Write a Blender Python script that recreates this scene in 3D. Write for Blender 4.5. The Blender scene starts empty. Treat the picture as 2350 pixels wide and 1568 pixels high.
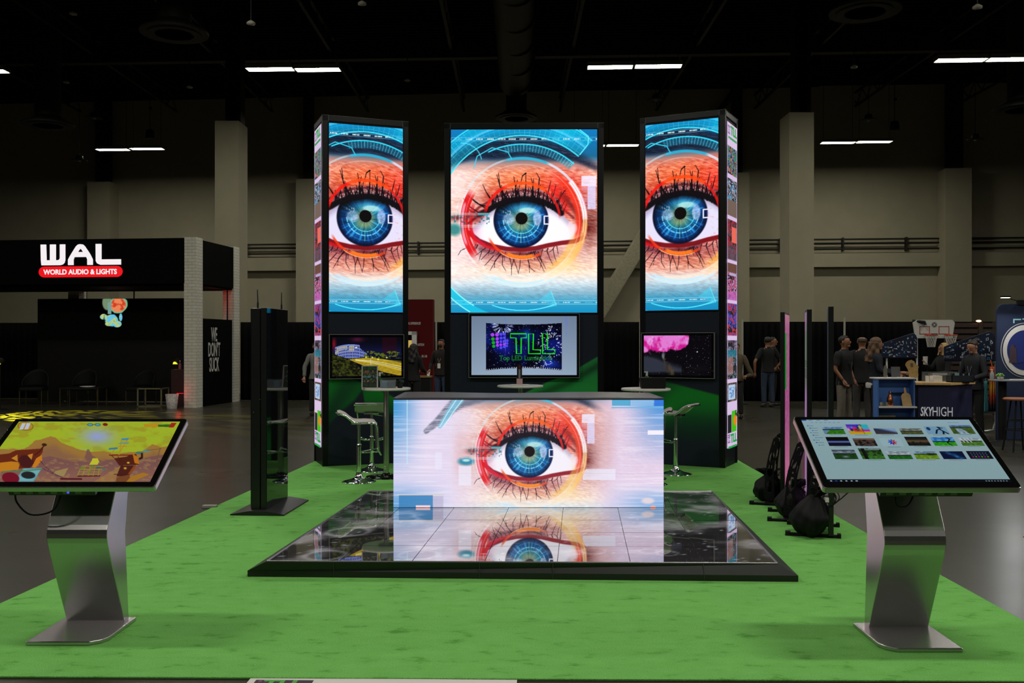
import bpy, bmesh, math, random
import numpy as np
from mathutils import Vector, Matrix
random.seed(7)
PI = math.pi
S = bpy.context.scene
COL = S.collection

# ------------------------------------------------------------------ camera, world, exposure, lights
F = 2200.0          # focal length in photo pixels (2350 wide)
EYE = 1.625         # camera height
cam_d = bpy.data.cameras.new('camera')
cam_d.sensor_width = 36.0
cam_d.lens = F / 2350.0 * 36.0
cam_d.clip_end = 200
cam = bpy.data.objects.new('camera', cam_d)
cam.location = (0, 0, EYE)
cam.rotation_euler = (PI / 2, 0, 0)
COL.objects.link(cam)
S.camera = cam
S.view_settings.view_transform = 'Standard'
S.view_settings.look = 'None'
S.view_settings.gamma = 1.0
S.view_settings.use_curve_mapping = False
S.view_settings.exposure = 0.0
w = bpy.data.worlds.new('world')
S.world = w
w.use_nodes = True
w.node_tree.nodes['Background'].inputs[0].default_value = (0.9, 1.0, 0.85, 1)
w.node_tree.nodes['Background'].inputs[1].default_value = 0.004

LAMP_L = 68.0       # radiance of the hall's bar lights
LAMP_C = (1.0, 0.98, 0.86)
LAMP_Z = 8.9
HY = math.radians(-2.8)


def hall(u, v):
    """hall grid coordinates (along the rows, depth) to world x, y"""
    return u * math.cos(HY) - 0 * v, v + u * math.sin(HY)


# the bar lights that hang outside the frame (nearer rows and far sides): same lamps, as area lights
for v in (15.0, 4.6, -5.8):
    for u in (-24.2, -15.0, -5.75, 3.4, 12.6, 21.8):
        if v < 20 and abs(u) > 23:
            continue
        x, y = hall(u, v)
        l = bpy.data.lights.new('hall_bar_light', 'AREA')
        l.shape = 'RECTANGLE'
        l.size = 2.5
        l.size_y = 0.36
        l.energy = LAMP_L * PI * 2.5 * 0.36 * 1.3 * (1.0 if v > 3 else 0.55)
        l.color = LAMP_C
        o = bpy.data.objects.new('hall_bar_light', l)
        o.location = (x, y, LAMP_Z)
        o.rotation_euler = (0, 0, HY)
        COL.objects.link(o)


# ------------------------------------------------------------------ helpers
def gx(px, d):
    return (px - 1175.0) / F * d


def gz(py, d):
    return EYE - (py - 784.0) / F * d


def gd(py, z=0.0):
    return F * (EYE - z) / (py - 784.0)


def srgb(c):
    c = np.asarray(c, dtype=float)
    return np.where(c <= 0.04045, c / 12.92, ((c + 0.055) / 1.055) ** 2.4)


def lin(r, g, b):
    return tuple(float(v) for v in srgb(np.array([r, g, b]) / 255.0)) + (1.0,)


MATS = {}


def mat(name, col=(0.5, 0.5, 0.5, 1), rough=0.5, metal=0.0, spec=0.5, emit=None, es=1.0, noise=0.0, nscale=30.0,
        bump=0.0, alpha=1.0, trans=0.0, ior=1.5, coat=0.0, aniso=None):
    if name in MATS:
        return MATS[name]
    m = bpy.data.materials.new(name)
    m.use_nodes = True
    nt = m.node_tree
    b = nt.nodes['Principled BSDF']
    b.inputs['Base Color'].default_value = col
    b.inputs['Roughness'].default_value = rough
    b.inputs['Metallic'].default_value = metal
    b.inputs['Specular IOR Level'].default_value = spec
    b.inputs['IOR'].default_value = ior
    b.inputs['Transmission Weight'].default_value = trans
    b.inputs['Coat Weight'].default_value = coat
    b.inputs['Alpha'].default_value = alpha
    if emit:
        b.inputs['Emission Color'].default_value = emit
        b.inputs['Emission Strength'].default_value = es
    if noise or bump:
        tc = nt.nodes.new('ShaderNodeTexCoord')
        mp = nt.nodes.new('ShaderNodeMapping')
        if aniso:
            mp.inputs['Scale'].default_value = aniso
        nz = nt.nodes.new('ShaderNodeTexNoise')
        nz.inputs['Scale'].default_value = nscale
        nz.inputs['Detail'].default_value = 4
        nt.links.new(tc.outputs['Object'], mp.inputs[0])
        nt.links.new(mp.outputs[0], nz.inputs['Vector'])
        if noise:
            rp = nt.nodes.new('ShaderNodeMapRange')
            rp.inputs['From Min'].default_value = 0.3
            rp.inputs['From Max'].default_value = 0.7
            rp.inputs['To Min'].default_value = 1 - noise
            rp.inputs['To Max'].default_value = 1 + noise
            nt.links.new(nz.outputs[0], rp.inputs[0])
            mx = nt.nodes.new('ShaderNodeVectorMath')
            mx.operation = 'SCALE'
            mx.inputs[0].default_value = col[:3]
            nt.links.new(rp.outputs[0], mx.inputs['Scale'])
            nt.links.new(mx.outputs[0], b.inputs['Base Color'])
        if bump:
            bp = nt.nodes.new('ShaderNodeBump')
            bp.inputs['Strength'].default_value = bump
            bp.inputs['Distance'].default_value = 0.01
            nt.links.new(nz.outputs[0], bp.inputs['Height'])
            nt.links.new(bp.outputs[0], b.inputs['Normal'])
    MATS[name] = m
    return m


def attr_mat(name, es=1.0, rough=0.5, base=0.0, spec=0.5):
    """surface whose picture (a print, base>0, or a lit display, es>0) is the mesh colour attribute 'picture'"""
    if name in MATS:
        return MATS[name]
    m = bpy.data.materials.new(name)
    m.use_nodes = True
    nt = m.node_tree
    b = nt.nodes['Principled BSDF']
    a = nt.nodes.new('ShaderNodeAttribute')
    a.attribute_name = 'picture'
    b.inputs['Roughness'].default_value = rough
    b.inputs['Specular IOR Level'].default_value = spec
    if base:
        nt.links.new(a.outputs['Color'], b.inputs['Base Color'])
    else:
        b.inputs['Base Color'].default_value = (0.004, 0.004, 0.005, 1)
    if es:
        nt.links.new(a.outputs['Color'], b.inputs['Emission Color'])
        b.inputs['Emission Strength'].default_value = es
    MATS[name] = m
    return m


class MB:
    """collects shapes into one mesh"""

    def __init__(s):
        s.v, s.f, s.m, s.sm = [], [], [], []
        s.cm = 0
        s.T = None

    def _add(s, vs, fs, smooth=False):
        n = len(s.v)
        for p in vs:
            p = Vector(p)
            if s.T is not None:
                p = s.T @ p
            s.v.append(tuple(p))
        for f in fs:
            s.f.append(tuple(i + n for i in f))
            s.m.append(s.cm)
            s.sm.append(smooth)
        return s

    def box(s, x0, x1, y0, y1, z0, z1):
        vs = [(x, y, z) for z in (z0, z1) for y in (y0, y1) for x in (x0, x1)]
        return s._add(vs, [(0, 2, 3, 1), (4, 5, 7, 6), (0, 1, 5, 4), (2, 6, 7, 3), (0, 4, 6, 2), (1, 3, 7, 5)])

    def prism(s, pts, a0, a1, axis='z'):
        """polygon pts extruded along axis; pts are the two other coordinates in order (x,y,z minus axis)"""
        n = len(pts)

        def mk(p, a):
            return {'z': (p[0], p[1], a), 'y': (p[0], a, p[1]), 'x': (a, p[0], p[1])}[axis]
        vs = [mk(p, a0) for p in pts] + [mk(p, a1) for p in pts]
        fs = [tuple(range(n))[::-1], tuple(range(n, 2 * n))] + [(i, (i + 1) % n, (i + 1) % n + n, i + n) for i in range(n)]
        return s._add(vs, fs)

    def cyl(s, p0, p1, r0, r1=None, n=16, caps=True, smooth=True):
        r1 = r0 if r1 is None else r1
        p0, p1 = Vector(p0), Vector(p1)
        d = (p1 - p0).normalized()
        a = d.orthogonal().normalized()
        b = d.cross(a)
        vs, fs = [], []
        for p, r in ((p0, r0), (p1, r1)):
            for i in range(n):
                t = 2 * PI * i / n
                vs.append(p + a * (r * math.cos(t)) + b * (r * math.sin(t)))
        s._add(vs, [(i, (i + 1) % n, (i + 1) % n + n, i + n) for i in range(n)], smooth)
        if caps:
            s._add(vs[:n], [tuple(range(n))[::-1]])
            s._add(vs[n:], [tuple(range(n))])
        return s

    def lathe(s, prof, c=(0, 0, 0), n=32, smooth=True):
        """prof: list of (r, z)"""
        vs, fs = [], []
        for r, z in prof:
            for i in range(n):
                t = 2 * PI * i / n
                vs.append((c[0] + r * math.cos(t), c[1] + r * math.sin(t), c[2] + z))
        for k in range(len(prof) - 1):
            for i in range(n):
                j = (i + 1) % n
                fs.append((k * n + i, k * n + j, (k + 1) * n + j, (k + 1) * n + i))
        s._add(vs, fs, smooth)
        if prof[0][0] > 1e-5:
            s._add(vs[:n], [tuple(range(n))[::-1]])
        if prof[-1][0] > 1e-5:
            s._add(vs[-n:], [tuple(range(n))])
        return s

    def tube(s, pts, r, n=8, closed=False, smooth=True):
        pts = [Vector(p) for p in pts]
        m = len(pts)
        rs = r if isinstance(r, (list, tuple)) else [r] * m
        vs, fs = [], []
        up = None
        for k, p in enumerate(pts):
            if closed:
                d = (pts[(k + 1) % m] - pts[k - 1])
            else:
                d = pts[min(k + 1, m - 1)] - pts[max(k - 1, 0)]
            d.normalize()
            if up is None:
                up = d.orthogonal().normalized()
            a = (up - d * up.dot(d))
            if a.length < 1e-6:
                a = d.orthogonal()
            a.normalize()
            up = a
            b = d.cross(a)
            for i in range(n):
                t = 2 * PI * i / n
                vs.append(p + a * (rs[k] * math.cos(t)) + b * (rs[k] * math.sin(t)))
        K = m if closed else m - 1
        for k in range(K):
            k2 = (k + 1) % m
            for i in range(n):
                j = (i + 1) % n
                fs.append((k * n + i, k * n + j, k2 * n + j, k2 * n + i))
        s._add(vs, fs, smooth)
        if not closed:
            s._add(vs[:n], [tuple(range(n))[::-1]])
            s._add(vs[-n:], [tuple(range(n))])
        return s

    def ball(s, c, r, nu=16, nv=10, squash=(1, 1, 1), noise=0.0):
        vs, fs = [], []
        for j in range(nv + 1):
            ph = PI * j / nv
            for i in range(nu):
                t = 2 * PI * i / nu
                k = 1 + (random.uniform(-noise, noise) if 0 < j < nv else 0)
                vs.append((c[0] + r * squash[0] * k * math.sin(ph) * math.cos(t), c[1] + r * squash[1] * k * math.sin(ph) * math.sin(t),
                           c[2] + r * squash[2] * k * math.cos(ph)))
        for j in range(nv):
            for i in range(nu):
                i2 = (i + 1) % nu
                fs.append((j * nu + i, (j + 1) * nu + i, (j + 1) * nu + i2, j * nu + i2))
        return s._add(vs, fs, True)

    def sheet(s, fn, nu, nv, thick=0.0, smooth=True):
        """fn(u,v)->point; optional thickness along the local normal"""
        P = [[Vector(fn(i / nu, j / nv)) for i in range(nu + 1)] for j in range(nv + 1)]
        if not thick:
            vs = [p for r in P for p in r]
            return s._add(vs, [(j * (nu + 1) + i, j * (nu + 1) + i + 1, (j + 1) * (nu + 1) + i + 1, (j + 1) * (nu + 1) + i)
                               for j in range(nv) for i in range(nu)], smooth)
        N = []
        for j in range(nv + 1):
            for i in range(nu + 1):
                a = P[j][min(i + 1, nu)] - P[j][max(i - 1, 0)]
                b = P[min(j + 1, nv)][i] - P[max(j - 1, 0)][i]
                q = a.cross(b)
                N.append(q.normalized() if q.length > 1e-9 else Vector((0, 0, 1)))
        flat = [p for r in P for p in r]
        vs = [p + n * thick / 2 for p, n in zip(flat, N)] + [p - n * thick / 2 for p, n in zip(flat, N)]
        o = len(flat)
        w_ = nu + 1
        fs = []
        for j in range(nv):
            for i in range(nu):
                q = (j * w_ + i, j * w_ + i + 1, (j + 1) * w_ + i + 1, (j + 1) * w_ + i)
                fs.append(q)
                fs.append(tuple(o + k for k in q[::-1]))
        for i in range(nu):
            fs.append((i + 1, i, o + i, o + i + 1))
            k = nv * w_ + i
            fs.append((k, k + 1, o + k + 1, o + k))
        for j in range(nv):
            k = j * w_
            fs.append((k, k + w_, o + k + w_, o + k))
            k = j * w_ + nu
            fs.append((k + w_, k, o + k, o + k + w_))
        return s._add(vs, fs, smooth)

    def build(s, name, mats, parent=None, bevel=0.0, seg=2, **props):
        me = bpy.data.meshes.new(name)
        me.from_pydata(s.v, [], s.f)
        if not isinstance(mats, (list, tuple)):
            mats = [mats]
        for m in mats:
            me.materials.append(m)
        me.polygons.foreach_set('material_index', s.m)
        me.polygons.foreach_set('use_smooth', s.sm)
        me.update()
        o = bpy.data.objects.new(name, me)
        COL.objects.link(o)
        if parent:
            o.parent = parent
        if bevel:
            bv = o.modifiers.new('bevel', 'BEVEL')
            bv.width = bevel
            bv.segments = seg
            bv.limit_method = 'ANGLE'
        for k, v in props.items():
            o[k] = v
        return o


def thing(name, label, cat, loc=(0, 0, 0), rz=0.0, group=None):
    o = bpy.data.objects.new(name, None)
    o.empty_display_size = 0.1
    COL.objects.link(o)
    o.location = loc
    o.rotation_euler = (0, 0, rz)
    o['label'] = label
    o['category'] = cat
    if group:
        o['group'] = group
    return o


def tag(o, label, cat, group=None):
    o['label'] = label
    o['category'] = cat
    if group:
        o['group'] = group
    return o


def struct(o):
    o['kind'] = 'structure'
    return o


def dup(root, loc=None, rz=None, label=None, group=None):
    r = root.copy()
    COL.objects.link(r)
    if loc is not None:
        r.location = loc
    if rz is not None:
        r.rotation_euler = (0, 0, rz)
    if label:
        r['label'] = label
    if group:
        r['group'] = group
    for ch in list(root.children):
        c = ch.copy()
        COL.objects.link(c)
        c.parent = r
        for g in list(ch.children):
            e = g.copy()
            COL.objects.link(e)
            e.parent = c
    return r


def text_mesh(body, size=1.0, extrude=0.002, sx=1.0, bold=0.0, align='CENTER', spacing=1.0, outline=0.0, shear=0.0):
    """lettering as a mesh in the XY plane, baseline at y=0"""
    cu = bpy.data.curves.new('lettering', 'FONT')
    cu.body = body
    cu.size = size
    cu.align_x = align
    cu.extrude = extrude
    cu.offset = bold
    cu.space_character = spacing
    cu.shear = shear
    cu.resolution_u = 3
    if outline:
        cu.fill_mode = 'NONE'
        cu.bevel_depth = outline
        cu.extrude = 0
        cu.bevel_resolution = 0
    ob = bpy.data.objects.new('tmp', cu)
    COL.objects.link(ob)
    dg = bpy.context.evaluated_depsgraph_get()
    me = bpy.data.meshes.new_from_object(ob.evaluated_get(dg))
    bpy.data.objects.remove(ob)
    bpy.data.curves.remove(cu)
    me.transform(Matrix.Diagonal((sx, 1, 1, 1)))
    return me


def curve_pts(pts, n=6):
    """Catmull-Rom points through pts"""
    P = [Vector(p) for p in pts]
    P = [P[0]] + P + [P[-1]]
    out = []
    for i in range(1, len(P) - 2):
        a, b_, c, d = P[i - 1:i + 3]
        for k in range(n):
            t = k / n
            out.append(.5 * ((2 * b_) + (c - a) * t + (2 * a - 5 * b_ + 4 * c - d) * t * t + (3 * b_ - a - 3 * c + d) * t ** 3))
    out.append(P[-2])
    return out


# orientation helpers: lettering/pictures upright on a wall facing -Y, +X, -X
FACE_FRONT = Matrix.Rotation(PI / 2, 4, 'X')
FACE_RIGHT = Matrix.Rotation(PI / 2, 4, 'Z') @ Matrix.Rotation(PI / 2, 4, 'X')
FACE_LEFT = Matrix.Rotation(-PI / 2, 4, 'Z') @ Matrix.Rotation(PI / 2, 4, 'X')


def lettering(body, material, parent, loc, size, face=FACE_FRONT, name='lettering', **kw):
    me = text_mesh(body, size, **kw)
    me.transform(Matrix.Translation(Vector(loc)) @ face)
    me.materials.clear()
    me.materials.append(material)
    me.name = name
    o = bpy.data.objects.new(name, me)
    COL.objects.link(o)
    o.parent = parent
    return o


def picture(name, material, parent, w_, h_, nx, ny, fn, M):
    """a flat picture w_ x h_ in its local XY plane (x right, y up, origin lower left), placed by matrix M.
    fn(U, V) gives sRGB colours for U,V in 0..1 (V from the top down)"""
    xs = np.linspace(0, 1, nx + 1)
    ys = np.linspace(0, 1, ny + 1)
    U, V = np.meshgrid(xs, ys)
    C = np.clip(fn(U, V), 0, 1)
    C = srgb(C)
    P = np.zeros(((nx + 1) * (ny + 1), 4))
    P[:, 0] = U.ravel() * w_
    P[:, 1] = (1 - V.ravel()) * h_
    P[:, 3] = 1
    P = (P @ np.array(M).T)[:, :3]
    me = bpy.data.meshes.new(name)
    i = np.arange(ny)[:, None] * (nx + 1) + np.arange(nx)[None, :]
    q = np.stack([i + nx + 1, i + nx + 2, i + 1, i], axis=-1).reshape(-1)
    nf = nx * ny
    me.vertices.add(len(P))
    me.vertices.foreach_set('co', P.astype(np.float32).ravel())
    me.loops.add(nf * 4)
    me.loops.foreach_set('vertex_index', q.astype(np.int32))
    me.polygons.add(nf)
    me.polygons.foreach_set('loop_start', np.arange(nf, dtype=np.int32) * 4)
    me.update(calc_edges=True)
    at = me.color_attributes.new('picture', 'FLOAT_COLOR', 'POINT')
    A = np.ones(((nx + 1) * (ny + 1), 4), dtype=np.float32)
    A[:, :3] = C.reshape(-1, 3)
    at.data.foreach_set('color', A.ravel())
    me.materials.append(material)
    o = bpy.data.objects.new(name, me)
    COL.objects.link(o)
    if parent:
        o.parent = parent
    return o


# ------------------------------------------------------------------ picture maths
def sm(x, a, b):
    t = np.clip((x - a) / (b - a), 0, 1)
    return t * t * (3 - 2 * t)


def mix(C, m, col):
    m = np.clip(m, 0, 1)[..., None]
    return C * (1 - m) + np.asarray(col, dtype=float) * m


_NG = np.random.RandomState(3).rand(256, 256)


def vnoise(x, y):
    xi = np.floor(x).astype(int)
    yi = np.floor(y).astype(int)
    fx = x - xi
    fy = y - yi
    fx = fx * fx * (3 - 2 * fx)
    fy = fy * fy * (3 - 2 * fy)
    a = _NG[yi & 255, xi & 255]
    b = _NG[yi & 255, (xi + 1) & 255]
    c = _NG[(yi + 1) & 255, xi & 255]
    d = _NG[(yi + 1) & 255, (xi + 1) & 255]
    return (a * (1 - fx) + b * fx) * (1 - fy) + (c * (1 - fx) + d * fx) * fy


def fbm(x, y, o=4):
    r = 0
    a = 0.5
    for k in range(o):
        r = r + a * vnoise(x * 2 ** k + 17.3 * k, y * 2 ** k + 9.1 * k)
        a *= 0.5
    return r / (1 - 0.5 ** o)


def pline(X, Y, pts, closed=False):
    """distance to a polyline, and the parameter 0..1 along it"""
    D = np.full(X.shape, 1e9)
    T = np.zeros(X.shape)
    P = list(pts) + ([pts[0]] if closed else [])
    n = len(P) - 1
    for k in range(n):
        ax, ay = P[k]
        bx, by = P[k + 1]
        dx, dy = bx - ax, by - ay
        L = dx * dx + dy * dy + 1e-9
        t = np.clip(((X - ax) * dx + (Y - ay) * dy) / L, 0, 1)
        d = np.hypot(X - ax - t * dx, Y - ay - t * dy)
        m = d < D
        D = np.where(m, d, D)
        T = np.where(m, (k + t) / n, T)
    return D, T


def line(C, X, Y, pts, w_, col, a=1.0, soft=1.5, closed=False):
    D, _ = pline(X, Y, pts, closed)
    return mix(C, a * (1 - sm(D, w_ / 2 - soft * 0.5, w_ / 2 + soft)), col)


def inpoly(X, Y, pts):
    r = np.zeros(X.shape, bool)
    n = len(pts)
    for i in range(n):
        x1, y1 = pts[i]
        x2, y2 = pts[(i + 1) % n]
        c = ((y1 > Y) != (y2 > Y)) & (X < (x2 - x1) * (Y - y1) / (y2 - y1 + 1e-12) + x1)
        r ^= c
    return r


def poly(C, X, Y, pts, col, a=1.0):
    return mix(C, inpoly(X, Y, pts) * a, col)


def rect(C, X, Y, x0, y0, x1, y1, col, a=1.0):
    return mix(C, ((X >= x0) & (X <= x1) & (Y >= y0) & (Y <= y1)) * a, col)


def disc(C, X, Y, cx, cy, rx, ry, col, a=1.0, soft=0.08):
    r = np.hypot((X - cx) / rx, (Y - cy) / ry)
    return mix(C, a * (1 - sm(r, 1 - soft, 1 + soft)), col)


def arc(C, X, Y, cx, cy, r0, r1, a0, a1, col, a=1.0, soft=3.0, asoft=0.5):
    """annular sector; angles in degrees clockwise from up"""
    R = np.hypot(X - cx, Y - cy)
    A = np.degrees(np.arctan2(X - cx, cy - Y))
    m = sm(R, r0 - soft, r0) * (1 - sm(R, r1, r1 + soft))
    if a0 > -180 or a1 < 180:
        A = np.where(A < a0 - 40, A + 360, A)
        m = m * sm(A, a0 - asoft, a0 + asoft) * (1 - sm(A, a1 - asoft, a1 + asoft))
    return mix(C, a * m, col)


# ------------------------------------------------------------------ the eye shown on the LED walls
def eye(X, Y, mode='mid'):
    """colours of the eye picture at picture coordinates X, Y"""
    CX, CY = 660.0, 800.0
    sh = X.shape
    C = np.zeros(sh + (3,))
    # skin ground by height
    def ramp(keys):
        ys = [k[0] for k in keys]
        return np.stack([np.interp(Y, ys, [k[1][i] for k in keys]) for i in range(3)], -1)
    C = ramp([(60, (.03, .52, .78)), (300, (.08, .44, .62)), (370, (.75, .62, .62)), (430, (.96, .76, .68)), (620, (.95, .72, .62)),
              (1000, (.97, .80, .76)), (1180, (.99, .90, .82)), (1260, (.86, .90, .92)), (1340, (.56, .72, .80)), (1420, (.22, .62, .76)),
              (1500, (.05, .58, .78))])
    if mode == 'side':
        C = mix(C, 0.38 * sm(Y, 340, 420) * (1 - sm(Y, 1150, 1300)), (.82, .36, .32))
    # warm orange then red flush around the eye
    R = np.hypot((X - 640) / 1.15, (Y - 760))
    g = np.exp(-((X - 700) / 330) ** 2 - ((Y - 520) / 150) ** 2)
    C = mix(C, 0.97 * g, (.95, .47, .27))
    g = np.exp(-((X - 980) / 190) ** 2 - ((Y - 590) / 170) ** 2)
    C = mix(C, 0.92 * g, (.90, .20, .17))
    g = np.exp(-((X - 560) / 260) ** 2 - ((Y - 610) / 60) ** 2)
    C = mix(C, 0.6 * g, (.80, .26, .16))
    g = np.exp(-((X - 1180) / 90) ** 2 - ((Y - 820) / 170) ** 2)
    C = mix(C, 0.9 * g, (.48, .20, .18))
    g = np.exp(-((X - 470) / 190) ** 2 - ((Y - 650) / 100) ** 2)
    C = mix(C, 0.75 * g, (.72, .22, .16))
    g = np.exp(-((X - 640) / 330) ** 2 - ((Y - 1060) / 60) ** 2)
    C = mix(C, 0.85 * g, (.62, .28, .30))
    g = np.exp(-((X - 340) / 110) ** 2 - ((Y - 990) / 45) ** 2)
    C = mix(C, 0.8 * g, (.50, .14, .18))
    g = np.exp(-((X - 760) / 240) ** 2 - ((Y - 1130) / 55) ** 2)
    C = mix(C, 0.5 * g, (.88, .56, .42))
    # pale left cheek and forehead
    C = mix(C, 0.85 * (1 - sm(X, 60, 420)) * sm(Y, 380, 460) * (1 - sm(Y, 1150, 1320)) * (0.55 + 0.45 * (np.abs(Y - 780) > 160)), (.97, .90, .90))
    # pores / streaks
    st = fbm((X + 0.6 * Y) / 34, (Y * 1.0 - X * 0.22) / 7.5, 3) - 0.5
    skin = sm(Y, 350, 420) * (1 - sm(Y, 1350, 1450))
    C = C + (st * 0.52 * skin * (0.35 + 0.65 * sm(C[..., 0] - C[..., 2], .05, .4)))[..., None] * np.array([0.6, 1.0, 1.0])
    sp = vnoise(X / 4.5, Y / 4.5)
    C = mix(C, 0.55 * sm(sp, .80, .95) * np.exp(-((X - 900) / 330) ** 2 - ((Y - 520) / 110) ** 2), (1, .85, .75))
    # brow
    top = 120 + ((X - 620) / 560.0) ** 2 * 200
    bot = 318 + np.abs((X - 620) / 560.0) ** 2.2 * 70 + 10 * np.sin(X / 60)
    hair = fbm((X - 0.3 * Y) / 60, (Y - 150 * np.sin((X - 600) / 520)) / 5.0, 3)
    m = sm(Y, top - 30, top + 70) * (1 - sm(Y, bot - 30, bot + 18))
    C = mix(C, m * (0.78 + 0.22 * sm(hair, .42, .55)), (.07, .11, .20))
    C = mix(C, m * 0.45 * sm(hair, .55, .72), (.40, .48, .62))
    if mode == 'bar':
        # wider view: washed lavender sides, blue ends
        C = mix(C, 0.9 * (1 - sm(X, -120, 330)), (.88, .84, .95))
        C = mix(C, 0.8 * sm(X, 1120, 1420), (.88, .82, .95))
        C = mix(C, 0.45 * sm(X, 1150, 1250) * (1 - sm(X, 1330, 1460)) * np.exp(-((Y - 700) / 330) ** 2), (.82, .62, .62))
        C = mix(C, 0.50 * sm(X, -50, 60) * (1 - sm(X, 120, 330)) * np.exp(-((Y - 830) / 230) ** 2), (.88, .66, .66))
        C = mix(C, (1 - sm(X, -560, -210)) * np.clip(1.15 - (Y - 330) / 620, 0, 1) * 0.95, (.20, .56, .82))
        C = mix(C, sm(Y, 960, 1250) * (1 - sm(X, -540, 40)) * 0.85, (.28, .58, .82))
        C = mix(C, sm(X, 1420, 1820) * np.clip(1.1 - (Y - 330) / 520, 0, 1) * 0.95, (.25, .55, .84))
        C = mix(C, sm(Y, 1020, 1240) * sm(X, 1250, 1750) * 0.7, (.35, .62, .86))
        hs = vnoise(X / 260, Y / 9.0)
        C = mix(C, 0.35 * sm(hs, .45, .9) * (sm(X, 1330, 1500) + 1 - sm(X, -150, 60)), (1, .97, 1))
        # outer brow tail at upper left
        D, T = pline(X, Y, [(-250, 600), (-130, 500), (-30, 400), (60, 330), (190, 280)])
        C = mix(C, (1 - sm(D, 15 + 45 * T, 30 + 70 * T)) * (0.5 + 0.5 * sm(hair, .4, .6)), (.42, .44, .52))
        D, T = pline(X, Y, [(-130, 560), (-40, 430), (40, 320)])
        C = mix(C, (1 - sm(D, 14 + 22 * T, 20 + 30 * T)) * 0.75, (.45, .78, .90))
        C = line(C, X, Y, [(-130, 560), (-60, 440), (20, 320)], 5, (.85, .97, 1))
        C = line(C, X, Y, [(-95, 560), (-10, 430), (75, 320)], 5, (.85, .97, 1))
        C = line(C, X, Y, [(-415, 330), (-415, 880)], 7, (.75, .95, 1), .7)
        C = rect(C, X, Y, -490, 1150, -190, 1290, (.18, .48, .72), .9)
        C = rect(C, X, Y, -190, 1160, -100, 1290, (.70, .66, .78), .6)
        C = rect(C, X, Y, -340, 1238, -215, 1262, (.98, .82, .85))
        C = line(C, X, Y, [(-500, 1148), (-100, 1148)], 6, (.85, .80, .75))
        C = rect(C, X, Y, 1375, 330, 1540, 382, (.20, .62, .80), .85)
        C = rect(C, X, Y, 1545, 330, 1740, 382, (.50, .72, .90), .8)
        C = rect(C, X, Y, 1745, 330, 1830, 384, (.12, .42, .85), .9)
        C = line(C, X, Y, [(1375, 397), (1830, 397)], 9, (.35, .70, .88))
        C = rect(C, X, Y, 1690, 592, 1830, 632, (1, .97, 1), .9)
        C = rect(C, X, Y, 1120, 925, 1405, 1020, (.93, .93, 1), .75)
        C = rect(C, X, Y, 35, 900, 145, 1070, (.93, .93, 1), .7)
        C = rect(C, X, Y, -170, 780, -110, 930, (.93, .93, 1), .5)
        C = disc(C, X, Y, 1690, 1200, 55, 26, (.96, .86, .86), .8, .4)
        C = disc(C, X, Y, 1735, 1258, 26, 18, (.98, .66, .60), .95, .3)
        C = disc(C, X, Y, 100, 860, 70, 34, (.10, .50, .62), .9, .4)
        C = disc(C, X, Y, 100, 852, 32, 10, (.75, .95, .95), .9, .4)
    # pale disc edge of the big ring (inside is brighter below)
    if mode != 'bar':
        C = mix(C, 0.35 * sm(Y, 330, 420) * (1 - sm(np.abs(X - 250), 60, 190)) * (1 - sm(Y, 1000, 1300)), (.98, .93, .93))
    # crease / lid
    up = np.interp(X, [230, 330, 400, 450, 560, 680, 800, 900, 960, 1010, 1065, 1120], [880, 805, 735, 695, 652, 634, 652, 700, 740, 788, 835, 880])
    lo = np.interp(X, [230, 270, 330, 430, 540, 650, 760, 860, 960, 1060, 1120], [868, 880, 932, 970, 990, 996, 986, 962, 946, 935, 890])
    inx = sm(X, 255, 275) * (1 - sm(X, 1085, 1110))
    lidm = sm(Y, up - 105, up - 80) * (1 - sm(Y, up - 15, up)) * sm(X, 330, 460) * (1 - sm(X, 930, 1010))
    gl = vnoise(X / 5, Y / 5)
    C = mix(C, 0.75 * lidm, (.50, .36, .42))
    C = mix(C, lidm * 0.8 * sm(gl, .55, .8), (.93, .85, .86))
    C = line(C, X, Y, [(250, 760), (330, 690), (450, 620), (560, 575), (680, 560), (800, 585), (900, 640), (990, 720), (1050, 770)], 14, (.42, .08, .10), .7, 8)
    # right corner shading
    D, T = pline(X, Y, [(960, 600), (1040, 680), (1110, 780), (1160, 860)])
    C = mix(C, 0.75 * np.exp(-(D / 26) ** 2), (.40, .10, .10))
    # sclera
    scl = inx * sm(Y, up - 3, up + 3) * (1 - sm(Y, lo - 3, lo + 3))
    sc = np.zeros(sh + (3,)) + np.array([.97, .95, .985])
    sc = mix(sc, 0.55 * (1 - sm(Y - up, 0, 75)), (.55, .48, .62))
    sc = mix(sc, 0.5 * (1 - sm(X, 265, 380)), (.88, .55, .66))
    sc = mix(sc, 0.25 * sm(X, 960, 1080), (.98, .85, .78))
    if mode == 'side':
        sc = mix(sc, np.zeros(sh) + .30, (.72, .70, .88))
        vein = vnoise((X + Y) / 26, (Y - X * 0.4) / 9)
        sc = mix(sc, 0.35 * sm(vein, .74, .9) * sm(X, 840, 900), (.95, .60, .60))
    C = C * (1 - scl[..., None]) + sc * scl[..., None]
    # waterline below
    C = line(C, X, Y, [(255, 885), (330, 945), (430, 985), (540, 1007), (650, 1013), (760, 1003), (860, 980), (960, 962), (1060, 950), (1130, 920)],
             30, (.52, .05, .10), .92, 7)
    C = line(C, X, Y, [(240, 870), (300, 935), (380, 985), (480, 1020)], 22, (.85, .08, .14), .8, 8)
    C = line(C, X, Y, [(340, 1010), (450, 1040), (580, 1050), (700, 1045), (800, 1020)], 24, (.35, .12, .20), .45, 16)
    C = line(C, X, Y, [(275, 780), (262, 850), (300, 930), (370, 975)], 16, (.86, .10, .26), .8, 7)
    # iris
    IX, IY, IR = 651.0, 790.0, 212.0
    r = np.hypot(X - IX, Y - IY) / IR
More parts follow.
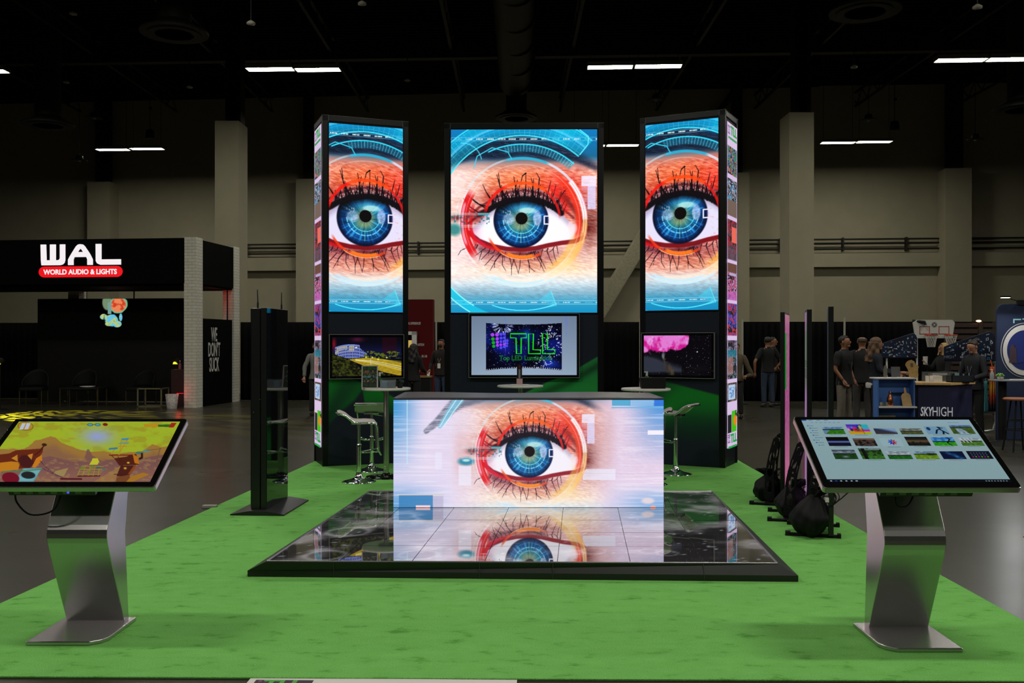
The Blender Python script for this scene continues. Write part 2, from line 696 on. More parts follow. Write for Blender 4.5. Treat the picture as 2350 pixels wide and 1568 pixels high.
    a = np.arctan2(Y - IY, X - IX)
    rays = 0.5 * vnoise(a * 26 / PI + 64, r * 1.5 + 3) + 0.5 * vnoise(a * 60 / PI + 128, r * 3 + 9)
    ic = np.stack([np.interp(r, [0, .25, .42, .62, .82, .93, 1.0], [c[i] for c in
         [(.42, .42, .36), (.42, .55, .50), (.14, .46, .56), (.03, .36, .60), (.02, .25, .48), (.01, .10, .27), (.005, .03, .12)]]) for i in range(3)], -1)
    ic = ic * (0.62 + 0.85 * rays)[..., None]
    ic = mix(ic, 0.5 * sm(rays, .60, .80) * sm(r, .3, .45) * (1 - sm(r, .82, .95)), (.35, .78, .95))
    ic = mix(ic, 0.5 * np.exp(-((X - 690) / 110) ** 2 - ((Y - 690) / 40) ** 2), (.45, .85, 1))
    im = (1 - sm(r, .965, 1.02)) * sm(Y, up - 6, up + 4)
    # glossy window reflections
    blk = vnoise(X / 9, Y / 9)
    ic = mix(ic, 0.85 * (1 - sm(np.hypot((X - 556) / 52, (Y - 780) / 50), .6, 1.1)) * (0.5 + 0.5 * blk), (.82, .88, 1))
    ic = mix(ic, 0.80 * (1 - sm(np.hypot((X - 775) / 36, (Y - 775) / 66), .7, 1.05)) * (0.6 + 0.4 * blk), (.85, .86, .98))
    ic = mix(ic, 0.75 * (1 - sm(np.hypot((X - 700) / 78, (Y - 715) / 26), .6, 1.1)), (.80, .95, .92))
    ic = mix(ic, 0.9 * (1 - sm(np.hypot((X - 540) / 42, (Y - 730) / 22), .5, 1.2)) * sm(vnoise(X / 6, Y / 12), .5, .62), (.95, .98, 1))
    ic = mix(ic, 0.5 * np.exp(-((X - 640) / 60) ** 2 - ((Y - 845) / 24) ** 2), (.62, .72, .50))
    ic = ic * (1 - .55 * np.exp(-((X - 500) / 75) ** 2 - ((Y - 690) / 75) ** 2))[..., None]
    ic = ic * (1 - .6 * (1 - sm(Y - up, 5, 55)))[..., None]
    C = C * (1 - im[..., None]) + ic * im[..., None]
    pm = 1 - sm(np.hypot(X - 655, Y - 775), 43, 49)
    C = mix(C, pm, (.03, .01, .02))
    # HUD inside the iris
    C = arc(C, X, Y, 655, 780, 108, 111, 95, 265, (.55, .95, .95), .8, 2)
    C = arc(C, X, Y, 655, 780, 175, 177, 95, 265, (.45, .85, .95), .4, 2)
    for k in range(9):
        an = math.radians(115 + k * 18)
        x0, y0 = 655 + 140 * math.sin(an), 780 - 140 * math.cos(an)
        dx, dy = 15 * math.cos(an), 15 * math.sin(an)
        C = line(C, X, Y, [(x0 - dx, y0 - dy), (x0 + dx, y0 + dy)], 7, (.65, .95, 1), .75)
    C = line(C, X, Y, [(650, 880), (650, 960)], 5, (.55, .95, 1), .6)
    # lashes: black lid line then strokes
    lidl = [(330, 745), (400, 712), (450, 680), (560, 640), (680, 622), (800, 642), (900, 690), (960, 735)]
    C = line(C, X, Y, lidl, 38, (.03, .02, .05), .95, 10)
    C = line(C, X, Y, [(250, 810), (330, 752), (400, 712)], 13, (.16, .02, .05), .8, 8)
    rnd = random.Random(5)
    ups = [((210, 622), (265, 690), (335, 735)), ((248, 600), (300, 650), (395, 705)), ((285, 628), (330, 665), (410, 690)), ((236, 690), (270, 720), (320, 745)),
           ((358, 515), (385, 575), (425, 640)), ((395, 585), (410, 610), (450, 650)), ((478, 425), (488, 520), (540, 645)), ((465, 440), (490, 530), (520, 645)),
           ((500, 520), (515, 580), (560, 640)), ((540, 560), (550, 600), (575, 640)), ((595, 455), (610, 540), (625, 640)), ((625, 480), (605, 560), (612, 640)),
           ((640, 520), (628, 580), (640, 630)), ((688, 428), (688, 520), (676, 625)), ((650, 500), (662, 450), (688, 430)), ((728, 465), (742, 520), (728, 625)),
           ((748, 470), (742, 540), (742, 628)), ((768, 428), (792, 470), (775, 628)), ((800, 520), (785, 560), (795, 640)), ((722, 540), (735, 580), (770, 635)),
           ((878, 492), (862, 560), (838, 650)), ((840, 560), (850, 600), (862, 655)), ((918, 520), (900, 590), (868, 665)), ((890, 570), (880, 620), (905, 690)),
           ((1004, 542), (965, 590), (930, 660)), ((960, 570), (945, 620), (900, 680)), ((985, 640), (965, 680), (945, 720)), ((1000, 665), (985, 700), (968, 735))]
    for k in range(40):
        x = rnd.uniform(430, 950)
        ups.append(((x + rnd.uniform(-15, 15), np.interp(x, [430, 680, 950], [600, 545, 640]) + rnd.uniform(-20, 25)), (x, np.interp(x, [430, 680, 950], [640, 590, 680])),
                    (x + rnd.uniform(-8, 12), float(np.interp(x, [430, 680, 950], [690, 625, 730])))))
    for p in ups:
        D, T = pline(X, Y, p)
        ww = 2.2 + 6.5 * T
        C = mix(C, 0.92 * (1 - sm(D, ww * .5, ww * .5 + 2.4)), (.06, .02, .06))
    los = [((372, 1135), (400, 1105), (440, 1060)), ((415, 1170), (450, 1110), (498, 1035)), ((448, 1150), (450, 1100), (505, 1040)), ((536, 1176), (508, 1130), (512, 1060)),
           ((578, 1208), (578, 1130), (560, 1060)), ((575, 1160), (590, 1110), (610, 1062)), ((632, 1197), (615, 1140), (590, 1080)), ((630, 1190), (642, 1140), (645, 1072)),
           ((756, 1180), (720, 1150), (690, 1045)), ((715, 1187), (712, 1120), (700, 1055)), ((828, 1182), (800, 1120), (750, 1030)), ((838, 1155), (810, 1100), (780, 1028)),
           ((800, 1150), (806, 1100), (770, 1040)), ((896, 1132), (870, 1080), (850, 1022)), ((922, 1108), (905, 1060), (895, 1005)), ((345, 1090), (375, 1060), (410, 1025)),
           ((300, 1060), (340, 1030), (380, 1000)), ((935, 1050), (930, 1020), (925, 990)), ((170, 1055), (190, 1020), (230, 1000)), ((330, 1095), (340, 1060), (350, 1030))]
    for k in range(22):
        x = rnd.uniform(290, 960)
        y = float(np.interp(x, [290, 400, 560, 700, 960], [975, 1015, 1050, 1045, 985]))
        los.append(((x + rnd.uniform(-30, 5), y + rnd.uniform(15, 60)), (x, y + 12), (x + 8, y - 8)))
    for p in los:
        D, T = pline(X, Y, p)
        ww = 2.0 + 3.6 * T
        C = mix(C, 0.8 * (1 - sm(D, ww * .5, ww * .5 + 2.2)), (.20, .08, .14))
    # rings
    C = arc(C, X, Y, CX, CY - 5, 282, 300, -75, -25, (.95, .13, .10), .9, 4, 6)
    C = arc(C, X, Y, CX, CY - 5, 282, 300, -25, 40, (.98, .34, .10), .85, 4, 8)
    C = arc(C, X, Y, CX, CY - 5, 282, 297, 40, 82, (.92, .12, .12), .8, 4, 6)
    C = arc(C, X, Y, CX, CY - 5, 278, 292, 150, 240, (.95, .30, .12), .8, 4, 6)
    C = arc(C, X, Y, CX, CY - 5, 264, 284, 162, 205, (1, .55, .15), .9, 4, 3)
    C = arc(C, X, Y, CX, CY - 5, 291, 294, 160, 215, (1, .85, .6), .8, 3, 3)
    # red crescent at right and red band at left
    A = np.degrees(np.arctan2(X - CX, CY - Y))
    RR = np.hypot(X - CX, Y - CY)
    if mode != 'side':
        cres = sm(RR, 395, 425) * (1 - sm(RR, 448, 462)) * sm(A, 25, 50) * (1 - sm(A, 100, 118))
        C = mix(C, .85 * cres, (.95, .22, .12))
        cres = sm(RR, 310, 335) * (1 - sm(RR, 345, 395)) * sm(A, 30, 48) * (1 - sm(A, 72, 85))
        C = mix(C, .55 * cres, (.92, .14, .12))
        C = arc(C, X, Y, CX, CY, 418, 472, -124, -62, (.88, .05, .08), .9, 6, 6)
        g = np.exp(-((X - 300) / 75) ** 2 - ((Y - 760) / 60) ** 2) * (1 - scl)
        C = mix(C, .75 * g, (.62, .05, .08))
        g = np.exp(-((X - 165) / 60) ** 2 - ((Y - 770) / 26) ** 2)
        C = mix(C, .8 * g, (.35, .06, .07))
        C = arc(C, X, Y, CX, CY, 452, 466, -112, -72, (1, .75, .85), .75, 4, 3)
        C = arc(C, X, Y, CX, CY, 385, 405, -118, -70, (.88, .08, .12), .6, 6, 5)
        for q in ((1040, 880), (1060, 850), (1030, 830)):
            C = disc(C, X, Y, q[0], q[1], 20, 34, (1, .9, .92), .6, .5)
    # big outer ring: cyan top, white right double ring, golden lower right, pale bottom
    C = arc(C, X, Y, CX, CY, 476, 492, -14, 24, (.20, .72, .85), .9, 4, 2)
    C = arc(C, X, Y, CX, CY, 482, 492, -60, -14, (.80, .92, .97), .55, 4, 6)
    C = arc(C, X, Y, CX, CY, 478, 492, 24, 52, (.85, .93, 1), .8, 4, 3)
    C = arc(C, X, Y, CX, CY, 462, 497, 50, 88, (1, .88, .90), .75, 4, 1)
    C = arc(C, X, Y, CX, CY, 468, 474, 50, 100, (1, 1, 1), .9, 3, 1)
    C = arc(C, X, Y, CX, CY, 484, 490, 50, 110, (1, .98, 1), .9, 3, 1)
    C = arc(C, X, Y, CX, CY, 462, 496, 88, 130, (1, .72, .42), .7, 6, 6)
    C = arc(C, X, Y, CX, CY, 400, 470, 108, 150, (1, .80, .35), .55, 22, 10)
    C = arc(C, X, Y, CX, CY, 440, 492, 128, 200, (1, .95, .88), .55, 16, 10)
    C = arc(C, X, Y, CX, CY, 466, 480, 160, 208, (.78, .92, 1), .8, 4, 4)
    C = arc(C, X, Y, CX, CY, 490, 500, 150, 215, (.80, .93, 1), .8, 4, 4)
    C = arc(C, X, Y, CX, CY, 474, 484, -135, -60, (1, .97, 1), .45, 4, 6)
    C = arc(C, X, Y, CX, CY, 508, 511, -150, -70, (.85, .95, 1), .5, 2, 4)
    C = arc(C, X, Y, CX, CY, 435, 440, -160, 160, (1, .95, .95), .28, 3, 3)
    # cyan HUD arcs on the brow
    if mode != 'bar':
        AL = sm(A, -70, -60) * (1 - sm(A, 40.5, 41.5))
        m = sm(RR, 655, 662) * (1 - sm(RR, 812, 820)) * AL
        C = mix(C, (.45 + .35 * sm(np.abs(A - 25), 12, 0) + .2 * sm(RR, 740, 760)) * m, (.02, .72, .86))
        grid = (np.abs((RR - 660) % 39 - 19) < 1.5) | (np.abs((A * 13) % 42 - 21) < 1.5)
        C = mix(C, .55 * m * grid * (.4 + .6 * vnoise(X / 60, Y / 60)), (.45, .95, 1))
        C = arc(C, X, Y, CX, CY, 654, 660, -70, 41, (.30, .92, 1), .95, 3)
        C = arc(C, X, Y, CX, CY, 735, 748, -70, 41, (.45, .85, 1), .6, 4)
        C = arc(C, X, Y, CX, CY, 812, 818, -70, 41, (.30, .92, 1), .8, 3)
        C = line(C, X, Y, [(1100, 290), (1163, 210), (1165, 150), (1100, 100)], 6, (.40, .95, 1))
        m = sm(RR, 530, 540) * (1 - sm(RR, 588, 592)) * sm(A, -16, -12) * (1 - sm(A, 41.5, 42.5))
        C = mix(C, .42 * m, (.10, .62, .74))
        C = mix(C, .55 * m * (np.abs((A * 10) % 24 - 12) < 2), (.55, .90, 1))
        C = arc(C, X, Y, CX, CY, 588, 594, -26, 42, (.25, .90, 1), .95, 3)
        C = line(C, X, Y, [(1052, 345), (1032, 372)], 5, (.30, .90, 1), .8)
        C = line(C, X, Y, [(290, 392), (315, 300), (430, 235), (550, 268), (580, 322)], 6, (.25, .82, .92))
        C = arc(C, X, Y, 200, 350, 148, 153, -5, 80, (.40, .90, 1), .7, 3)
        m = sm(RR, 735, 742) * (1 - sm(RR, 790, 800)) * (A < -90) * sm(-A, 100, 118)
        C = mix(C, .8 * m, (.10, .78, .90))
        C = arc(C, X, Y, CX, CY, 736, 741, -150, -115, (.6, 1, 1), .9, 3)
        C = arc(C, X, Y, CX, CY, 793, 798, -150, -115, (.6, 1, 1), .9, 3)
        C = arc(C, X, Y, CX, CY, 674, 679, 157, 200, (.40, .95, 1), .9, 2)
        C = poly(C, X, Y, [(878, 1325), (920, 1437), (790, 1395)], (.30, .85, .95), .45)
        C = line(C, X, Y, [(878, 1325), (920, 1437), (800, 1462)], 4, (.45, .95, 1), .8)
        for yy in (170, 1415):
            for s_ in (-13, 13):
                C = mix(C, .6 * (np.abs(Y - yy - s_) < 2.2), (.55, .88, 1))
            ph = ((X - 60) % 83)
            dots = (np.abs(Y - yy) < 3.8) & (ph < 56) & ((ph % 11) < 7)
            C = mix(C, (.35 + .6 * sm(vnoise(X / 90, Y * 0 + 3), .35, .6)) * dots, (.92, 1, 1))
    # pixel blocks at right, glitch at left
    if mode != 'side':
        bl = 0.75 + 0.2 * vnoise(X / 18, Y / 5)
        C = mix(C, bl * ((X > 1112) & (X < 1224) & (Y > 452) & (Y < 530)), (.93, .92, 1))
        C = mix(C, bl * ((X > 1160) & (X < 1222) & (Y > 528) & (Y < 705)), (.86, .84, .98))
        C = mix(C, .5 * ((X > 1112) & (X < 1162) & (Y > 528) & (Y < 705)) * sm(vnoise(X / 30, Y / 4), .4, .6), (.85, .65, .80))
        for yy in (736, 746, 828, 840):
            C = line(C, X, Y, [(60 if mode == 'bar' else 100, yy), (400, yy)], 3, (.80, .95, .97), .7)
        gx_ = vnoise(X / 13, Y / 11)
        m = ((X > 118) & (X < 410) & (Y > 748) & (Y < 822)) * sm(gx_, .66, .74)
        C = mix(C, .7 * m, (.08, .42, .46))
        C = rect(C, X, Y, 320, 737, 408, 750, (.15, .72, .78), .9)
        if mode == 'mid':
            C = disc(C, X, Y, 140, 860, 55, 45, (.10, .50, .50), .8, .5)
    C = line(C, X, Y, [(860, 758), (828, 758), (828, 818), (860, 818)], 8, (.95, .93, 1))
    C = line(C, X, Y, [(858, 770), (858, 806)], 3, (.6, .5, .85), .8)
    sun = 0.35 * np.exp(-((X - 1030) / 70) ** 2 - ((Y - 1130) / 60) ** 2)
    C = mix(C, sun, (1, .85, .5))
    if mode == 'bar':
        C = mix(C, np.zeros(sh) + 0.08, (.95, .93, 1))
        led = ((X * .0874 % 1) < .34) | ((Y * .0874 % 1) < .34)
        C = C * (1 - .09 * led)[..., None]
    elif mode == 'mid':
        C = np.clip(C, 0, 1) ** 1.1
    else:
        C = np.clip(C, 0, 1) ** 1.2
    return np.clip(C, 0, 1)


def eye_mid(U, V):
    return eye(115 + U * 1117, 97 + V * 1396, 'mid')


def eye_side(U, V):
    return eye(384 + U * 556, 97 + V * 1396, 'side')


def eye_bar(U, V):
    return eye(-536 + U * 2364, 330 + V * 926, 'bar')


# ------------------------------------------------------------------ materials
def concrete():
    m = mat('polished_concrete', lin(70, 66, 58), rough=0.32, spec=0.17)
    nt = m.node_tree
    b = nt.nodes['Principled BSDF']
    tc = nt.nodes.new('ShaderNodeTexCoord')
    n1 = nt.nodes.new('ShaderNodeTexNoise')
    n1.inputs['Scale'].default_value = 0.55
    n1.inputs['Detail'].default_value = 9
    n1.inputs['Roughness'].default_value = 0.55
    mp = nt.nodes.new('ShaderNodeMapping')
    mp.inputs['Scale'].default_value = (.8, 1.5, 1)
    nt.links.new(tc.outputs['Object'], mp.inputs[0])
    nt.links.new(mp.outputs[0], n1.inputs['Vector'])
    r = nt.nodes.new('ShaderNodeValToRGB')
    r.color_ramp.elements[0].position = 0.2
    r.color_ramp.elements[0].color = lin(48, 47, 39)
    r.color_ramp.elements[1].position = 0.8
    r.color_ramp.elements[1].color = lin(62, 60, 50)
    nt.links.new(n1.outputs[0], r.inputs[0])
    nt.links.new(r.outputs[0], b.inputs['Base Color'])
    n2 = nt.nodes.new('ShaderNodeTexNoise')
    n2.inputs['Scale'].default_value = .7
    n2.inputs['Detail'].default_value = 3
    nt.links.new(tc.outputs['Object'], n2.inputs['Vector'])
    mr = nt.nodes.new('ShaderNodeMapRange')
    mr.inputs['From Min'].default_value = 0.1
    mr.inputs['From Max'].default_value = 0.9
    mr.inputs['To Min'].default_value = 0.24
    mr.inputs['To Max'].default_value = 0.34
    nt.links.new(n2.outputs[0], mr.inputs[0])
    nt.links.new(mr.outputs[0], b.inputs['Roughness'])
    return m


def carpet_mat():
    m = mat('green_carpet', lin(112, 184, 84), rough=0.95, spec=0.1)
    nt = m.node_tree
    b = nt.nodes['Principled BSDF']
    b.inputs['Sheen Weight'].default_value = 0.25
    b.inputs['Sheen Tint'].default_value = lin(150, 220, 120)
    tc = nt.nodes.new('ShaderNodeTexCoord')
    mp = nt.nodes.new('ShaderNodeMapping')
    mp.inputs['Scale'].default_value = (3.6, 6.5, 1)
    nt.links.new(tc.outputs['Object'], mp.inputs[0])
    n1 = nt.nodes.new('ShaderNodeTexNoise')
    n1.inputs['Scale'].default_value = 1.6
    n1.inputs['Detail'].default_value = 7
    n1.inputs['Roughness'].default_value = 0.6
    nt.links.new(mp.outputs[0], n1.inputs['Vector'])
    r = nt.nodes.new('ShaderNodeValToRGB')
    r.color_ramp.elements[0].position = 0.31
    r.color_ramp.elements[0].color = lin(84, 150, 62)
    r.color_ramp.elements[1].position = 0.42
    r.color_ramp.elements[1].color = lin(114, 184, 90)
    e = r.color_ramp.elements.new(0.75)
    e.color = lin(124, 194, 102)
    nt.links.new(n1.outputs[0], r.inputs[0])
    n2 = nt.nodes.new('ShaderNodeTexNoise')
    n2.inputs['Scale'].default_value = 160
    n2.inputs['Detail'].default_value = 3
    nt.links.new(tc.outputs['Object'], n2.inputs['Vector'])
    mr = nt.nodes.new('ShaderNodeMapRange')
    mr.inputs['From Min'].default_value = 0.3
    mr.inputs['From Max'].default_value = 0.7
    mr.inputs['To Min'].default_value = 0.78
    mr.inputs['To Max'].default_value = 1.16
    nt.links.new(n2.outputs[0], mr.inputs[0])
    v = nt.nodes.new('ShaderNodeVectorMath')
    v.operation = 'SCALE'
    nt.links.new(r.outputs[0], v.inputs[0])
    nt.links.new(mr.outputs[0], v.inputs['Scale'])
    nt.links.new(v.outputs[0], b.inputs['Base Color'])
    bp = nt.nodes.new('ShaderNodeBump')
    bp.inputs['Strength'].default_value = 0.7
    bp.inputs['Distance'].default_value = 0.006
    nt.links.new(n2.outputs[0], bp.inputs['Height'])
    nt.links.new(bp.outputs[0], b.inputs['Normal'])
    return m


def brick_mat():
    m = mat('white_brick', lin(196, 192, 180), rough=0.8)
    nt = m.node_tree
    b = nt.nodes['Principled BSDF']
    tc = nt.nodes.new('ShaderNodeTexCoord')
    sp = nt.nodes.new('ShaderNodeSeparateXYZ')
    cb = nt.nodes.new('ShaderNodeCombineXYZ')
    ad = nt.nodes.new('ShaderNodeMath')
    ad.operation = 'ADD'
    nt.links.new(tc.outputs['Object'], sp.inputs[0])
    nt.links.new(sp.outputs[0], ad.inputs[0])
    nt.links.new(sp.outputs[1], ad.inputs[1])
    nt.links.new(ad.outputs[0], cb.inputs[0])
    nt.links.new(sp.outputs[2], cb.inputs[1])
    br = nt.nodes.new('ShaderNodeTexBrick')
    br.inputs['Color1'].default_value = lin(205, 202, 188)
    br.inputs['Color2'].default_value = lin(196, 193, 180)
    br.inputs['Mortar'].default_value = lin(140, 137, 126)
    br.inputs['Scale'].default_value = 1.0
    br.inputs['Mortar Size'].default_value = 0.004
    br.inputs['Brick Width'].default_value = 0.21
    br.inputs['Row Height'].default_value = 0.076
    nt.links.new(cb.outputs[0], br.inputs['Vector'])
    nt.links.new(br.outputs[0], b.inputs['Base Color'])
    bp = nt.nodes.new('ShaderNodeBump')
    bp.invert = True
    bp.inputs['Strength'].default_value = 0.5
    bp.inputs['Distance'].default_value = 0.01
    nt.links.new(br.outputs['Fac'], bp.inputs['Height'])
    nt.links.new(bp.outputs[0], b.inputs['Normal'])
    return m


M_floor = concrete()
M_wall = mat('painted_block_wall', lin(158, 151, 128), rough=0.9, spec=0.2, noise=0.04, nscale=1.5, bump=0.15)
M_ceil = mat('black_ceiling', (0.006, 0.006, 0.005, 1), rough=0.9, spec=0.1)
M_steel = mat('dark_steel', (0.008, 0.008, 0.007, 1), rough=0.7, spec=0.2)
M_duct = mat('dark_duct', (0.012, 0.011, 0.008, 1), rough=0.6, spec=0.3)
M_black = mat('black_plastic', (0.008, 0.008, 0.009, 1), rough=0.35)
M_mblack = mat('matt_black', (0.006, 0.006, 0.007, 1), rough=0.7, spec=0.25)
M_navy = mat('tower_frame_black', lin(11, 15, 26), rough=0.5, spec=0.25)
M_edge = mat('thin_metal_edge', lin(120, 120, 122), rough=0.3, metal=1)
M_chrome = mat('chrome', (0.86, 0.86, 0.88, 1), rough=0.07, metal=1)
M_steelp = mat('brushed_steel', (0.60, 0.57, 0.56, 1), rough=0.28, metal=1)
M_white = mat('white_laminate', lin(222, 218, 214), rough=0.4)
M_seat = mat('white_leatherette', lin(205, 196, 198), rough=0.45)
M_glass_black = mat('black_glass', (0.004, 0.004, 0.005, 1), rough=0.03, spec=0.6)
M_silver = mat('silver_painted_metal', lin(192, 189, 190), rough=0.27, metal=0.92, spec=0.5)
M_silver_rim = mat('silver_rim', lin(190, 186, 184), rough=0.25, metal=0.9)
M_drape = mat('black_drape', (0.0045, 0.0042, 0.0045, 1), rough=0.95, spec=0.05)
M_brick = brick_mat()
M_lens = mat('lamp_diffuser', (0.8, 0.8, 0.8, 1), rough=0.5, emit=(1.0, 0.98, 0.86, 1), es=LAMP_L)
M_led = attr_mat('led_wall_picture', es=1.12, rough=0.6, spec=0.2)
M_lcd = attr_mat('lcd_picture', es=1.0, rough=0.12, spec=0.5)
M_kiosk = attr_mat('touch_screen_picture', es=0.5, rough=0.14, spec=0.35)
M_kiosk2 = attr_mat('game_screen_picture', es=0.66, rough=0.14, spec=0.35)
M_strip = attr_mat('led_strip_picture', es=0.85, rough=0.5, spec=0.2)
M_wallpic = attr_mat('video_wall_picture', es=1.0, rough=0.6, spec=0.2)
M_print = attr_mat('printed_panel', es=0, rough=0.6, base=1, spec=0.3)
M_acryl = mat('clear_acrylic', (0.9, 0.92, 0.93, 1), rough=0.03, trans=1.0, ior=1.3)
M_green_e = mat('green_lettering_lit', (0, 0, 0, 1), emit=lin(20, 215, 20), es=1.0)
M_dgreen_e = mat('dark_green_lettering_lit', (0, 0, 0, 1), emit=lin(20, 130, 40), es=1.0)
M_sgreen_e = mat('strip_green_lettering', (0, 0, 0, 1), emit=lin(30, 165, 75), es=0.9)
M_spurp_e = mat('strip_purple_mark', (0, 0, 0, 1), emit=lin(150, 90, 170), es=0.9)
M_white_e = mat('white_lettering_lit', (0, 0, 0, 1), emit=lin(246, 238, 240), es=1.0)
M_red_e = mat('red_sign_lit', (0, 0, 0, 1), emit=lin(236, 10, 24), es=1.0)
M_grey_p = mat('grey_lettering', lin(190, 188, 182), rough=0.7)

# ------------------------------------------------------------------ the hall
b = MB()
b.box(-34, 34, -9, 46, -0.3, 0.0)
struct(b.build('floor', M_floor))
b = MB()
b.box(-34, 34, -9, 46, 12.12, 12.4)
struct(b.build('ceiling', M_ceil))


def wall_y(x):
    return 40.35 - 0.088 * x


WROT = math.atan(-0.088)
b = MB()
b.box(-34, 34, 0, 0.4, 0, 12.2)
o = struct(b.build('wall_back', M_wall))
o.location = (0, 40.35, 0)
o.rotation_euler = (0, 0, WROT)
for nm, x in (('wall_left', -34.3), ('wall_right', 34.0)):
    b = MB()
    b.box(x, x + 0.3, -9, 46, 0, 12.2)
    struct(b.build(nm, M_wall))

tn = [0]


def trim(mb, m, loc=(0, 0, 0), rz=0.0, bevel=0.0):
    tn[0] += 1
    o = struct(mb.build('trim_%d' % tn[0], m, bevel=bevel))
    o.location = loc
    o.rotation_euler = (0, 0, rz)
    return o


# pilasters on the back wall (painted to 8.5 m, bare dark steel above)
for px0, px1, dep in ((200, 254, .7), (679, 724, .7), (1668, 1719, .6), (2170, 2228, .8)):
    xm = gx((px0 + px1) / 2, 40.0)
    d = wall_y(xm) - dep
    xa, xb = gx(px0, d), gx(px1, d)
    b = MB()
    b.box(0, xb - xa, 0, dep + 0.1, 0, 8.48)
    trim(b, M_wall, (xa, d, 0), WROT)
    b = MB()
    b.box(0.25, xb - xa - 0.25, 0.2, dep, 8.48, 12.1)
    trim(b, M_duct, (xa, d, 0), WROT)
# free standing columns
for xa, d in ((gx(493, 29.8), 29.8), (8.30, 28.7)):
    b = MB()
    b.box(0, .74, 0, 1.0, 0, 8.49)
    trim(b, M_wall, (xa, d, 0), 0)
    b = MB()
    b.box(.25, .36, .25, .75, 8.49, 12.1)
    b.box(.25, .70, .48, .52, 8.49, 12.1)
    b.box(.62, .73, .25, .75, 8.49, 12.1)
    trim(b, M_steel, (xa, d, 0), 0)
# ledge and conduits along the back wall
b = MB()
b.box(-30, 30, -0.35, 0, 4.65, 5.2)
trim(b, M_wall, (0, 40.35, 0), WROT)
b = MB()
for z in (5.38, 5.62, 5.78):
    b.cyl((-30, -0.2, z), (30, -0.2, z), 0.035, n=8)
for k in range(24):
    b.box(-29 + k * 2.5, -28.94 + k * 2.5, -0.24, 0, 5.3, 5.85)
trim(b, M_duct, (0, 40.35, 0), WROT)
# sprayed diagonal brace behind the gap between the towers
M_spray = mat('sprayed_fireproofing', lin(140, 135, 112), rough=0.95, bump=1.0, nscale=12, noise=0.15)
b = MB()
p0 = Vector((gx(1330, 39.3), 39.3, gz(790, 39.3)))
p1 = Vector((gx(1560, 38.9), 38.9, gz(410, 38.9)))
dirv = (p1 - p0).normalized()
nrm = Vector((-dirv.z, 0, dirv.x)) * .32
pts = [(p0 + nrm), (p1 + nrm), (p1 - nrm), (p0 - nrm)]
b.prism([(p.x, p.z) for p in pts], 38.9, 39.3, 'y')
trim(b, M_spray, bevel=0.05)
# upper brace by the right tower
b = MB()
p0 = Vector((gx(1640, 39.3), 39.3, gz(270, 39.3)))
p1 = Vector((gx(1700, 38.9), 38.9, gz(190, 38.9)))
b.cyl(p0, p1, 0.12, n=8)
trim(b, M_duct)
# roof joists and beams
b = MB()
for k in range(14):
    x = -26 + k * 4
    b.box(x - 0.05, x + 0.05, -8, 40, 11.75, 11.8)
    b.box(x - 0.05, x + 0.05, -8, 40, 11.2, 11.25)
    for j in range(40):
        y = -4 + j * 1.1
        b.cyl((x, y, 11.25), (x, y + .55, 11.75), 0.02, n=4, caps=False)
        b.cyl((x, y + .55, 11.75), (x, y + 1.1, 11.25), 0.02, n=4, caps=False)
trim(b, M_duct)
b = MB()
for y in (22.5, 31.5):
    b.box(-33, 33, y, y + .3, 11.0, 11.6)
trim(b, M_duct, (0, 0, 0), HY)
# ceiling deck ribs
b = MB()
for k in range(90):
    b.box(-33, 33, 14 + k * 0.29, 14.12 + k * 0.29, 12.05, 12.12)
trim(b, M_ceil, (0, 0, 0), HY)


# ------------------------------------------------------------------ bar lights
def bar_light(px0, px1, py, d, label):
    z = gz(py, d)
    x0, x1 = gx(px0, d), gx(px1, d)
    L = x1 - x0
    t = thing('bar_light', label, 'ceiling light', ((x0 + x1) / 2, d, z), HY, 'paired bar lights hanging under the dark roof')
    b = MB()
    b.box(-L / 2, L / 2, -.17, .17, 0.02, .09)
    b.box(-L / 2, L / 2, -.19, -.17, -.02, .09)
    b.box(-L / 2, L / 2, .17, .19, -.02, .09)
    b.box(-L / 2, -L / 2 + .02, -.19, .19, -.02, .09)
    b.box(L / 2 - .02, L / 2, -.19, .19, -.02, .09)
    b.build('housing', mat('lamp_housing', lin(120, 118, 105), rough=.5), t)
    b = MB()
    b.box(-L / 2 + .05, L / 2 - .05, -.155, .155, -.012, .019)
    b.build('diffuser', M_lens, t)
    b = MB()
    for s_ in (-1, 1):
        b.cyl((s_ * L * .42, 0, .09), (s_ * L * .42, 0, 12.1 - z), .008, n=5)
    b.build('hanging_wire', M_duct, t)
    return t


bar_light(-100, 18, 163, 25.9, 'bar light cut by the left edge of the picture, high up')
bar_light(565, 675, 158, 25.5, 'left half of the lit pair above the left tower')
bar_light(677, 782, 159, 25.4, 'right half of the lit pair above the left tower')
bar_light(1347, 1453, 153, 25.1, 'left half of the lit pair above the gap beside the central tower')
bar_light(1456, 1565, 151, 25.1, 'right half of the lit pair above the gap beside the central tower')
bar_light(2148, 2262, 137, 24.7, 'left half of the lit pair in the top right corner')
bar_light(2267, 2383, 135, 24.6, 'right half of the lit pair cut by the top right edge')
bar_light(221, 297, 343, 36.3, 'left half of the far lit pair left of the pale column')
bar_light(299, 376, 341, 36.2, 'right half of the far lit pair left of the pale column')
bar_light(1312, 1389, 334, 35.6, 'far bar light mostly hidden behind the central tower')
bar_light(1391, 1466, 333, 35.5, 'far bar light seen between the central and right towers')
bar_light(1884, 1962, 327, 34.9, 'left half of the far lit pair right of the pale column')
bar_light(1966, 2046, 325, 34.8, 'right half of the far lit pair right of the pale column')
l = bpy.data.lights.new('hall_bar_light', 'AREA')
l.shape = 'RECTANGLE'
l.size, l.size_y = 2.5, .36
l.energy = LAMP_L * PI * 2.5 * .36 * 1.1
l.color = LAMP_C
o = bpy.data.objects.new('hall_bar_light', l)
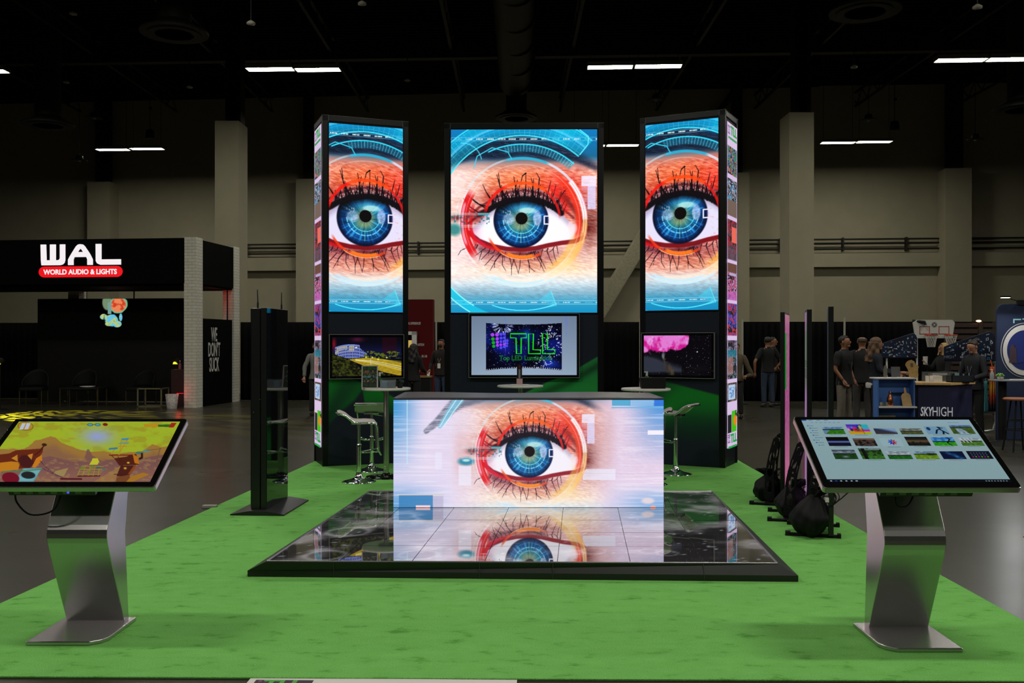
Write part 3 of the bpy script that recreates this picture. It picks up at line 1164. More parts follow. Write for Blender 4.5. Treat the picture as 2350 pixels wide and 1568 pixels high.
o.location = (-5.5, 35.9, LAMP_Z)
o.rotation_euler = (0, 0, HY)
COL.objects.link(o)


# round air diffusers
def air_diffuser(px, py, d, rpx, label, duct=True):
    t = thing('air_diffuser', label, 'air vent', (gx(px, d), d, gz(py, d)), 0, 'round ceiling air diffusers')
    R = rpx / F * d
    b = MB()
    b.lathe([(R, 0.0), (R * 1.0, .05), (R * .7, .16), (R * .45, .3)])
    b.build('cone', M_duct, t)
    b = MB()
    for q in (.78, .56, .34):
        b.lathe([(R * q, -.02), (R * q - .02, 0.02), (R * q - .10, .08)])
    b.build('vane_ring', M_duct, t)
    if duct:
        b = MB()
        b.cyl((0, 0, .25), (0, 0, 12.115 - gz(py, d)), R * .5, n=20)
        b.build('drop_duct', M_duct, t)


air_diffuser(400, 78, 21.0, 76, 'dark round air diffuser above left of the left tower')
air_diffuser(110, 288, 30.0, 57, 'dark round air diffuser hanging at far left')
air_diffuser(1185, 272, 32.0, 48, 'dark round air diffuser just above the central tower')
air_diffuser(1985, 28, 20.5, 80, 'dark round air diffuser at top right')
air_diffuser(2345, 252, 28.0, 62, 'dark round air diffuser at the right edge')
b = MB()
xd = gx(1180, 25)
b.cyl((gx(1172, 16), 16, 10.2), (gx(1182, 31.6), 31.6, 10.2), .52, n=24)
for k in range(8):
    y = 17 + k * 2
    b.cyl((gx(1173, 16) + (y - 16) * .013, y, 10.2), (gx(1173, 16) + (y - 16) * .013, y + .06, 10.2), .545, n=24)
tag(b.build('air_duct', M_duct), 'long round dark air duct running away under the roof above the central tower', 'air duct')
M_disc = mat('detector_white', lin(150, 146, 132), rough=.6)
for px, py, d, lab in ((168, 30, 21.5, 'small white sprinkler disc at top left corner'), (576, 52, 19.0, 'small white sprinkler disc above the left lit pair'),
                       (831, 7, 19.0, 'small white sprinkler disc at the top edge right of the left lit pair'), (2243, 15, 17.5, 'small white sprinkler disc at top right'), (1960, 153, 24.5, 'tiny sprinkler disc above the right pale column'),
                       (435, 199, 27, 'tiny sprinkler disc left of the dark steel column'), (935, 183, 27, 'tiny sprinkler disc right above the left tower'),
                       (152, 188, 27, 'tiny sprinkler disc at far left under the roof')):
    z = gz(py, d)
    t = thing('sprinkler_disc', lab, 'sprinkler', (gx(px, d), d, z), 0, 'sprinkler discs under the roof')
    b = MB()
    b.lathe([(.02, -.05), (.085, -.03), (.085, 0), (.03, .04)], n=16)
    b.build('plate', M_disc, t)
    b = MB()
    b.cyl((0, 0, .03), (0, 0, 12.1 - z), .012, n=6)
    b.build('drop_pipe', M_duct, t)
for px, py, d, lab in ((344, 308, 33.5, 'black speaker hanging on a wire above the far left lit pair'), (2053, 289, 32.5, 'black speaker hanging on a wire above the far right lit pair')):
    z = gz(py, d)
    t = thing('hanging_speaker', lab, 'speaker', (gx(px, d), d, z), 0, 'pendant speakers')
    b = MB()
    b.lathe([(.15, -.16), (.16, -.14), (.13, .14), (.05, .17)], n=20)
    b.build('body', M_steel, t)
    b = MB()
    b.cyl((0, 0, .16), (0, 0, 12.1 - z), .012, n=6)
    b.ball((.02, 0, .9), .06)
    b.build('hanging_wire', M_steel, t)
for px, py, d, lab in ((216, 268, 32, 'small bell shaped fixture hanging above the far left lit pair'), (182, 366, 33, 'small domed fixture hanging low at far left'),
                       (1505, 226, 31, 'domed fixture hanging above the right tower'), (1993, 273, 31, 'small white tipped fixture above the far right lit pair'),
                       (2238, 318, 32, 'domed fixture hanging at far right')):
    z = gz(py, d)
    t = thing('hanging_fixture', lab, 'ceiling fixture', (gx(px, d), d, z), 0, 'domed hanging fixtures')
    b = MB()
    b.lathe([(.02, .17), (.11, .13), (.13, .02), (.05, -.02)], n=16)
    b.build('dome', M_duct, t)
    b = MB()
    b.lathe([(.26, -.05), (.27, -.03), (.08, .0)], n=20)
    b.build('skirt', M_steel, t)
    b = MB()
    b.lathe([(.0, -.09), (.05, -.07), (.06, -.04)], n=12)
    b.build('bulb', M_disc, t)
    b = MB()
    b.cyl((0, 0, .15), (0, 0, 12.1 - z), .01, n=6)
    b.build('hanging_wire', M_steel, t)


# ------------------------------------------------------------------ pipe and drape
def drape(px0, px1, py_top, label, d=None):
    dd = d or 26.3
    x0, x1 = gx(px0, dd), gx(px1, dd)
    ztop = 2.16
    b = MB()
    L = x1 - x0
    n = max(8, int(L / .035))

    def fn(u, v):
        x = u * L
        a = .045 * math.sin(x * 2 * PI / .17 + 1.3 * math.sin(x * 2.1)) * (1 - .35 * v)
        return (x, a, .004 + (ztop - .004) * v)
    b.sheet(fn, n, 4, thick=.01)
    o = b.build('drape', M_drape)
    o.location = (x0, dd, 0)
    o.rotation_euler = (0, 0, HY)
    return tag(o, label, 'curtain', 'black pipe and drape curtain')


def pole(px, d, label, h=2.2, px_top=None):
    t = thing('drape_pole', label, 'pole', (gx(px, d), d, 0), 0, 'pale poles of the drape line')
    b = MB()
    b.cyl((0, 0, 0.02), (0, 0, h), .024, n=12)
    b.build('upright', mat('drape_pole', lin(175, 172, 160), rough=.5), t)
    b = MB()
    b.box(-.12, .12, -.12, .12, 0, .02)
    b.build('foot_plate', M_mblack, t)


drape(-60, 150, 743, 'black pleated drape at the far left edge beside the dark video wall', 27.5)
drape(552, 735, 743, 'black pleated drape between the brick column and the left tower', 26.5)
drape(925, 1025, 741, 'black pleated drape behind the man with the lanyard', 26.5)
drape(1375, 1476, 739, 'black pleated drape between the central and right towers', 26.3)
drape(1706, 1936, 737, 'black pleated drape behind the man in jeans', 26.0)
drape(1941, 2196, 736, 'black pleated drape behind the men in dark shirts', 25.9)
drape(2203, 2420, 736, 'black pleated drape at the right edge', 25.85)
pole(1001, 25.9, 'pale drape pole behind the man with the lanyard')
pole(1469, 25.6, 'pale drape pole beside the right tower left edge', 2.25)
pole(1704, 24.8, 'pale leaning drape pole right of the right tower', 2.2)
pole(1938, 25.05, 'pale drape pole above the dark haired man', 2.25)

# ------------------------------------------------------------------ green carpet and platform
CZ = 0.012
b = MB()
cp = [(-3.24, 4.63), (-3.13, 6.3), (-2.66, 12.9), (-2.62, 13.6), (3.1, 13.5), (3.07, 12.86), (2.965, 6.6), (2.95, 4.55)]
b.prism([p for p in cp], 0.0, CZ, 'z')
tag(b.build('carpet', carpet_mat(), bevel=.004), 'bright green carpet covering the whole booth floor', 'carpet')
b = MB()
b.tube([(-3.22, 4.66, .006), (-1, 4.63, .006), (1, 4.62, .006), (2.93, 4.565, .006)], .0055, n=8)
# the rolled front edge belongs to the carpet
o = b.build('rolled_edge', carpet_mat(), bpy.data.objects['carpet'])

PZ = 0.12


def quad(px, py, z):
    d = gd(py, z)
    return Vector((gx(px, d), d, z))


base = [quad(568, 1324, CZ), quad(1832, 1336, CZ), quad(1646, 1124, PZ), quad(835, 1122, PZ)]
for q in base:
    q.z = CZ
fl, fr, br_, bl = [quad(612, 1289, PZ), quad(1784, 1294, PZ), quad(1634, 1129, PZ), quad(848, 1128, PZ)]
plat = thing('dance_floor', 'raised glossy black LED dance floor in front of the screens, under the lit bar counter', 'stage', (0.03, 8.2, CZ), 0)
inv = Vector((0.03, 8.2, CZ))


def lerp2(u, v):
    return (fl * (1 - u) + fr * u) * (1 - v) + (bl * (1 - u) + br_ * u) * v


# body with ramp edge
b = MB()
o4 = [q - inv for q in base]
top = [q - inv for q in (fl, fr, br_, bl)]
mid = []
for q, c in zip(o4, top):
    mid.append(Vector((q.x, q.y, 0.042)))
topo = [Vector((t_.x * 1.006, t_.y * 1.008, t_.z - .002)) for t_ in top]
vs = [tuple(q - Vector((0, 0, q.z))) for q in o4] + [tuple(q) for q in mid] + [tuple(q) for q in topo]
b._add(vs, [(0, 1, 5, 4), (1, 2, 6, 5), (2, 3, 7, 6), (3, 0, 4, 7), (4, 5, 9, 8), (5, 6, 10, 9), (6, 7, 11, 10), (7, 4, 8, 11), (8, 9, 10, 11), (3, 2, 1, 0)])
M_ramp = mat('black_ramp_metal', (0.018, 0.02, 0.018, 1), rough=0.42, spec=0.4)
b.build('ramp_frame', M_ramp, plat)
b = MB()
# silver trim round the tiles
TR = .012
for a_, c_ in ((fl, fr), (fr, br_), (br_, bl), (bl, fl)):
    a2, c2 = a_ - inv, c_ - inv
    b.tube([a2 + Vector((0, 0, .002)), c2 + Vector((0, 0, .002))], .007, n=6)
b.build('silver_trim', mat('platform_trim', lin(150, 145, 152), rough=.35, metal=.8), plat)
M_tile = attr_mat('glossy_led_tile', es=1.5, rough=0.035, spec=0.6)
_b = M_tile.node_tree.nodes['Principled BSDF']
_b.inputs['IOR'].default_value = 4.5
_b.inputs['Roughness'].default_value = 0.02
_b.inputs['Coat Weight'].default_value = 1.0
_b.inputs['Coat Roughness'].default_value = 0.015
_b.inputs['Coat IOR'].default_value = 1.7
_b.inputs['Base Color'].default_value = (0.012, 0.011, 0.012, 1)
_b.inputs['Specular IOR Level'].default_value = 0.5


def moon(U0, U1, V0, V1):
    def fn(U, V):
        X = (U0 + (U1 - U0) * U) * 7
        Y = (V0 + (V1 - V0) * (1 - V)) * 6
        n = fbm(X * 1.5, Y * 1.5, 5)
        C = np.repeat((0.10 + 0.34 * sm(n, .42, .75))[..., None], 3, -1) * np.array([1, .97, .98])
        rr = random.Random(11)
        for k in range(26):
            cx, cy, r = rr.uniform(0, 7), rr.uniform(0, 6), rr.uniform(.06, .34)
            q = np.hypot(X - cx, Y - cy) / r
            C = mix(C, .55 * np.exp(-((q - 1) / .14) ** 2), (.52, .52, .53))
            C = mix(C, .5 * (1 - sm(q, .7, .95)), (.05, .05, .05))
        sp = vnoise(X * 14, Y * 14)
        return mix(C, .6 * sm(sp, .88, .97), (.7, .7, .72))
    return fn


g = 0.0007
for i in range(7):
    for j in range(6):
        u0, u1, v0, v1 = i / 7 + g, (i + 1) / 7 - g, j / 6 + g, (j + 1) / 6 - g
        P = [lerp2(u0, v0) - inv, lerp2(u1, v0) - inv, lerp2(u0, v1) - inv]
        ex, ey = P[1] - P[0], P[2] - P[0]
        tz = P[0].z + .002 + .0006 * random.random()
        M = Matrix(((ex.x, ey.x, 0, P[0].x), (ex.y, ey.y, 0, P[0].y), (random.uniform(-.0006, .0006), random.uniform(-.0006, .0006), 1, tz), (0, 0, 0, 1)))
        picture('floor_tile', M_tile, plat, 1, 1, 24, 24, moon(u0, u1, v0, v1), M)
# seams in the front ramp
b = MB()
for px in (770, 1107, 1276, 1620):
    a_ = mid[0].lerp(mid[1], (px - 568) / 1264.0)
    q = topo[0].lerp(topo[1], (a_.x - topo[0].x) / (topo[1].x - topo[0].x))
    b.tube([(q.x, q.y, q.z), (a_.x, a_.y - .001, a_.z), (a_.x, a_.y - .001, .002)], .0025, n=4)
b.build('ramp_seam', mat('seam_grey', lin(60, 58, 56), rough=.6), plat)

# ------------------------------------------------------------------ LED bar counter
bar = thing('led_bar_counter', 'low bar counter whose whole front is a lit screen showing a blue eye', 'counter', (-1.072, 8.668, PZ + .003), 0)
b = MB()
b.box(0, 2.443, .004, .95, 0, .975)
b.build('cabinet', mat('counter_black', (0.01, 0.01, 0.012, 1), rough=.5), bar)
b = MB()
b.sheet(lambda u, v: (-.004 + u * 2.451, -.004 + v * .956, .985 + .006 * math.sin(u * 9 + 1) * v), 40, 8, thick=.012)
b.build('countertop', mat('counter_top_grey', lin(70, 68, 74), rough=.42, spec=.5), bar)
picture('lit_front', M_led, bar, 2.443, .972, 620, 245, eye_bar, Matrix.Translation((0, 0, .002)) @ FACE_FRONT)


# ------------------------------------------------------------------ towers
def swoosh(side):
    def fn(U, V):
        # V: 0 at 2.0 m, 1 at floor ; U along the face
        X, Y = U, V
        C = np.zeros(U.shape + (3,)) + np.array([.075, .105, .175])
        n = .5 + .5 * np.sin(X * 7 + Y * 16 + 2 * np.sin(X * 4))
        if side == 'left':
            topy = np.interp(X, [0, .2, .45, .86, 1], [.38, .405, .45, .545, .60])
            boty = np.interp(X, [0, .17, .34, .45, .5, .8, 1], [.745, .655, .59, .52, .66, .68, .70])
            m = sm(Y, topy, topy + .015) * (1 - sm(Y, boty - .035, boty + .01))
            g1 = np.stack([.0 + 0 * X, .34 + .16 * n - .10 * sm(Y, topy, boty), .14 + 0 * X], -1)
        elif side == 'right':
            topy = np.interp(X, [0, .3, .6, 1], [.40, .45, .485, .53])
            m = sm(Y, topy, topy + .015) * (1 - sm(Y, .62, .90))
            g1 = np.stack([.04 + 0 * X, .34 + .18 * n, .16 + 0 * X], -1)
        else:
            topy = np.interp(X, [.30, .45, .62, .82, 1], [.70, .555, .47, .386, .28])
            m = sm(Y, topy, topy + .012)
            band = np.exp(-((Y - topy - .07) / .03) ** 2)
            g1 = np.stack([.12 - .09 * band, .52 - .22 * band + .06 * n, .26 - .10 * band], -1)
        m = m[..., None]
        return C * (1 - m) + g1 * m
    return fn


def strip_pic(flip):
    rr = random.Random(3)

    def fn(U, V):
        X = (1 - U) if flip else U
        Y = V
        C = np.zeros(U.shape + (3,)) + np.array([.90, .80, .95])

        def photo(y0, y1, cols, k):
            nonlocal C
            m = (Y > y0) & (Y < y1) & (X > .03) & (X < .97)
            n = vnoise(X * 9 + k * 31, (Y - y0) * 160 + k * 7)
            n2 = vnoise(X * 22 + k * 11, (Y - y0) * 330 + k * 5)
            P = np.zeros(C.shape) + np.array([.14, .12, .15])
            cols = [tuple(.75 * v + .25 * (sum(c) / 3) for v in c) for c in cols]
            for i, c in enumerate(cols):
                t_ = sm(np.where(i % 2, n, n2), .38 + .07 * i, .46 + .07 * i)
                P = mix(P, t_ * (vnoise(X * 5 + i * 9, (Y - y0) * 70 + i * 3 + k) > .38), c)
            C = mix(C, m * 1.0, (0, 0, 0)) + P * m[..., None]
        photo(.070, .158, [(.55, .45, .50), (.85, .45, .35), (.15, .55, .75), (.12, .60, .35)], 1)
        photo(.170, .285, [(.45, .45, .48), (.20, .60, .85), (.75, .72, .80), (.30, .28, .28)], 2)
        C = rect(C, X, Y, .03, .235, .97, .285, (.48, .40, .36))
        photo(.297, .420, [(.85, .15, .25), (.30, .28, .32), (.80, .10, .18)], 3)
        C = rect(C, X, Y, .45, .318, .93, .365, (.98, .45, .38))
        C = rect(C, X, Y, .03, .385, .97, .42, (.45, .34, .40), .7)
        photo(.432, .545, [(.75, .45, .70), (.80, .20, .35), (.85, .55, .85)], 4)
        C = rect(C, X, Y, .03, .432, .97, .458, (.45, .30, .25))
        C = rect(C, X, Y, .20, .462, .90, .470, (.75, .70, .85))
        C = rect(C, X, Y, .03, .52, .97, .545, (.85, .45, .85), .7)
        photo(.555, .655, [(.25, .25, .95), (.90, .12, .18), (.18, .30, .85)], 5)
        photo(.668, .700, [(.60, .58, .72), (.35, .25, .35)], 6)
        photo(.70, .79, [(.60, .45, .45), (.20, .18, .2), (.30, .55, .65)], 7)
        C = rect(C, X, Y, .05, .72, .6, .775, (.72, .52, .50), .7)
        C = rect(C, X, Y, .05, .70, .95, .72, (.15, .55, .65), .7)
        photo(.80, .86, [(.62, .45, .30), (.3, .25, .25)], 8)
        C = rect(C, X, Y, .12, .808, .80, .852, (.75, .84, .96))
        bl = vnoise(X * 14, Y * 330)
        C = mix(C, .8 * sm(bl, .5, .6) * ((X > .2) & (X < .74) & (Y > .815) & (Y < .848)), (.30, .50, .80))
        C = rect(C, X, Y, .06, .90, .42, .955, (.14, .13, .15))
        C = rect(C, X, Y, .44, .89, .92, .955, (.28, .78, .10))
        C = disc(C, X, Y, .78, .920, .18, .016, (.95, .55, .10), 1, .3)
        C = mix(C, (Y > .888) & (Y < .96) & (X > .80) & (bl > .5) & (Y < .91), (.15, .25, .12))
        for y0 in (.022, .972):
            for k in range(5):
                C = rect(C, X, Y, .06, y0 - .012 + k * .0055, .30, y0 - .0095 + k * .0055, (.45, .20, .50), .8)
        return C
    return fn


def tower(name, label, loc, rz, W, D, H, face, sx0, sx1, sz0, sz1, eyefn, nx, strip, x_left):
    """x_left: local x of the face's left edge; side strip at the outer side"""
    t = thing(name, label, 'LED screen tower', loc, rz, 'tall LED screen towers')
    xl, xr = x_left, x_left + W
    b = MB()
    b.box(xl + .012, xr - .012, .012, D - .012, 0.0, H - .012)
    b.build('cabinet', M_navy, t)
    b = MB()
    for x in (xl, xr - .075):
        b.box(x, x + .075, 0, .06, 0, H)
        b.box(x, x + .075, D - .06, D, 0, H)
    b.build('corner_post', mat('post_black', lin(7, 8, 12), rough=.35, spec=.3), t, bevel=.004)
    b = MB()
    b.box(xl, xr, 0, .05, H - .07, H)
    b.box(xl, xr, D - .05, D, H - .07, H)
    b.box(xl, xl + .05, 0, D, H - .07, H)
    b.box(xr - .05, xr, 0, D, H - .07, H)
    b.build('top_rail', mat('post_black', None), t)
    b = MB()
    for (a0, a1) in (((xl, 0), (xr, 0)), ((xl, D), (xl, 0)), ((xr, 0), (xr, D))):
        b.tube([(a0[0], a0[1], H), (a1[0], a1[1], H)], .004, n=4)
    for x in (xl + .078, xr - .078):
        b.tube([(x, -.001, .02), (x, -.001, H)], .0022, n=4)
    b.build('metal_edge', M_edge, t)
    picture('printed_front', M_print, t, W - .16, sz0 - .03, 160, 200, swoosh(face), Matrix.Translation((xl + .08, .004, .005)) @ FACE_FRONT)
    picture('main_screen', M_led, t, sx1 - sx0, sz1 - sz0, nx, 440, eyefn, Matrix.Translation((sx0, -.006, sz0)) @ FACE_FRONT)
    b = MB()
    fw = .012
    b.box(sx0 - fw, sx0, -.008, .02, sz0 - fw, sz1 + fw)
    b.box(sx1, sx1 + fw, -.008, .02, sz0 - fw, sz1 + fw)
    b.box(sx0, sx1, -.008, .02, sz0 - fw, sz0)
    b.box(sx0, sx1, -.008, .02, sz1, sz1 + fw)
    b.build('screen_frame', M_mblack, t)
    if strip:
        if strip == 'left':
            M = Matrix.Translation((xl - .004, D - .07, .24)) @ FACE_LEFT
        else:
            M = Matrix.Translation((xr + .004, .09, .24)) @ FACE_RIGHT
        st = picture('side_screen', M_strip, t, .52, 4.2, 48, 500, strip_pic(False), M)
        for z0 in (4.30, .30):
            if strip == 'left':
                loc1, f_ = (xl - .008, D - .07 - .17, z0), FACE_LEFT
                loc2 = (xl - .008, D - .07 - .26, z0 - .07)
            else:
                loc1, f_ = (xr + .008, .09 + .17, z0), FACE_RIGHT
                loc2 = (xr + .008, .09 + .26, z0 - .07)
            lettering('TLL', M_sgreen_e, st, loc1, .155, f_, sx=1.25, bold=.006, align='LEFT', name='strip_lettering')
            lettering('TOP LED LUMINATION', M_sgreen_e, st, loc2, .042, f_, name='strip_lettering')
    return t


MATS['post_black'] = None
del MATS['post_black']
mat('post_black', lin(7, 8, 12), rough=.35, spec=.3)
H_T = 4.54
tw_l = tower('screen_tower', 'left tall black tower with a narrow lit eye screen, angled inward', (-2.444, 12.36, CZ), math.radians(21), 1.14, .66, H_T,
             'left', .083, 1.062, 2.0, 4.44, eye_side, 180, 'left', 0.0)
tw_r = tower('screen_tower', 'right tall black tower with a narrow lit eye screen and photo strip on its side', (2.712, 12.2, CZ), math.radians(-27), 1.14, .66, H_T + .03,
             'right', -1.06, -.085, 2.02, 4.47, eye_side, 180, 'right', -1.14)
tw_c = tower('screen_tower', 'central wide black tower with the largest eye screen', (-.905, 12.85, CZ), math.radians(-.6), 2.132, .6, H_T,
             'mid', .087, 2.044, 2.0, 4.452, eye_mid, 360, None, 0.0)


# ------------------------------------------------------------------ wall mounted monitors on the towers
def monitor(tower_o, x0, x1, z0, z1, label, fn, nx, ny, extra=None):
    Mw = Matrix.Translation(tower_o.location) @ Matrix.Rotation(tower_o.rotation_euler.z, 4, 'Z')
    p = Mw @ Vector((x0, -.055, z0 - CZ))
    t = thing('wall_monitor', label, 'monitor', p, tower_o.rotation_euler.z, 'flat monitors mounted on the towers')
    W, H = x1 - x0, z1 - z0
    b = MB()
    b.box(0, W, 0, .05, 0, H)
    b.build('housing', M_black, t, bevel=.003)
    b = MB()
    e = .006
    b.box(-e, 0, -.004, .04, -e, H + e)
    b.box(W, W + e, -.004, .04, -e, H + e)
    b.box(0, W, -.004, .04, -e, 0)
    b.box(0, W, -.004, .04, H, H + e)
    b.build('metal_rim', mat('monitor_rim', lin(170, 166, 164), rough=.35, metal=.6), t)
    b = MB()
    b.box(.001, W - .001, -.003, 0.001, .001, H - .001)
    b.build('glass_front', M_glass_black, t)
    m = .032
    d_ = picture('display', M_lcd, t, W - 2 * m, H - 2 * m, nx, ny, fn, Matrix.Translation((m, -.005, m)) @ FACE_FRONT)
    if extra:
        extra(t, d_, W, H)
    return t


def colosseum(U, V):
    X, Y = U * 600, V * 340
    C = np.zeros(U.shape + (3,)) + np.array([.02, .02, .06])
    C = mix(C, .7 * np.exp(-((Y - 130) / 60) ** 2), (.07, .09, .28))
    C = mix(C, .8 * np.exp(-((X - 15) / 16) ** 2 - ((Y - 60) / 50) ** 2), (.6, .06, .12))
    C = mix(C, .6 * np.exp(-((X - 215) / 50) ** 2 - ((Y - 20) / 22) ** 2), (.45, .1, .25))
    C = mix(C, .45 * ((X > 430) & (X < 560) & (Y < 150)), (.22, .02, .05))
    # amphitheatre
    topw = 62 + ((X - 160) / 125.0) ** 2 * 22
    body = (X > 25) & (X < 300) & (Y > topw) & (Y < 186 - np.abs(X - 160) * .1) & ((X < 235) | (Y > 95 + (X - 235) * .8))
    base_ = np.zeros(C.shape) + np.array([.46, .52, .80])
    cu = (Y - topw)
    arch = ((np.abs((X - 8) % 15 - 7.5) < 4.5) & ((cu % 27) > 9)) & (cu > 12)
    base_ = mix(base_, arch * .85, (.10, .12, .30))
    warm = arch & (cu < 66) & (X < 190)
    base_ = mix(base_, warm * .8 * (vnoise(X / 15, cu / 27) > .3), (.90, .80, .18))
    C = np.where(body[..., None], base_, C)
    C = disc(C, X, Y, 204, 90, 8, 6, (1, 1, .7), 1, .6)
    # trees
    n = fbm(X / 16, Y / 12, 3)
    hill = (Y > np.interp(X, [0, 60, 150, 200, 260, 600], [140, 165, 190, 225, 300, 340]))
    C = np.where(hill[..., None], np.stack([.16 * n + .04, .18 * n + .04, .03 + 0 * n], -1) * (.4 + .9 * sm(n, .35, .6))[..., None] + .02, C)
    m = (X > 270) & (Y > 130 + 10 * np.sin(X / 30)) & (Y < 186)
    C = np.where(m[..., None] & (n[..., None] > .5), np.array([.36, .42, .10]) * (0.4 + .8 * n[..., None]), C)
    # road with light trails
    up = np.interp(X, [150, 300, 450, 600], [192, 180, 195, 225])
    dn = np.interp(X, [150, 300, 450, 600], [200, 262, 310, 345])
    road = (X > 150) & (Y > up) & (Y < dn)
    rd = np.stack([.55 + .2 * n, .46 + .18 * n, .10 + .05 * n], -1)
    C = np.where(road[..., None], rd, C)
    for k, c in ((0, (.95, .92, .55)), (14, (.85, .88, .92)), (26, (.95, .85, .3))):
        C = line(C, X, Y, [(200, 196 + k * .3), (330, 206 + k * .7), (450, 228 + k), (600, 262 + k * 1.3)], 4, c, .8, 3)
    C = line(C, X, Y, [(330, 180), (450, 200), (600, 215)], 3, (.75, .70, .2), .7, 3)
    for x, y in ((345, 178), (290, 176), (395, 195), (470, 180)):
        C = disc(C, X, Y, x, y, 7, 7, (1, .95, .5), .9, .7)
    C = line(C, X, Y, [(330, 190), (330, 240)], 3, (.85, .88, .92), .8)
    return C


def nebula(U, V):
    X, Y = U * 580, V * 330
    n = fbm(X / 60, Y / 60, 4)
    n2 = fbm(X / 25 + 9, Y / 30, 3)
    C = np.zeros(U.shape + (3,)) + np.array([.03, .02, .04])
    st = vnoise(X / 1.6, Y / 1.6)
    C = mix(C, .8 * sm(st, .93, .99), (.8, .85, .9))
    g = sm(150 - np.abs(X - 120) * .1 - (X > 360) * (X - 360) * 2 - Y + 60 * (n - .5), 0, 20) * (1 - sm(X + 40 * (n2 - .5), 385, 405))
    C = mix(C, g, (.80, .10, .55))
    C = mix(C, g * sm(n + .002 * (120 - Y), .42, .7), (.88, .48, .82))
    C = mix(C, g * sm(n2, .55, .8) * .6, (.92, .70, .90))
    C = mix(C, np.exp(-((X - 215) / 60) ** 2 - ((Y - 170) / 22) ** 2) * g * .6, (.75, .02, .45))
    m = sm(Y, 150 + .25 * X, 200 + .3 * X) * (1 - sm(Y, 290, 320)) + np.exp(-((X - 60) / 90) ** 2 - ((Y - 240) / 60) ** 2)
    C = mix(C, np.clip(m, 0, 1) * .7 * (X < 330), (.24, .27, .33))
    D, T = pline(X, Y, [(165, 175), (190, 220), (215, 270), (240, 310)])
    C = mix(C, (1 - sm(D, 0, 12 + 46 * T)) * .7 * sm(n2, .3, .6), (.36, .30, .20))
    C = mix(C, (1 - sm(np.hypot(X - 170, (Y - 168) / 2), 6, 18)) * .8, (.45, .50, .55))
    C = disc(C, X, Y, 462, 135, 5, 5, (.9, .95, 1), .9, .6)
    C = mix(C, .5 * np.exp(-((X - 210) / 20) ** 2 - ((Y - 275) / 25) ** 2), (.25, .14, .04))
    return C


def tll_tv(U, V):
    X, Y = 245 + U * 1410, 205 + V * 795
    C = np.stack([.45 + .13 * V, .52 + .14 * V, .62 + .13 * V], -1) * (0.95 + .05 * np.cos((U - .5) * 3))[..., None]
    tp = 296 + 22 * (1 - ((X - 948) / 510) ** 2)
    bt = 938 - 32 * (1 - ((X - 948) / 510) ** 2)
    m = (X > 440) & (X < 1457) & (Y > tp) & (Y < bt)
    n = fbm(X / 160, Y / 160, 4)
    I = np.zeros(C.shape) + np.array([.01, .01, .08])
    I = mix(I, sm(n, .40, .72) * .8, (.05, .10, .50))
    I = mix(I, np.exp(-((X - 700) / 110) ** 2 - ((Y - 640) / 150) ** 2) * .7, (.08, .10, .60))
    I = mix(I, np.exp(-((X - 990) / 50) ** 2 - ((Y - 460) / 90) ** 2) * .7, (.10, .25, .70))
    I = mix(I, np.exp(-((X - 1300) / 110) ** 2 - ((Y - 850) / 60) ** 2) * .8, (.08, .22, .75))
    I = mix(I, np.exp(-((X - 700) / 4) ** 2 - ((Y - 560) / 110) ** 2), (.5, .6, 1))
    R = np.hypot(X - 665, (Y - 320) * 1.1)
    A = np.arctan2(Y - 320, X - 665)
    ray = vnoise(A * 22 + 80, R / 55.0)
    I = mix(I, sm(ray, .52, .70) * sm(R, 50, 70) * (1 - sm(R, 130, 160)) * .95, (.75, .80, 1))
    rr = random.Random(9)
    for cx, cy, r0, r1, n_ in ((1330, 560, 60, 190, 90), (1200, 830, 20, 120, 40), (1330, 380, 10, 90, 20)):
        for k in range(n_):
            a = rr.uniform(0, 2 * PI)
            q = rr.uniform(r0, r1)
            x, y = cx + q * math.cos(a), cy + q * math.sin(a)
            if x > 1450:
                continue
            sub = (np.abs(X - x) < 24) & (np.abs(Y - y) < 24)
            if sub.any():
                I = line(I, X, Y, [(x, y), (x + 13 * math.cos(a), y + 13 * math.sin(a))], 5, (.85, .88, 1), .9, 2)
    st = vnoise(X / 7, Y / 7)
    I = mix(I, sm(st, .93, .98) * .8, (.8, .85, 1))
    dots = (np.abs(Y - bt + 10) < 5) & ((X % 30) < 12)
    I = mix(I, dots * .9, (.8, .8, .85))
    C = np.where(m[..., None], I, C)
    cols = {'p': (.66, .25, .95), 'g': (.08, .66, .10), 'b': (.33, .28, .95)}
    for cx, cy, r, c in ((527, 457, 25, 'p'), (588, 454, 25, 'p'), (641, 450, 20, 'b'), (686, 448, 20, 'b'), (532, 513, 23, 'g'), (590, 510, 22, 'p'),
                         (642, 502, 20, 'b'), (686, 497, 19, 'b'), (539, 563, 22, 'g'), (592, 557, 21, 'p'), (640, 549, 18, 'b'), (683, 541, 18, 'b'),
                         (724, 536, 18, 'b'), (543, 611, 21, 'g'), (593, 600, 20, 'p'), (638, 591, 18, 'p'), (683, 584, 17, 'p'), (722, 573, 17, 'b'),
                         (641, 631, 19, 'b'), (684, 618, 18, 'b'), (720, 608, 15, 'b')):
        C = disc(C, X, Y, cx, cy, r, r, cols[c])
    for pts in ([(672, 180), (700, 260), (712, 420)], [(1500, 180), (1512, 330), (1518, 480)], [(1520, 200), (1532, 330)]):
        C = line(C, X, Y, pts, 4, (.35, .42, .95), .8)
    return C


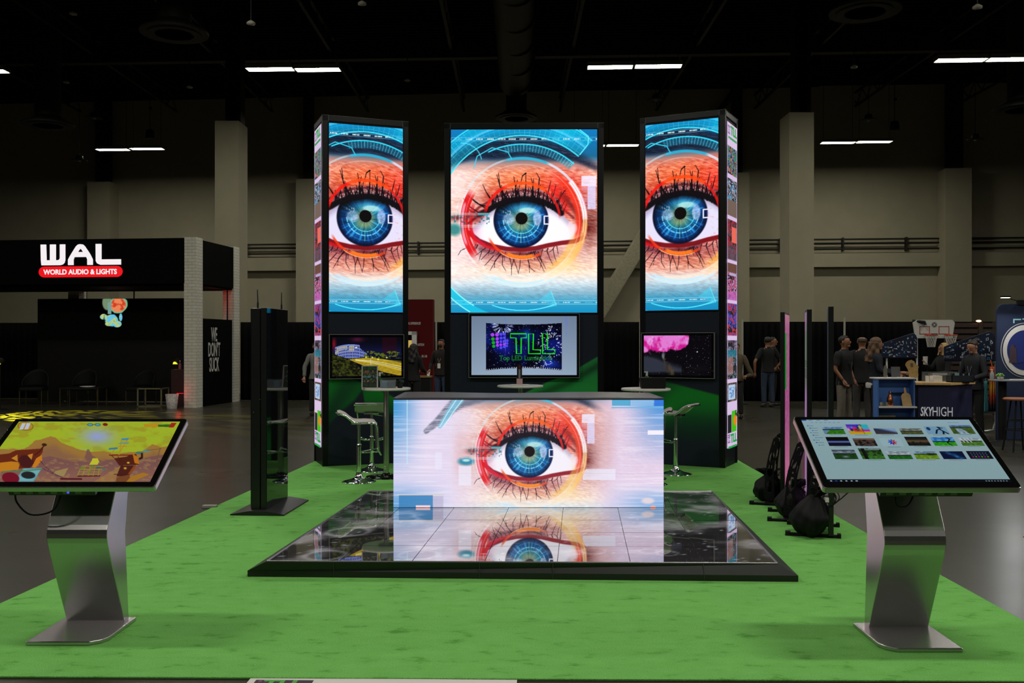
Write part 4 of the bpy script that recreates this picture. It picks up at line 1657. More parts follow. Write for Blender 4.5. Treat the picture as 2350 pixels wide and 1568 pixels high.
def tll_extra(t, d_, W, H):
    k = (W - .064) / 1410.0

    def loc(px, py, y=-.009):
        return (.032 + (px - 245) * k, y, H - .032 - (py - 205) * (H - .064) / 795)
    # outlined T L L
    def outl(pts, r=8.5):
        b.tube([loc(*p) for p in pts], r * k, n=6, closed=True, smooth=False)
    b = MB()
    outl([(768, 443), (982, 443), (982, 497), (912, 499), (910, 712), (848, 712), (842, 499), (768, 497)])
    outl([(1010, 443), (1076, 443), (1070, 658), (1176, 662), (1172, 712), (1012, 712)])
    outl([(1196, 440), (1264, 440), (1262, 655), (1366, 658), (1362, 712), (1200, 712)])
    b.build('outlined_lettering', M_green_e, d_)
    x0, _, z0 = loc(618, 800)
    lettering('Top LED Lumination', M_dgreen_e, d_, (x0, -.009, z0), .090, FACE_FRONT, outline=.0019, align='LEFT', sx=.93, name='small_lettering')


monitor(tw_l, .083, 1.06, 1.145, 1.712, 'left tower monitor showing an ancient amphitheatre at night', colosseum, 260, 150)
monitor(tw_r, -1.095, -.13, 1.155, 1.735, 'right tower monitor showing a pink cloud nebula', nebula, 200, 120)
monitor(tw_c, .333, 1.80, 1.146, 1.995, 'larger central monitor with green outlined TLL lettering on a night sky', tll_tv, 330, 190, tll_extra)


# ------------------------------------------------------------------ touch kiosks
def homog(p00, p10, p11, p01):
    """unit square -> quad (p00 at u=0,v=0 ; p10 u=1,v=0 ; p11 ; p01), returns fn(U,V)->(X,Y)"""
    (x0, y0), (x1, y1), (x2, y2), (x3, y3) = p00, p10, p11, p01
    dx1, dx2, dx3 = x1 - x2, x3 - x2, x0 - x1 + x2 - x3
    dy1, dy2, dy3 = y1 - y2, y3 - y2, y0 - y1 + y2 - y3
    den = dx1 * dy2 - dx2 * dy1
    g_ = (dx3 * dy2 - dx2 * dy3) / den
    h_ = (dx1 * dy3 - dx3 * dy1) / den
    a_, b_, c_ = x1 - x0 + g_ * x1, x3 - x0 + h_ * x3, x0
    d_, e_, f_ = y1 - y0 + g_ * y1, y3 - y0 + h_ * y3, y0

    def fn(U, V):
        w_ = g_ * U + h_ * V + 1
        return (a_ * U + b_ * V + c_) / w_, (d_ * U + e_ * V + f_) / w_
    return fn


H_exp = homog((80, 118), (1805, 115), (2250, 770), (345, 765))
H_game = homog((295, 150), (2205, 148), (1775, 897), (-371, 897))


def explorer(U, V):
    X, Y = H_exp(U, V)
    C = np.zeros(U.shape + (3,)) + np.array([.70, .84, .87])
    C = mix(C, .5 * (1 - sm(V, 0, .12)), (.72, .86, .98))
    C = mix(C, V * .25, (.60, .74, .74))
    C = C * (0.985 + .03 * vnoise(U * 400, V * 260))[..., None]

    def inv(x, y):
        # numeric inverse on a coarse grid
        d = (X - x) ** 2 + (Y - y) ** 2
        i = np.unravel_index(np.argmin(d), d.shape)
        return U[i], V[i]
    # ribbon and side list
    C = rect(C, U, V, 0, 0, .03, .018, (.10, .35, .75))
    for k in range(3):
        C = rect(C, U, V, .045 + k * .045, .006, .065 + k * .045, .012, (.40, .50, .60))
    for k in range(7):
        C = rect(C, U, V, .05 + k * .026, .045, .066 + k * .026, .055, (.45, .58, .70), .8)
    C = rect(C, U, V, .86, .045, .93, .053, (.45, .60, .72), .7)
    for k in range(9):
        x0 = .02 + .008 * (k % 3)
        C = rect(C, U, V, x0, .10 + k * .040, x0 + .008, .112 + k * .040, (.15, .45, .80))
        C = rect(C, U, V, x0 + .012, .102 + k * .040, x0 + .035 + .012 * (k % 2), .109 + k * .040, (.40, .52, .62), .8)
    rows = [[(287, 195, 532, 265), (532, 167, 800, 267), (815, 207, 1068, 265), (1080, 207, 1335, 265), (1335, 187, 1605, 265), (1593, 172, 1875, 262)],
            [(325, 297, 588, 387), (598, 308, 860, 387), (872, 305, 1130, 390), (1130, 293, 1410, 385), (1402, 297, 1685, 385), (1692, 305, 1965, 385)],
            [(383, 427, 658, 523), (652, 415, 938, 523), (940, 443, 1220, 523), (1215, 443, 1497, 523), (1493, 443, 1778, 523), (1770, 441, 2060, 523)]]
    kinds = [['golf1', 'paint', 'dusk', 'hills', 'swing', 'river'], ['earth', 'canyon', 'flower', 'sunset', 'golf2', 'clubs'], ['dark', 'trees', 'green', 'field', 'stars', 'icons']]
    for r, ks in zip(rows, kinds):
        for (x0, y0, x1, y1), k in zip(r, ks):
            u0, v0 = inv(x0, y0)
            u1, v1 = inv(x1, y1)
            m = (U >= u0) & (U <= u1) & (V >= v0) & (V <= v1)
            s = np.clip((U - u0) / (u1 - u0 + 1e-6), 0, 1)
            t = np.clip((V - v0) / (v1 - v0 + 1e-6), 0, 1)
            n = fbm(s * 9 + hash(k) % 7 * 0 + len(k) * 3.1, t * 6 + len(k), 3)
            P = np.zeros(C.shape)
            if k in ('golf1', 'golf2', 'green', 'field', 'dark', 'clubs', 'hills', 'trees'):
                sky = {'golf1': (.45, .65, .92), 'golf2': (.20, .58, .95), 'green': (.70, .76, .82), 'field': (.55, .70, .80), 'dark': (.55, .62, .72),
                       'clubs': (.72, .80, .86), 'hills': (.50, .52, .50), 'trees': (.55, .68, .65)}[k]
                gr = {'golf1': (.22, .55, .10), 'golf2': (.22, .72, .12), 'green': (.12, .45, .10), 'field': (.50, .68, .14), 'dark': (.12, .30, .10),
                      'clubs': (.35, .55, .20), 'hills': (.35, .38, .22), 'trees': (.25, .50, .16)}[k]
                P = mix(P + np.array(sky), .35 * sm(n, .4, .7), (.95, .95, .95))
                hz = {'golf2': .55, 'green': .55, 'field': .40, 'dark': .45, 'clubs': .45, 'hills': .5, 'trees': .25, 'golf1': .38}[k]
                P = mix(P, sm(t + .12 * (n - .5), hz - .12, hz - .06), (.10, .20, .10))
                P = mix(P, sm(t + .05 * (n - .5), hz, hz + .05), gr)
                P = P * (.75 + .5 * n)[..., None]
                if k == 'golf1':
                    P = mix(P, (s + t * .5 < .55) & (t > .45), (.50, .62, .78))
                if k == 'dark':
                    P = mix(P, np.exp(-((s - .5) / .12) ** 2 - ((t - .75) / .1) ** 2), (.6, .65, .75))
                    P = mix(P, (1 - sm(t, 0, .3)) * .6, (.08, .08, .12))
                if k == 'trees':
                    P = mix(P, (s > .1) & (s < .28), (.05, .07, .04))
                    P = mix(P, sm(n, .45, .6) * (t < .7) * .8, (.08, .16, .06))
                if k == 'golf2':
                    P = mix(P, np.abs(s - .72 - .08 * np.sin(t * 7)) < .035, (.02, .02, .02))
                if k == 'clubs':
                    P = mix(P, (np.abs((s * 6 - t) % 1 - .5) < .15) & (t < .6) & (s < .6), (.95, .97, 1))
                if k == 'field':
                    P = mix(P, np.exp(-((s - .75) / .22) ** 2 - ((t - .35) / .18) ** 2) * sm(n, .35, .5), (.06, .10, .05))
            elif k == 'paint':
                P = np.stack([.9 * sm(n, .3, .5), .2 + .6 * sm(vnoise(s * 5, t * 4), .5, .8), .3 + .6 * sm(vnoise(s * 4 + 3, t * 3), .4, .7)], -1)
                P = mix(P, sm(t, .6, .85) * (s < .7), (.95, .75, .15))
                P = mix(P, (1 - sm(t, .1, .35)) * (s < .5), (.30, .25, .90))
                P = mix(P, (s > .7) & (t < .5), (.20, .85, .90))
                P = mix(P, (s > .7) & (t >= .5) & (t < .72), (.90, .15, .90))
                P = mix(P, (s > .7) & (t >= .72), (.80, .85, .15))
                P = mix(P, (np.abs(s - .68) < .012), (.1, .1, .1))
            elif k == 'dusk':
                P = mix(P + np.array([.15, .22, .40]), sm(s - t, -.1, .6), (.62, .74, .90))
                P = mix(P, sm(t - s * .5, .2, .4), (.28, .24, .26))
            elif k == 'swing':
                P = P + np.array([.55, .75, .88])
                P = disc(P, s, t, .16, .28, .09, .22, (.10, .25, .50))
                for pts in ([(.4, .9), (.52, .45)], [(.52, .45), (.70, .3), (.62, .05), (.82, .2)], [(.66, .35), (.78, .6), (.95, .95)], [(.78, .6), (.72, 1)]):
                    D, T = pline(s, t, pts)
                    P = mix(P, 1 - sm(D, .035, .05), (.04, .08, .20))
            elif k == 'river':
                P = P + np.array([.32, .42, .16])
                P = mix(P, 1 - sm(t, .12, .2), (.45, .62, .92))
                P = mix(P, np.exp(-((t - .25) / .07) ** 2) * .8, (.20, .28, .30))
                P = mix(P, 1 - sm(np.abs(s - .3 - .3 * t), .10 + .15 * t, .16 + .15 * t) + (t < .3), (.62, .74, .80), ) if False else P
                mm = (1 - sm(np.abs(s - .25 - .25 * t), .1 + .1 * t, .14 + .1 * t)) * (t > .4)
                P = mix(P, mm, (.62, .74, .82))
                P = P * (.7 + .6 * n)[..., None]
            elif k == 'earth':
                P = P + .02
                P = mix(P, np.exp(-((t - .55) / .12) ** 2), (.45, .55, .90))
                P = mix(P, sm(t, .6, .7), (.06, .07, .18))
            elif k == 'canyon':
                P = mix(P + np.array([.35, .28, .24]), sm(n, .45, .6), (.10, .07, .06))
                P = mix(P, 1 - sm(t, .12, .25), (.55, .45, .40))
            elif k == 'flower':
                P = P + np.array([.72, .86, .90])
                rr_ = np.hypot((s - .55), (t - .5) * .6)
                aa = np.arctan2((t - .5) * .6, s - .55)
                pet = (rr_ < .17 + .06 * np.cos(aa * 8)) & (rr_ > .03)
                colr = np.stack([.5 + .4 * np.cos(aa), .25 + .15 * np.cos(aa + 2), .6 - .35 * np.cos(aa)], -1)
                P = np.where(pet[..., None], colr, P)
            elif k == 'sunset':
                P = P + np.array([.10, .11, .10])
                P = mix(P, np.exp(-((t - .5) / .16) ** 2) * .8, (.55, .42, .28))
                P = mix(P, sm(n, .5, .7) * (t > .5) * .6, (.03, .03, .03))
            elif k == 'stars':
                P = P + np.array([.03, .08, .25])
                P = mix(P, np.exp(-((s - t * .6 - .25) / .16) ** 2) * n, (.25, .70, .95))
            elif k == 'icons':
                P = P + np.array([.06, .07, .14])
                for yy, cs in ((.25, (.35, .35, .5)), (.5, (.25, .35, .45)), (.75, (.45, .75, .2))):
                    for q in range(6):
                        c = cs if (q % 2 or yy < .6) else (.75, .15, .75)
                        P = disc(P, s, t, .16 + q * .13, yy, .04, .08, c)
            C = np.where(m[..., None], P, C)
            C = rect(C, U, V, u0 + (u1 - u0) * .2, v1 + .012, u1 - (u1 - u0) * .2, v1 + .017, (.45, .55, .60), .8)
    C = mix(C, V > .955, (.02, .04, .10))
    for k in range(6):
        C = rect(C, U, V, .012 + k * .028, .970, .022 + k * .028, .985, (.75, .80, .85) if k != 1 else (.1, .3, .7))
    for k in range(8):
        C = rect(C, U, V, .86 + k * .016, .972, .868 + k * .016, .984, (.65, .72, .78), .8)
    return C


def game(U, V):
    """a painted yellow desert town scene from a game, without characters"""
    X, Y = H_game(U, V)
    n = fbm(X / 170, Y / 60, 4)
    n2 = fbm(X / 60 + 5, Y / 30, 3)
    C = np.zeros(U.shape + (3,)) + np.array([.72, .80, .18])
    C = mix(C, .55 * sm(n, .5, .68), (.70, .60, .16))
    C = mix(C, .3 * sm(n2, .5, .7), (.62, .78, .22))
    C = mix(C, np.exp(-((X - 1200) / 190) ** 2 - ((Y - 330) / 95) ** 2), (.66, .72, .92))
    C = mix(C, .7 * np.exp(-((X - 1010) / 50) ** 2 - ((Y - 500) / 20) ** 2), (.70, .78, .55))
    # rock silhouettes
    hx = np.interp(X, [-400, 0, 300, 450, 560, 640, 700, 760, 900, 1000, 1100, 1250, 1400, 1550, 1700, 1850, 1950, 2300],
                   [470, 480, 480, 380, 350, 330, 340, 400, 460, 500, 520, 500, 540, 520, 520, 420, 460, 420]) + 26 * (n2 - .5)
    C = mix(C, sm(Y, hx, hx + 8), (.70, .52, .24))
    C = mix(C, sm(Y, hx + 40, hx + 170) * .8, (.60, .42, .32))
    h2 = np.interp(X, [-400, 400, 600, 900, 1010, 1060, 1080, 1110, 1200, 1370, 1500, 1900, 2300], [700, 600, 570, 650, 600, 480, 480, 560, 620, 610, 640, 560, 520]) + 20 * (n2 - .5)
    C = mix(C, sm(Y, h2, h2 + 8) * .75, (.52, .34, .36))
    C = mix(C, sm(Y, 640, 860) * .6, (.66, .46, .38))
    C = mix(C, .5 * sm(n2, .55, .7) * (Y > 600), (.72, .58, .36))
    C = poly(C, X, Y, [(640, 760), (800, 720), (730, 830), (610, 800)], (.74, .68, .38), .7)
    C = poly(C, X, Y, [(1080, 900), (1500, 660), (1560, 680), (1330, 900)], (.76, .58, .28), .5)
    # hut at left
    C = poly(C, X, Y, [(-300, 640), (-60, 560), (110, 540), (200, 500), (500, 480), (540, 440), (520, 520), (440, 620), (340, 720), (-300, 760)], (.46, .17, .08))
    C = poly(C, X, Y, [(-320, 690), (120, 640), (230, 650), (190, 740), (-300, 800)], (.86, .55, .12))
    C = disc(C, X, Y, 300, 640, 90, 80, (.30, .10, .10), .95, .2)
    C = poly(C, X, Y, [(430, 600), (500, 560), (500, 620), (400, 720), (360, 710)], (.90, .55, .12))
    C = poly(C, X, Y, [(130, 600), (210, 555), (200, 640)], (.85, .58, .18))
    C = poly(C, X, Y, [(330, 560), (400, 540), (370, 620)], (.88, .58, .20))
    C = disc(C, X, Y, 552, 432, 30, 18, (.25, .14, .06), 1, .3)
    C = line(C, X, Y, [(420, 560), (500, 500), (552, 440)], 9, (.30, .10, .05), 1, 3)
    # hanging line
    cab = [(470, 630), (520, 700), (600, 780), (720, 850), (860, 858)]
    C = line(C, X, Y, cab, 5, (.25, .10, .18))
    for k in range(12):
        x = 490 + k * 15
        y = 720 + k * 9
        C = poly(C, X, Y, [(x, y), (x + 12, y + 6), (x - 2, y + 22)], (.30, .16, .35))
    C = line(C, X, Y, [(690, 860), (940, 862)], 20, (.38, .12, .14), 1, 4)
    C = line(C, X, Y, [(900, 826), (1170, 822)], 12, (.36, .10, .10), 1, 4)
    # middle lattice of planks and plain blocks
    for a_, c_ in (((930, 740), (1260, 738)), ((910, 770), (1200, 772)), ((900, 800), (1180, 798)), ((960, 700), (1230, 702)), ((940, 740), (900, 820)), ((1010, 700), (960, 820)),
                   ((1070, 700), (1030, 820)), ((1130, 700), (1090, 820)), ((1180, 700), (1150, 820))):
        C = line(C, X, Y, [a_, c_], 6, (.72, .66, .20), .9)
    C = poly(C, X, Y, [(1110, 600), (1170, 600), (1185, 640), (1160, 680), (1060, 682), (1090, 640)], (.86, .86, .22))
    for x, y, c in ((968, 722, (.45, .60, .18)), (1090, 700, (.45, .60, .18)), (1165, 718, (.25, .45, .45)), (1050, 770, (.50, .58, .20)), (1230, 740, (.35, .50, .45))):
        C = rect(C, X, Y, x - 22, y - 11, x + 22, y + 11, c)
    # tower at right
    C = line(C, X, Y, [(1320, 560), (1640, 560)], 16, (.55, .22, .08))
    for a_, c_ in (((1345, 550), (1400, 460)), ((1430, 550), (1560, 360)), ((1480, 380), (1440, 550)), ((1470, 400), (1570, 400)), ((1440, 450), (1540, 450))):
        C = line(C, X, Y, [a_, c_], 11, (.80, .62, .18))
    C = poly(C, X, Y, [(1490, 352), (1578, 348), (1560, 376), (1480, 376)], (.30, .62, .72))
    C = line(C, X, Y, [(1460, 415), (1560, 412)], 12, (.35, .68, .72))
    C = poly(C, X, Y, [(1330, 470), (1440, 462), (1420, 488), (1310, 494)], (.30, .55, .68))
    C = poly(C, X, Y, [(1560, 560), (1640, 545), (1670, 680), (1420, 690), (1370, 600), (1520, 580)], (.36, .14, .08))
    C = poly(C, X, Y, [(1600, 540), (1650, 580), (1672, 675), (1612, 660)], (.85, .50, .10))
    C = poly(C, X, Y, [(1440, 690), (1620, 690), (1500, 830), (1370, 830)], (.34, .13, .09))
    C = line(C, X, Y, [(1610, 700), (1500, 840)], 26, (.62, .32, .12), 1, 4)
    C = line(C, X, Y, [(1390, 620), (1340, 560)], 8, (.30, .10, .06))
    C = line(C, X, Y, [(1440, 640), (1420, 580)], 8, (.30, .10, .06))
    C = disc(C, X, Y, 1535, 655, 16, 11, (.95, .80, .25), 1, .4)
    C = disc(C, X, Y, 1490, 725, 18, 14, (.90, .70, .20), 1, .4)
    C = line(C, X, Y, [(1350, 800), (1530, 805)], 10, (.30, .12, .10))
    C = poly(C, X, Y, [(1460, 860), (1700, 780), (1780, 800), (1560, 900), (1440, 900)], (.74, .52, .16))
    C = poly(C, X, Y, [(1370, 840), (1520, 810), (1540, 840), (1480, 900), (1360, 900)], (.52, .30, .16))
    # dish and posts
    C = disc(C, X, Y, 1685, 532, 52, 17, (.35, .50, .45), 1, .15)
    C = disc(C, X, Y, 1772, 508, 44, 18, (.45, .62, .55), 1, .15)
    C = line(C, X, Y, [(1712, 545), (1708, 590), (1680, 605)], 24, (.22, .10, .08), 1, 4)
    C = line(C, X, Y, [(1940, 470), (1880, 640)], 14, (.50, .38, .26), .7, 4)
    C = line(C, X, Y, [(1780, 500), (1950, 480)], 9, (.50, .38, .26), .7, 4)
    # overlay buttons: pause, beads, gauge, plain cards
    C = disc(C, X, Y, 363, 205, 95, 55, (.60, .42, .10), 1, .06)
    C = disc(C, X, Y, 363, 205, 84, 47, (.80, .62, .20), 1, .06)
    C = poly(C, X, Y, [(330, 170), (372, 170), (325, 245), (282, 245)], (.82, .88, .95))
    C = poly(C, X, Y, [(385, 168), (430, 168), (388, 240), (344, 243)], (.82, .88, .95))
    for x in (1132, 1222):
        C = disc(C, X, Y, x, 186, 36, 19, (.20, .45, .50), 1, .1)
        C = disc(C, X, Y, x, 186, 26, 13, (.40, .68, .72), 1, .2)
    C = disc(C, X, Y, 1312, 184, 30, 18, (.55, .12, .10), 1, .2)
    C = line(C, X, Y, [(1165, 186), (1190, 186)], 5, (.35, .3, .2))
    C = poly(C, X, Y, [(1765, 178), (1955, 178), (1945, 215), (1772, 212)], (.85, .62, .12))
    C = poly(C, X, Y, [(1935, 186), (2090, 180), (2070, 215), (1940, 210)], (.22, .45, .12))
    C = poly(C, X, Y, [(2100, 162), (2165, 162), (2120, 220), (2062, 218)], (.72, .16, .10))
    C = poly(C, X, Y, [(255, 725), (485, 722), (350, 895), (120, 897)], (.45, .70, .75))
    C = poly(C, X, Y, [(270, 735), (465, 732), (345, 880), (150, 882)], (.50, .78, .82))
    C = disc(C, X, Y, 300, 812, 86, 46, (.10, .09, .09), .9, .12)
    C = disc(C, X, Y, 80, 850, 105, 75, (.52, .06, .16), 1, .08)
    C = line(C, X, Y, [(0, 770), (230, 760), (480, 735)], 16, (.35, .55, .35), .8, 5)
    return C


def kiosk(label, cx, scx, bd, bz, yb0, yb1, knee, picture_fn, nx, ny, flip):
    """scx: screen centre x, bd/bz: depth and height of the screen's lower edge; yb0..yb1 base; knee: pillar side profile"""
    oy = (yb0 + yb1) / 2
    t = thing('touch_kiosk', label, 'touch screen kiosk', (cx, oy, CZ), 0, 'tilted touch screen kiosks at the front of the carpet')
    b = MB()
    hw = .205
    ch = .07
    if flip:
        pts = [(-hw, yb0 - oy), (hw - ch, yb0 - oy), (hw - .02, yb0 - oy + .04), (hw, yb0 - oy + .09), (hw, yb1 - oy), (-hw, yb1 - oy)]
    else:
        pts = [(-hw, yb0 - oy + .09), (-hw + .02, yb0 - oy + .04), (-hw + ch, yb0 - oy), (hw, yb0 - oy), (hw, yb1 - oy), (-hw, yb1 - oy)]
    b.prism(pts, 0, .022, 'z')
    b.build('base_plate', M_silver, t, bevel=.006, seg=3)
    # bent pillar: side profile extruded across the width
    prof = [(y - oy, z) for y, z in knee]
    b = MB()
    pw = .165
    off = (.02 if not flip else 0.0)
    b.prism(prof, off - pw, off + pw, 'x')
    pil = b.build('pillar', M_silver, t, bevel=.004)
    T = Matrix.Translation((scx - cx, bd - oy, bz - CZ)) @ Matrix.Rotation(math.radians(31.3), 4, 'X')
    W, Hs = 1.0, .61
    b = MB()
    b.T = T
    r = .018
    out = []
    for (cx_, cy_, a0) in ((W / 2 - r, Hs - r, 0), (-W / 2 + r, Hs - r, 90), (-W / 2 + r, r, 180), (W / 2 - r, r, 270)):
        for k in range(5):
            a = math.radians(a0 + k * 22.5)
            out.append((cx_ + r * math.cos(a), cy_ + r * math.sin(a)))
    b.prism(out, -.034, -.001, 'z')
    b.build('screen_housing', M_silver_rim, t, bevel=.004)
    b = MB()
    b.T = T
    b.prism([(x * .992, (y - Hs / 2) * .987 + Hs / 2) for x, y in out], -.02, .001, 'z')
    b.build('bezel_glass', mat('kiosk_bezel', (.004, .004, .004, 1), rough=.1, spec=.4), t)
    mb_ = .036
    M = T @ Matrix.Translation((-W / 2 + mb_, mb_ + .004, .0025))
    picture('display', M_kiosk2 if flip else M_kiosk, t, W - 2 * mb_, Hs - 2 * mb_, nx, ny, picture_fn, M)
    # port box and mount under the screen
    b = MB()
    b.T = T
    b.box(-.30 if flip else -.19, .16 if flip else .28, .035, .34, -.085, -.034)
    b.build('port_box', M_black, t)
    b = MB()
    b.T = T
    for k in range(6):
        x = (-.27 if flip else -.16) + k * .065
        b.box(x, x + .035, .032, .036, -.075, -.055)
    b.build('port', mat('port_grey', lin(120, 125, 110), rough=.4), t)
    b = MB()
    b.T = T
    b.box(-.16, .16, .30, .56, -.06, -.034)
    b.build('mount_plate', M_silver, t)
    b = MB()
    b.T = T
    if flip:
        pp = [(-.27, .05, -.07), (-.27, .03, -.13), (-.2, .0, -.19), (-.08, .01, -.17), (-.04, .08, -.10), (-.06, .3, -.06)]
    else:
        pp = [(-.11, .05, -.07), (-.10, .02, -.13), (-.04, .03, -.14), (.0, .08, -.09), (.0, .2, -.07)]
    b.tube(curve_pts(pp), .005, n=6)
    b.build('cable', M_mblack, t)
    if flip:
        b = MB()
        b.T = T
        b.ball((.02, .03, -.062), .006)
        b.build('status_light', mat('blue_status', (0, 0, 0, 1), emit=lin(70, 60, 250), es=2.0), t)
    return t


kiosk('silver kiosk at right with its screen showing a grid of picture thumbnails', 2.135, 2.063, 4.81, .89, 4.97, 5.43,
      [(5.345, .015), (5.141, .465), (5.128, .497), (5.120, .525), (5.118, .548), (5.122, .572), (5.133, .60), (5.25, .81), (5.42, 1.07), (5.47, 1.07), (5.415, .80), (5.375, .53), (5.415, .015)],
      explorer, 420, 250, False)
kiosk('silver kiosk at left with its screen showing a yellow painted game scene', -2.375, -2.376, 5.03, .861, 5.08, 5.54,
      [(5.47, .015), (5.25, .48), (5.237, .51), (5.229, .538), (5.227, .562), (5.231, .585), (5.242, .61), (5.36, .81), (5.54, 1.06), (5.60, 1.06), (5.53, .80), (5.48, .53), (5.53, .015)],
      game, 420, 250, True)


# ------------------------------------------------------------------ double sided digital totem
t = thing('display_totem', 'tall black glossy double sided display totem standing on the carpet left of the platform', 'display stand', (-2.335, 9.29, CZ), math.radians(-3.5))
b = MB()
pts = [(-.255, -.42), (.255, -.42), (.255, .42), (-.255, .42)]
vs = [(-.255, -.42, 0), (.255, -.42, 0), (.255, .42, 0), (-.255, .42, 0), (-.255, -.42, .012), (.255, -.42, .012), (.255, .42, .012), (-.255, .42, .012),
      (-.06, -.42, .045), (.06, -.42, .045), (.06, .42, .045), (-.06, .42, .045)]
b._add(vs, [(3, 2, 1, 0), (0, 1, 5, 4), (2, 3, 7, 6), (1, 2, 6, 5), (3, 0, 4, 7), (4, 5, 9, 8), (5, 6, 10, 9), (6, 7, 11, 10), (7, 4, 8, 11), (8, 9, 10, 11)])
b.build('base_plate', mat('totem_base', (.012, .012, .012, 1), rough=.4, spec=.5), t, bevel=.004)
b = MB()
b.box(-.085, .0, -.335, .335, .035, 1.925)
b.build('left_screen_body', M_black, t, bevel=.006)
b = MB()
b.box(.008, .062, -.335, .335, .035, 1.93)
b.build('right_screen_body', M_black, t, bevel=.004)
b = MB()
b.box(.0622, .066, -.33, .33, .06, 1.925)
b.build('right_glass', M_glass_black, t)
b = MB()
b.box(-.089, -.0852, -.33, .33, .06, 1.92)
b.build('left_glass', M_glass_black, t)
b = MB()
for z in (1.36, .72):
    for k in range(9):
        b.box(-.06, -.03, -.3365, -.335, z - k * .012, z - k * .012 + .005)
b.build('side_vent', M_mblack, t)
for y in (-.30, .24):
    b = MB()
    b.cyl((-.03 if y < 0 else .03, y, 1.92), (-.03 if y < 0 else .03, y, 1.98), .009, n=8)
    b.cyl((-.03 if y < 0 else .03, y, 1.98), (-.035 if y < 0 else .03, y, 2.10), .006, .004, n=8)
    b.build('antenna', M_black, t)
b = MB()
b.ball((.0, -.338, 1.07), .006)
b.ball((-.06, -.338, .95), .006)
b.build('screw', M_edge, t)


# ------------------------------------------------------------------ LED posters on the right, seen nearly edge on
def poster(label, near, rz, side, pic, bagdir=-1):
    t = thing('led_poster', label, 'display stand', (near[0], near[1], CZ), rz, 'slim LED posters standing in a row at right')
    W, H, th = .58, 1.90, .042
    x0, x1 = (-th, 0) if side == 'R' else (0, th)
    b = MB()
    b.box(x0, x1, 0, W, .02, H)
    b.build('body', M_black, t, bevel=.003)
    M = (Matrix.Translation((.0015, .02, .13)) @ FACE_RIGHT) if side == 'R' else (Matrix.Translation((-.0015, W - .02, .13)) @ FACE_LEFT)
    picture('display', attr_mat('poster_picture', es=.75, rough=.4, spec=.3), t, W - .04, H - .15, 30, 160, pic, M)
    b = MB()
    for y in (.02, W - .06):
        b.box(-.34, .09, y, y + .045, 0, .022)
        b.box(-.34, -.30, y - .005, y + .05, 0, .035)
        b.box(.07, .10, y - .005, y + .05, 0, .035)
    b.box(-.20, -.14, .02, W - .02, .0, .02)
    b.build('foot_bar', M_mblack, t, bevel=.002)
    # slotted folding braces
    for y in (.09, W - .10):
        b = MB()
        A0 = Vector((-.15, y, .04))
        A1 = Vector((x0 - .04, y, .67))
        d = (A1 - A0).normalized()
        nn = Vector((-d.z, 0, d.x))
        L = (A1 - A0).length
        NI, NJ = 40, 10
        for i in range(NI):
            for j in range(NJ):
                a, c = (i + .5) / NI, ((j + .5) / NJ - .5) * 2
                hw_ = .050 - .022 * a
                if a > .94 and c * c + ((a - .94) / .06) ** 2 > 1:
                    continue
                if any(((a - ha) / hl) ** 2 + (c / .58) ** 2 < 1 for ha, hl in ((.22, .10), (.46, .10), (.68, .085))) or ((a - .90) / .022) ** 2 + (c / .4) ** 2 < 1:
                    continue
                bow = .03 * math.sin(a * PI)
                q = []
                for aa, cc in ((i / NI, 2 * j / NJ - 1), ((i + 1) / NI, 2 * j / NJ - 1), ((i + 1) / NI, 2 * (j + 1) / NJ - 1), (i / NI, 2 * (j + 1) / NJ - 1)):
                    q.append(A0 + d * (aa * L) + nn * (cc * (.050 - .022 * aa) + .03 * math.sin(aa * PI)))
                b.prism([(p.x, p.z) for p in q], y - .006, y + .006, 'y')
        b.build('slotted_brace', M_mblack, t)
    if side == 'L':
        b = MB()
        for k in range(6):
            b.box(.01, .032, -.001, .0, 1.32 - k * .02, 1.328 - k * .02)
        b.build('edge_vent', M_mblack, t)
    return t


def pink_pic(U, V):
    n = vnoise(U * 10, V * 90)
    C = np.zeros(U.shape + (3,)) + np.array([.66, .30, .52])
    C = mix(C, .7 * (1 - sm(V, 0, .12)), (.72, .46, .52))
    C = mix(C, .6 * sm(V, .5, .9), (.84, .48, .60))
    C = mix(C, .4 * sm(n, .5, .7), (.78, .50, .68))
    C = mix(C, (V > .10) & (V < .42) & (U < .35) & (np.abs(U - .15) < .18), (.05, .55, .15))
    return C


def lilac_pic(U, V):
    C = np.zeros(U.shape + (3,)) + np.array([.62, .46, .66])
    C = mix(C, (1 - sm(V, .35, .45)), (.42, .43, .42))
    C = mix(C, (V < .10), (.55, .42, .56))
    C = mix(C, (U > .55) & (V > .06) & (V < .3) & ((U * 9 % 1) < .5), (.15, .45, .18))
    C = mix(C, (V > .24) & (V < .34) & ((V * 90 % 1) < .4), (.25, .25, .25))
    return C


def dim_pic(U, V):
    C = np.zeros(U.shape + (3,)) + np.array([.20, .22, .28])
    return mix(C, sm(V, .3, .7), (.30, .28, .34))


poster('farthest of the slim LED posters, its lit pink face turned to the right', (2.66, 9.35), math.radians(-20.5), 'R', pink_pic)
poster('middle slim LED poster, its pale lilac face turned to the left', (2.615, 8.5), math.radians(-15.4), 'L', lilac_pic)
poster('nearest and rightmost slim LED poster, dark, beside the right kiosk', (2.59, 7.85), math.radians(-17.6), 'L', dim_pic)


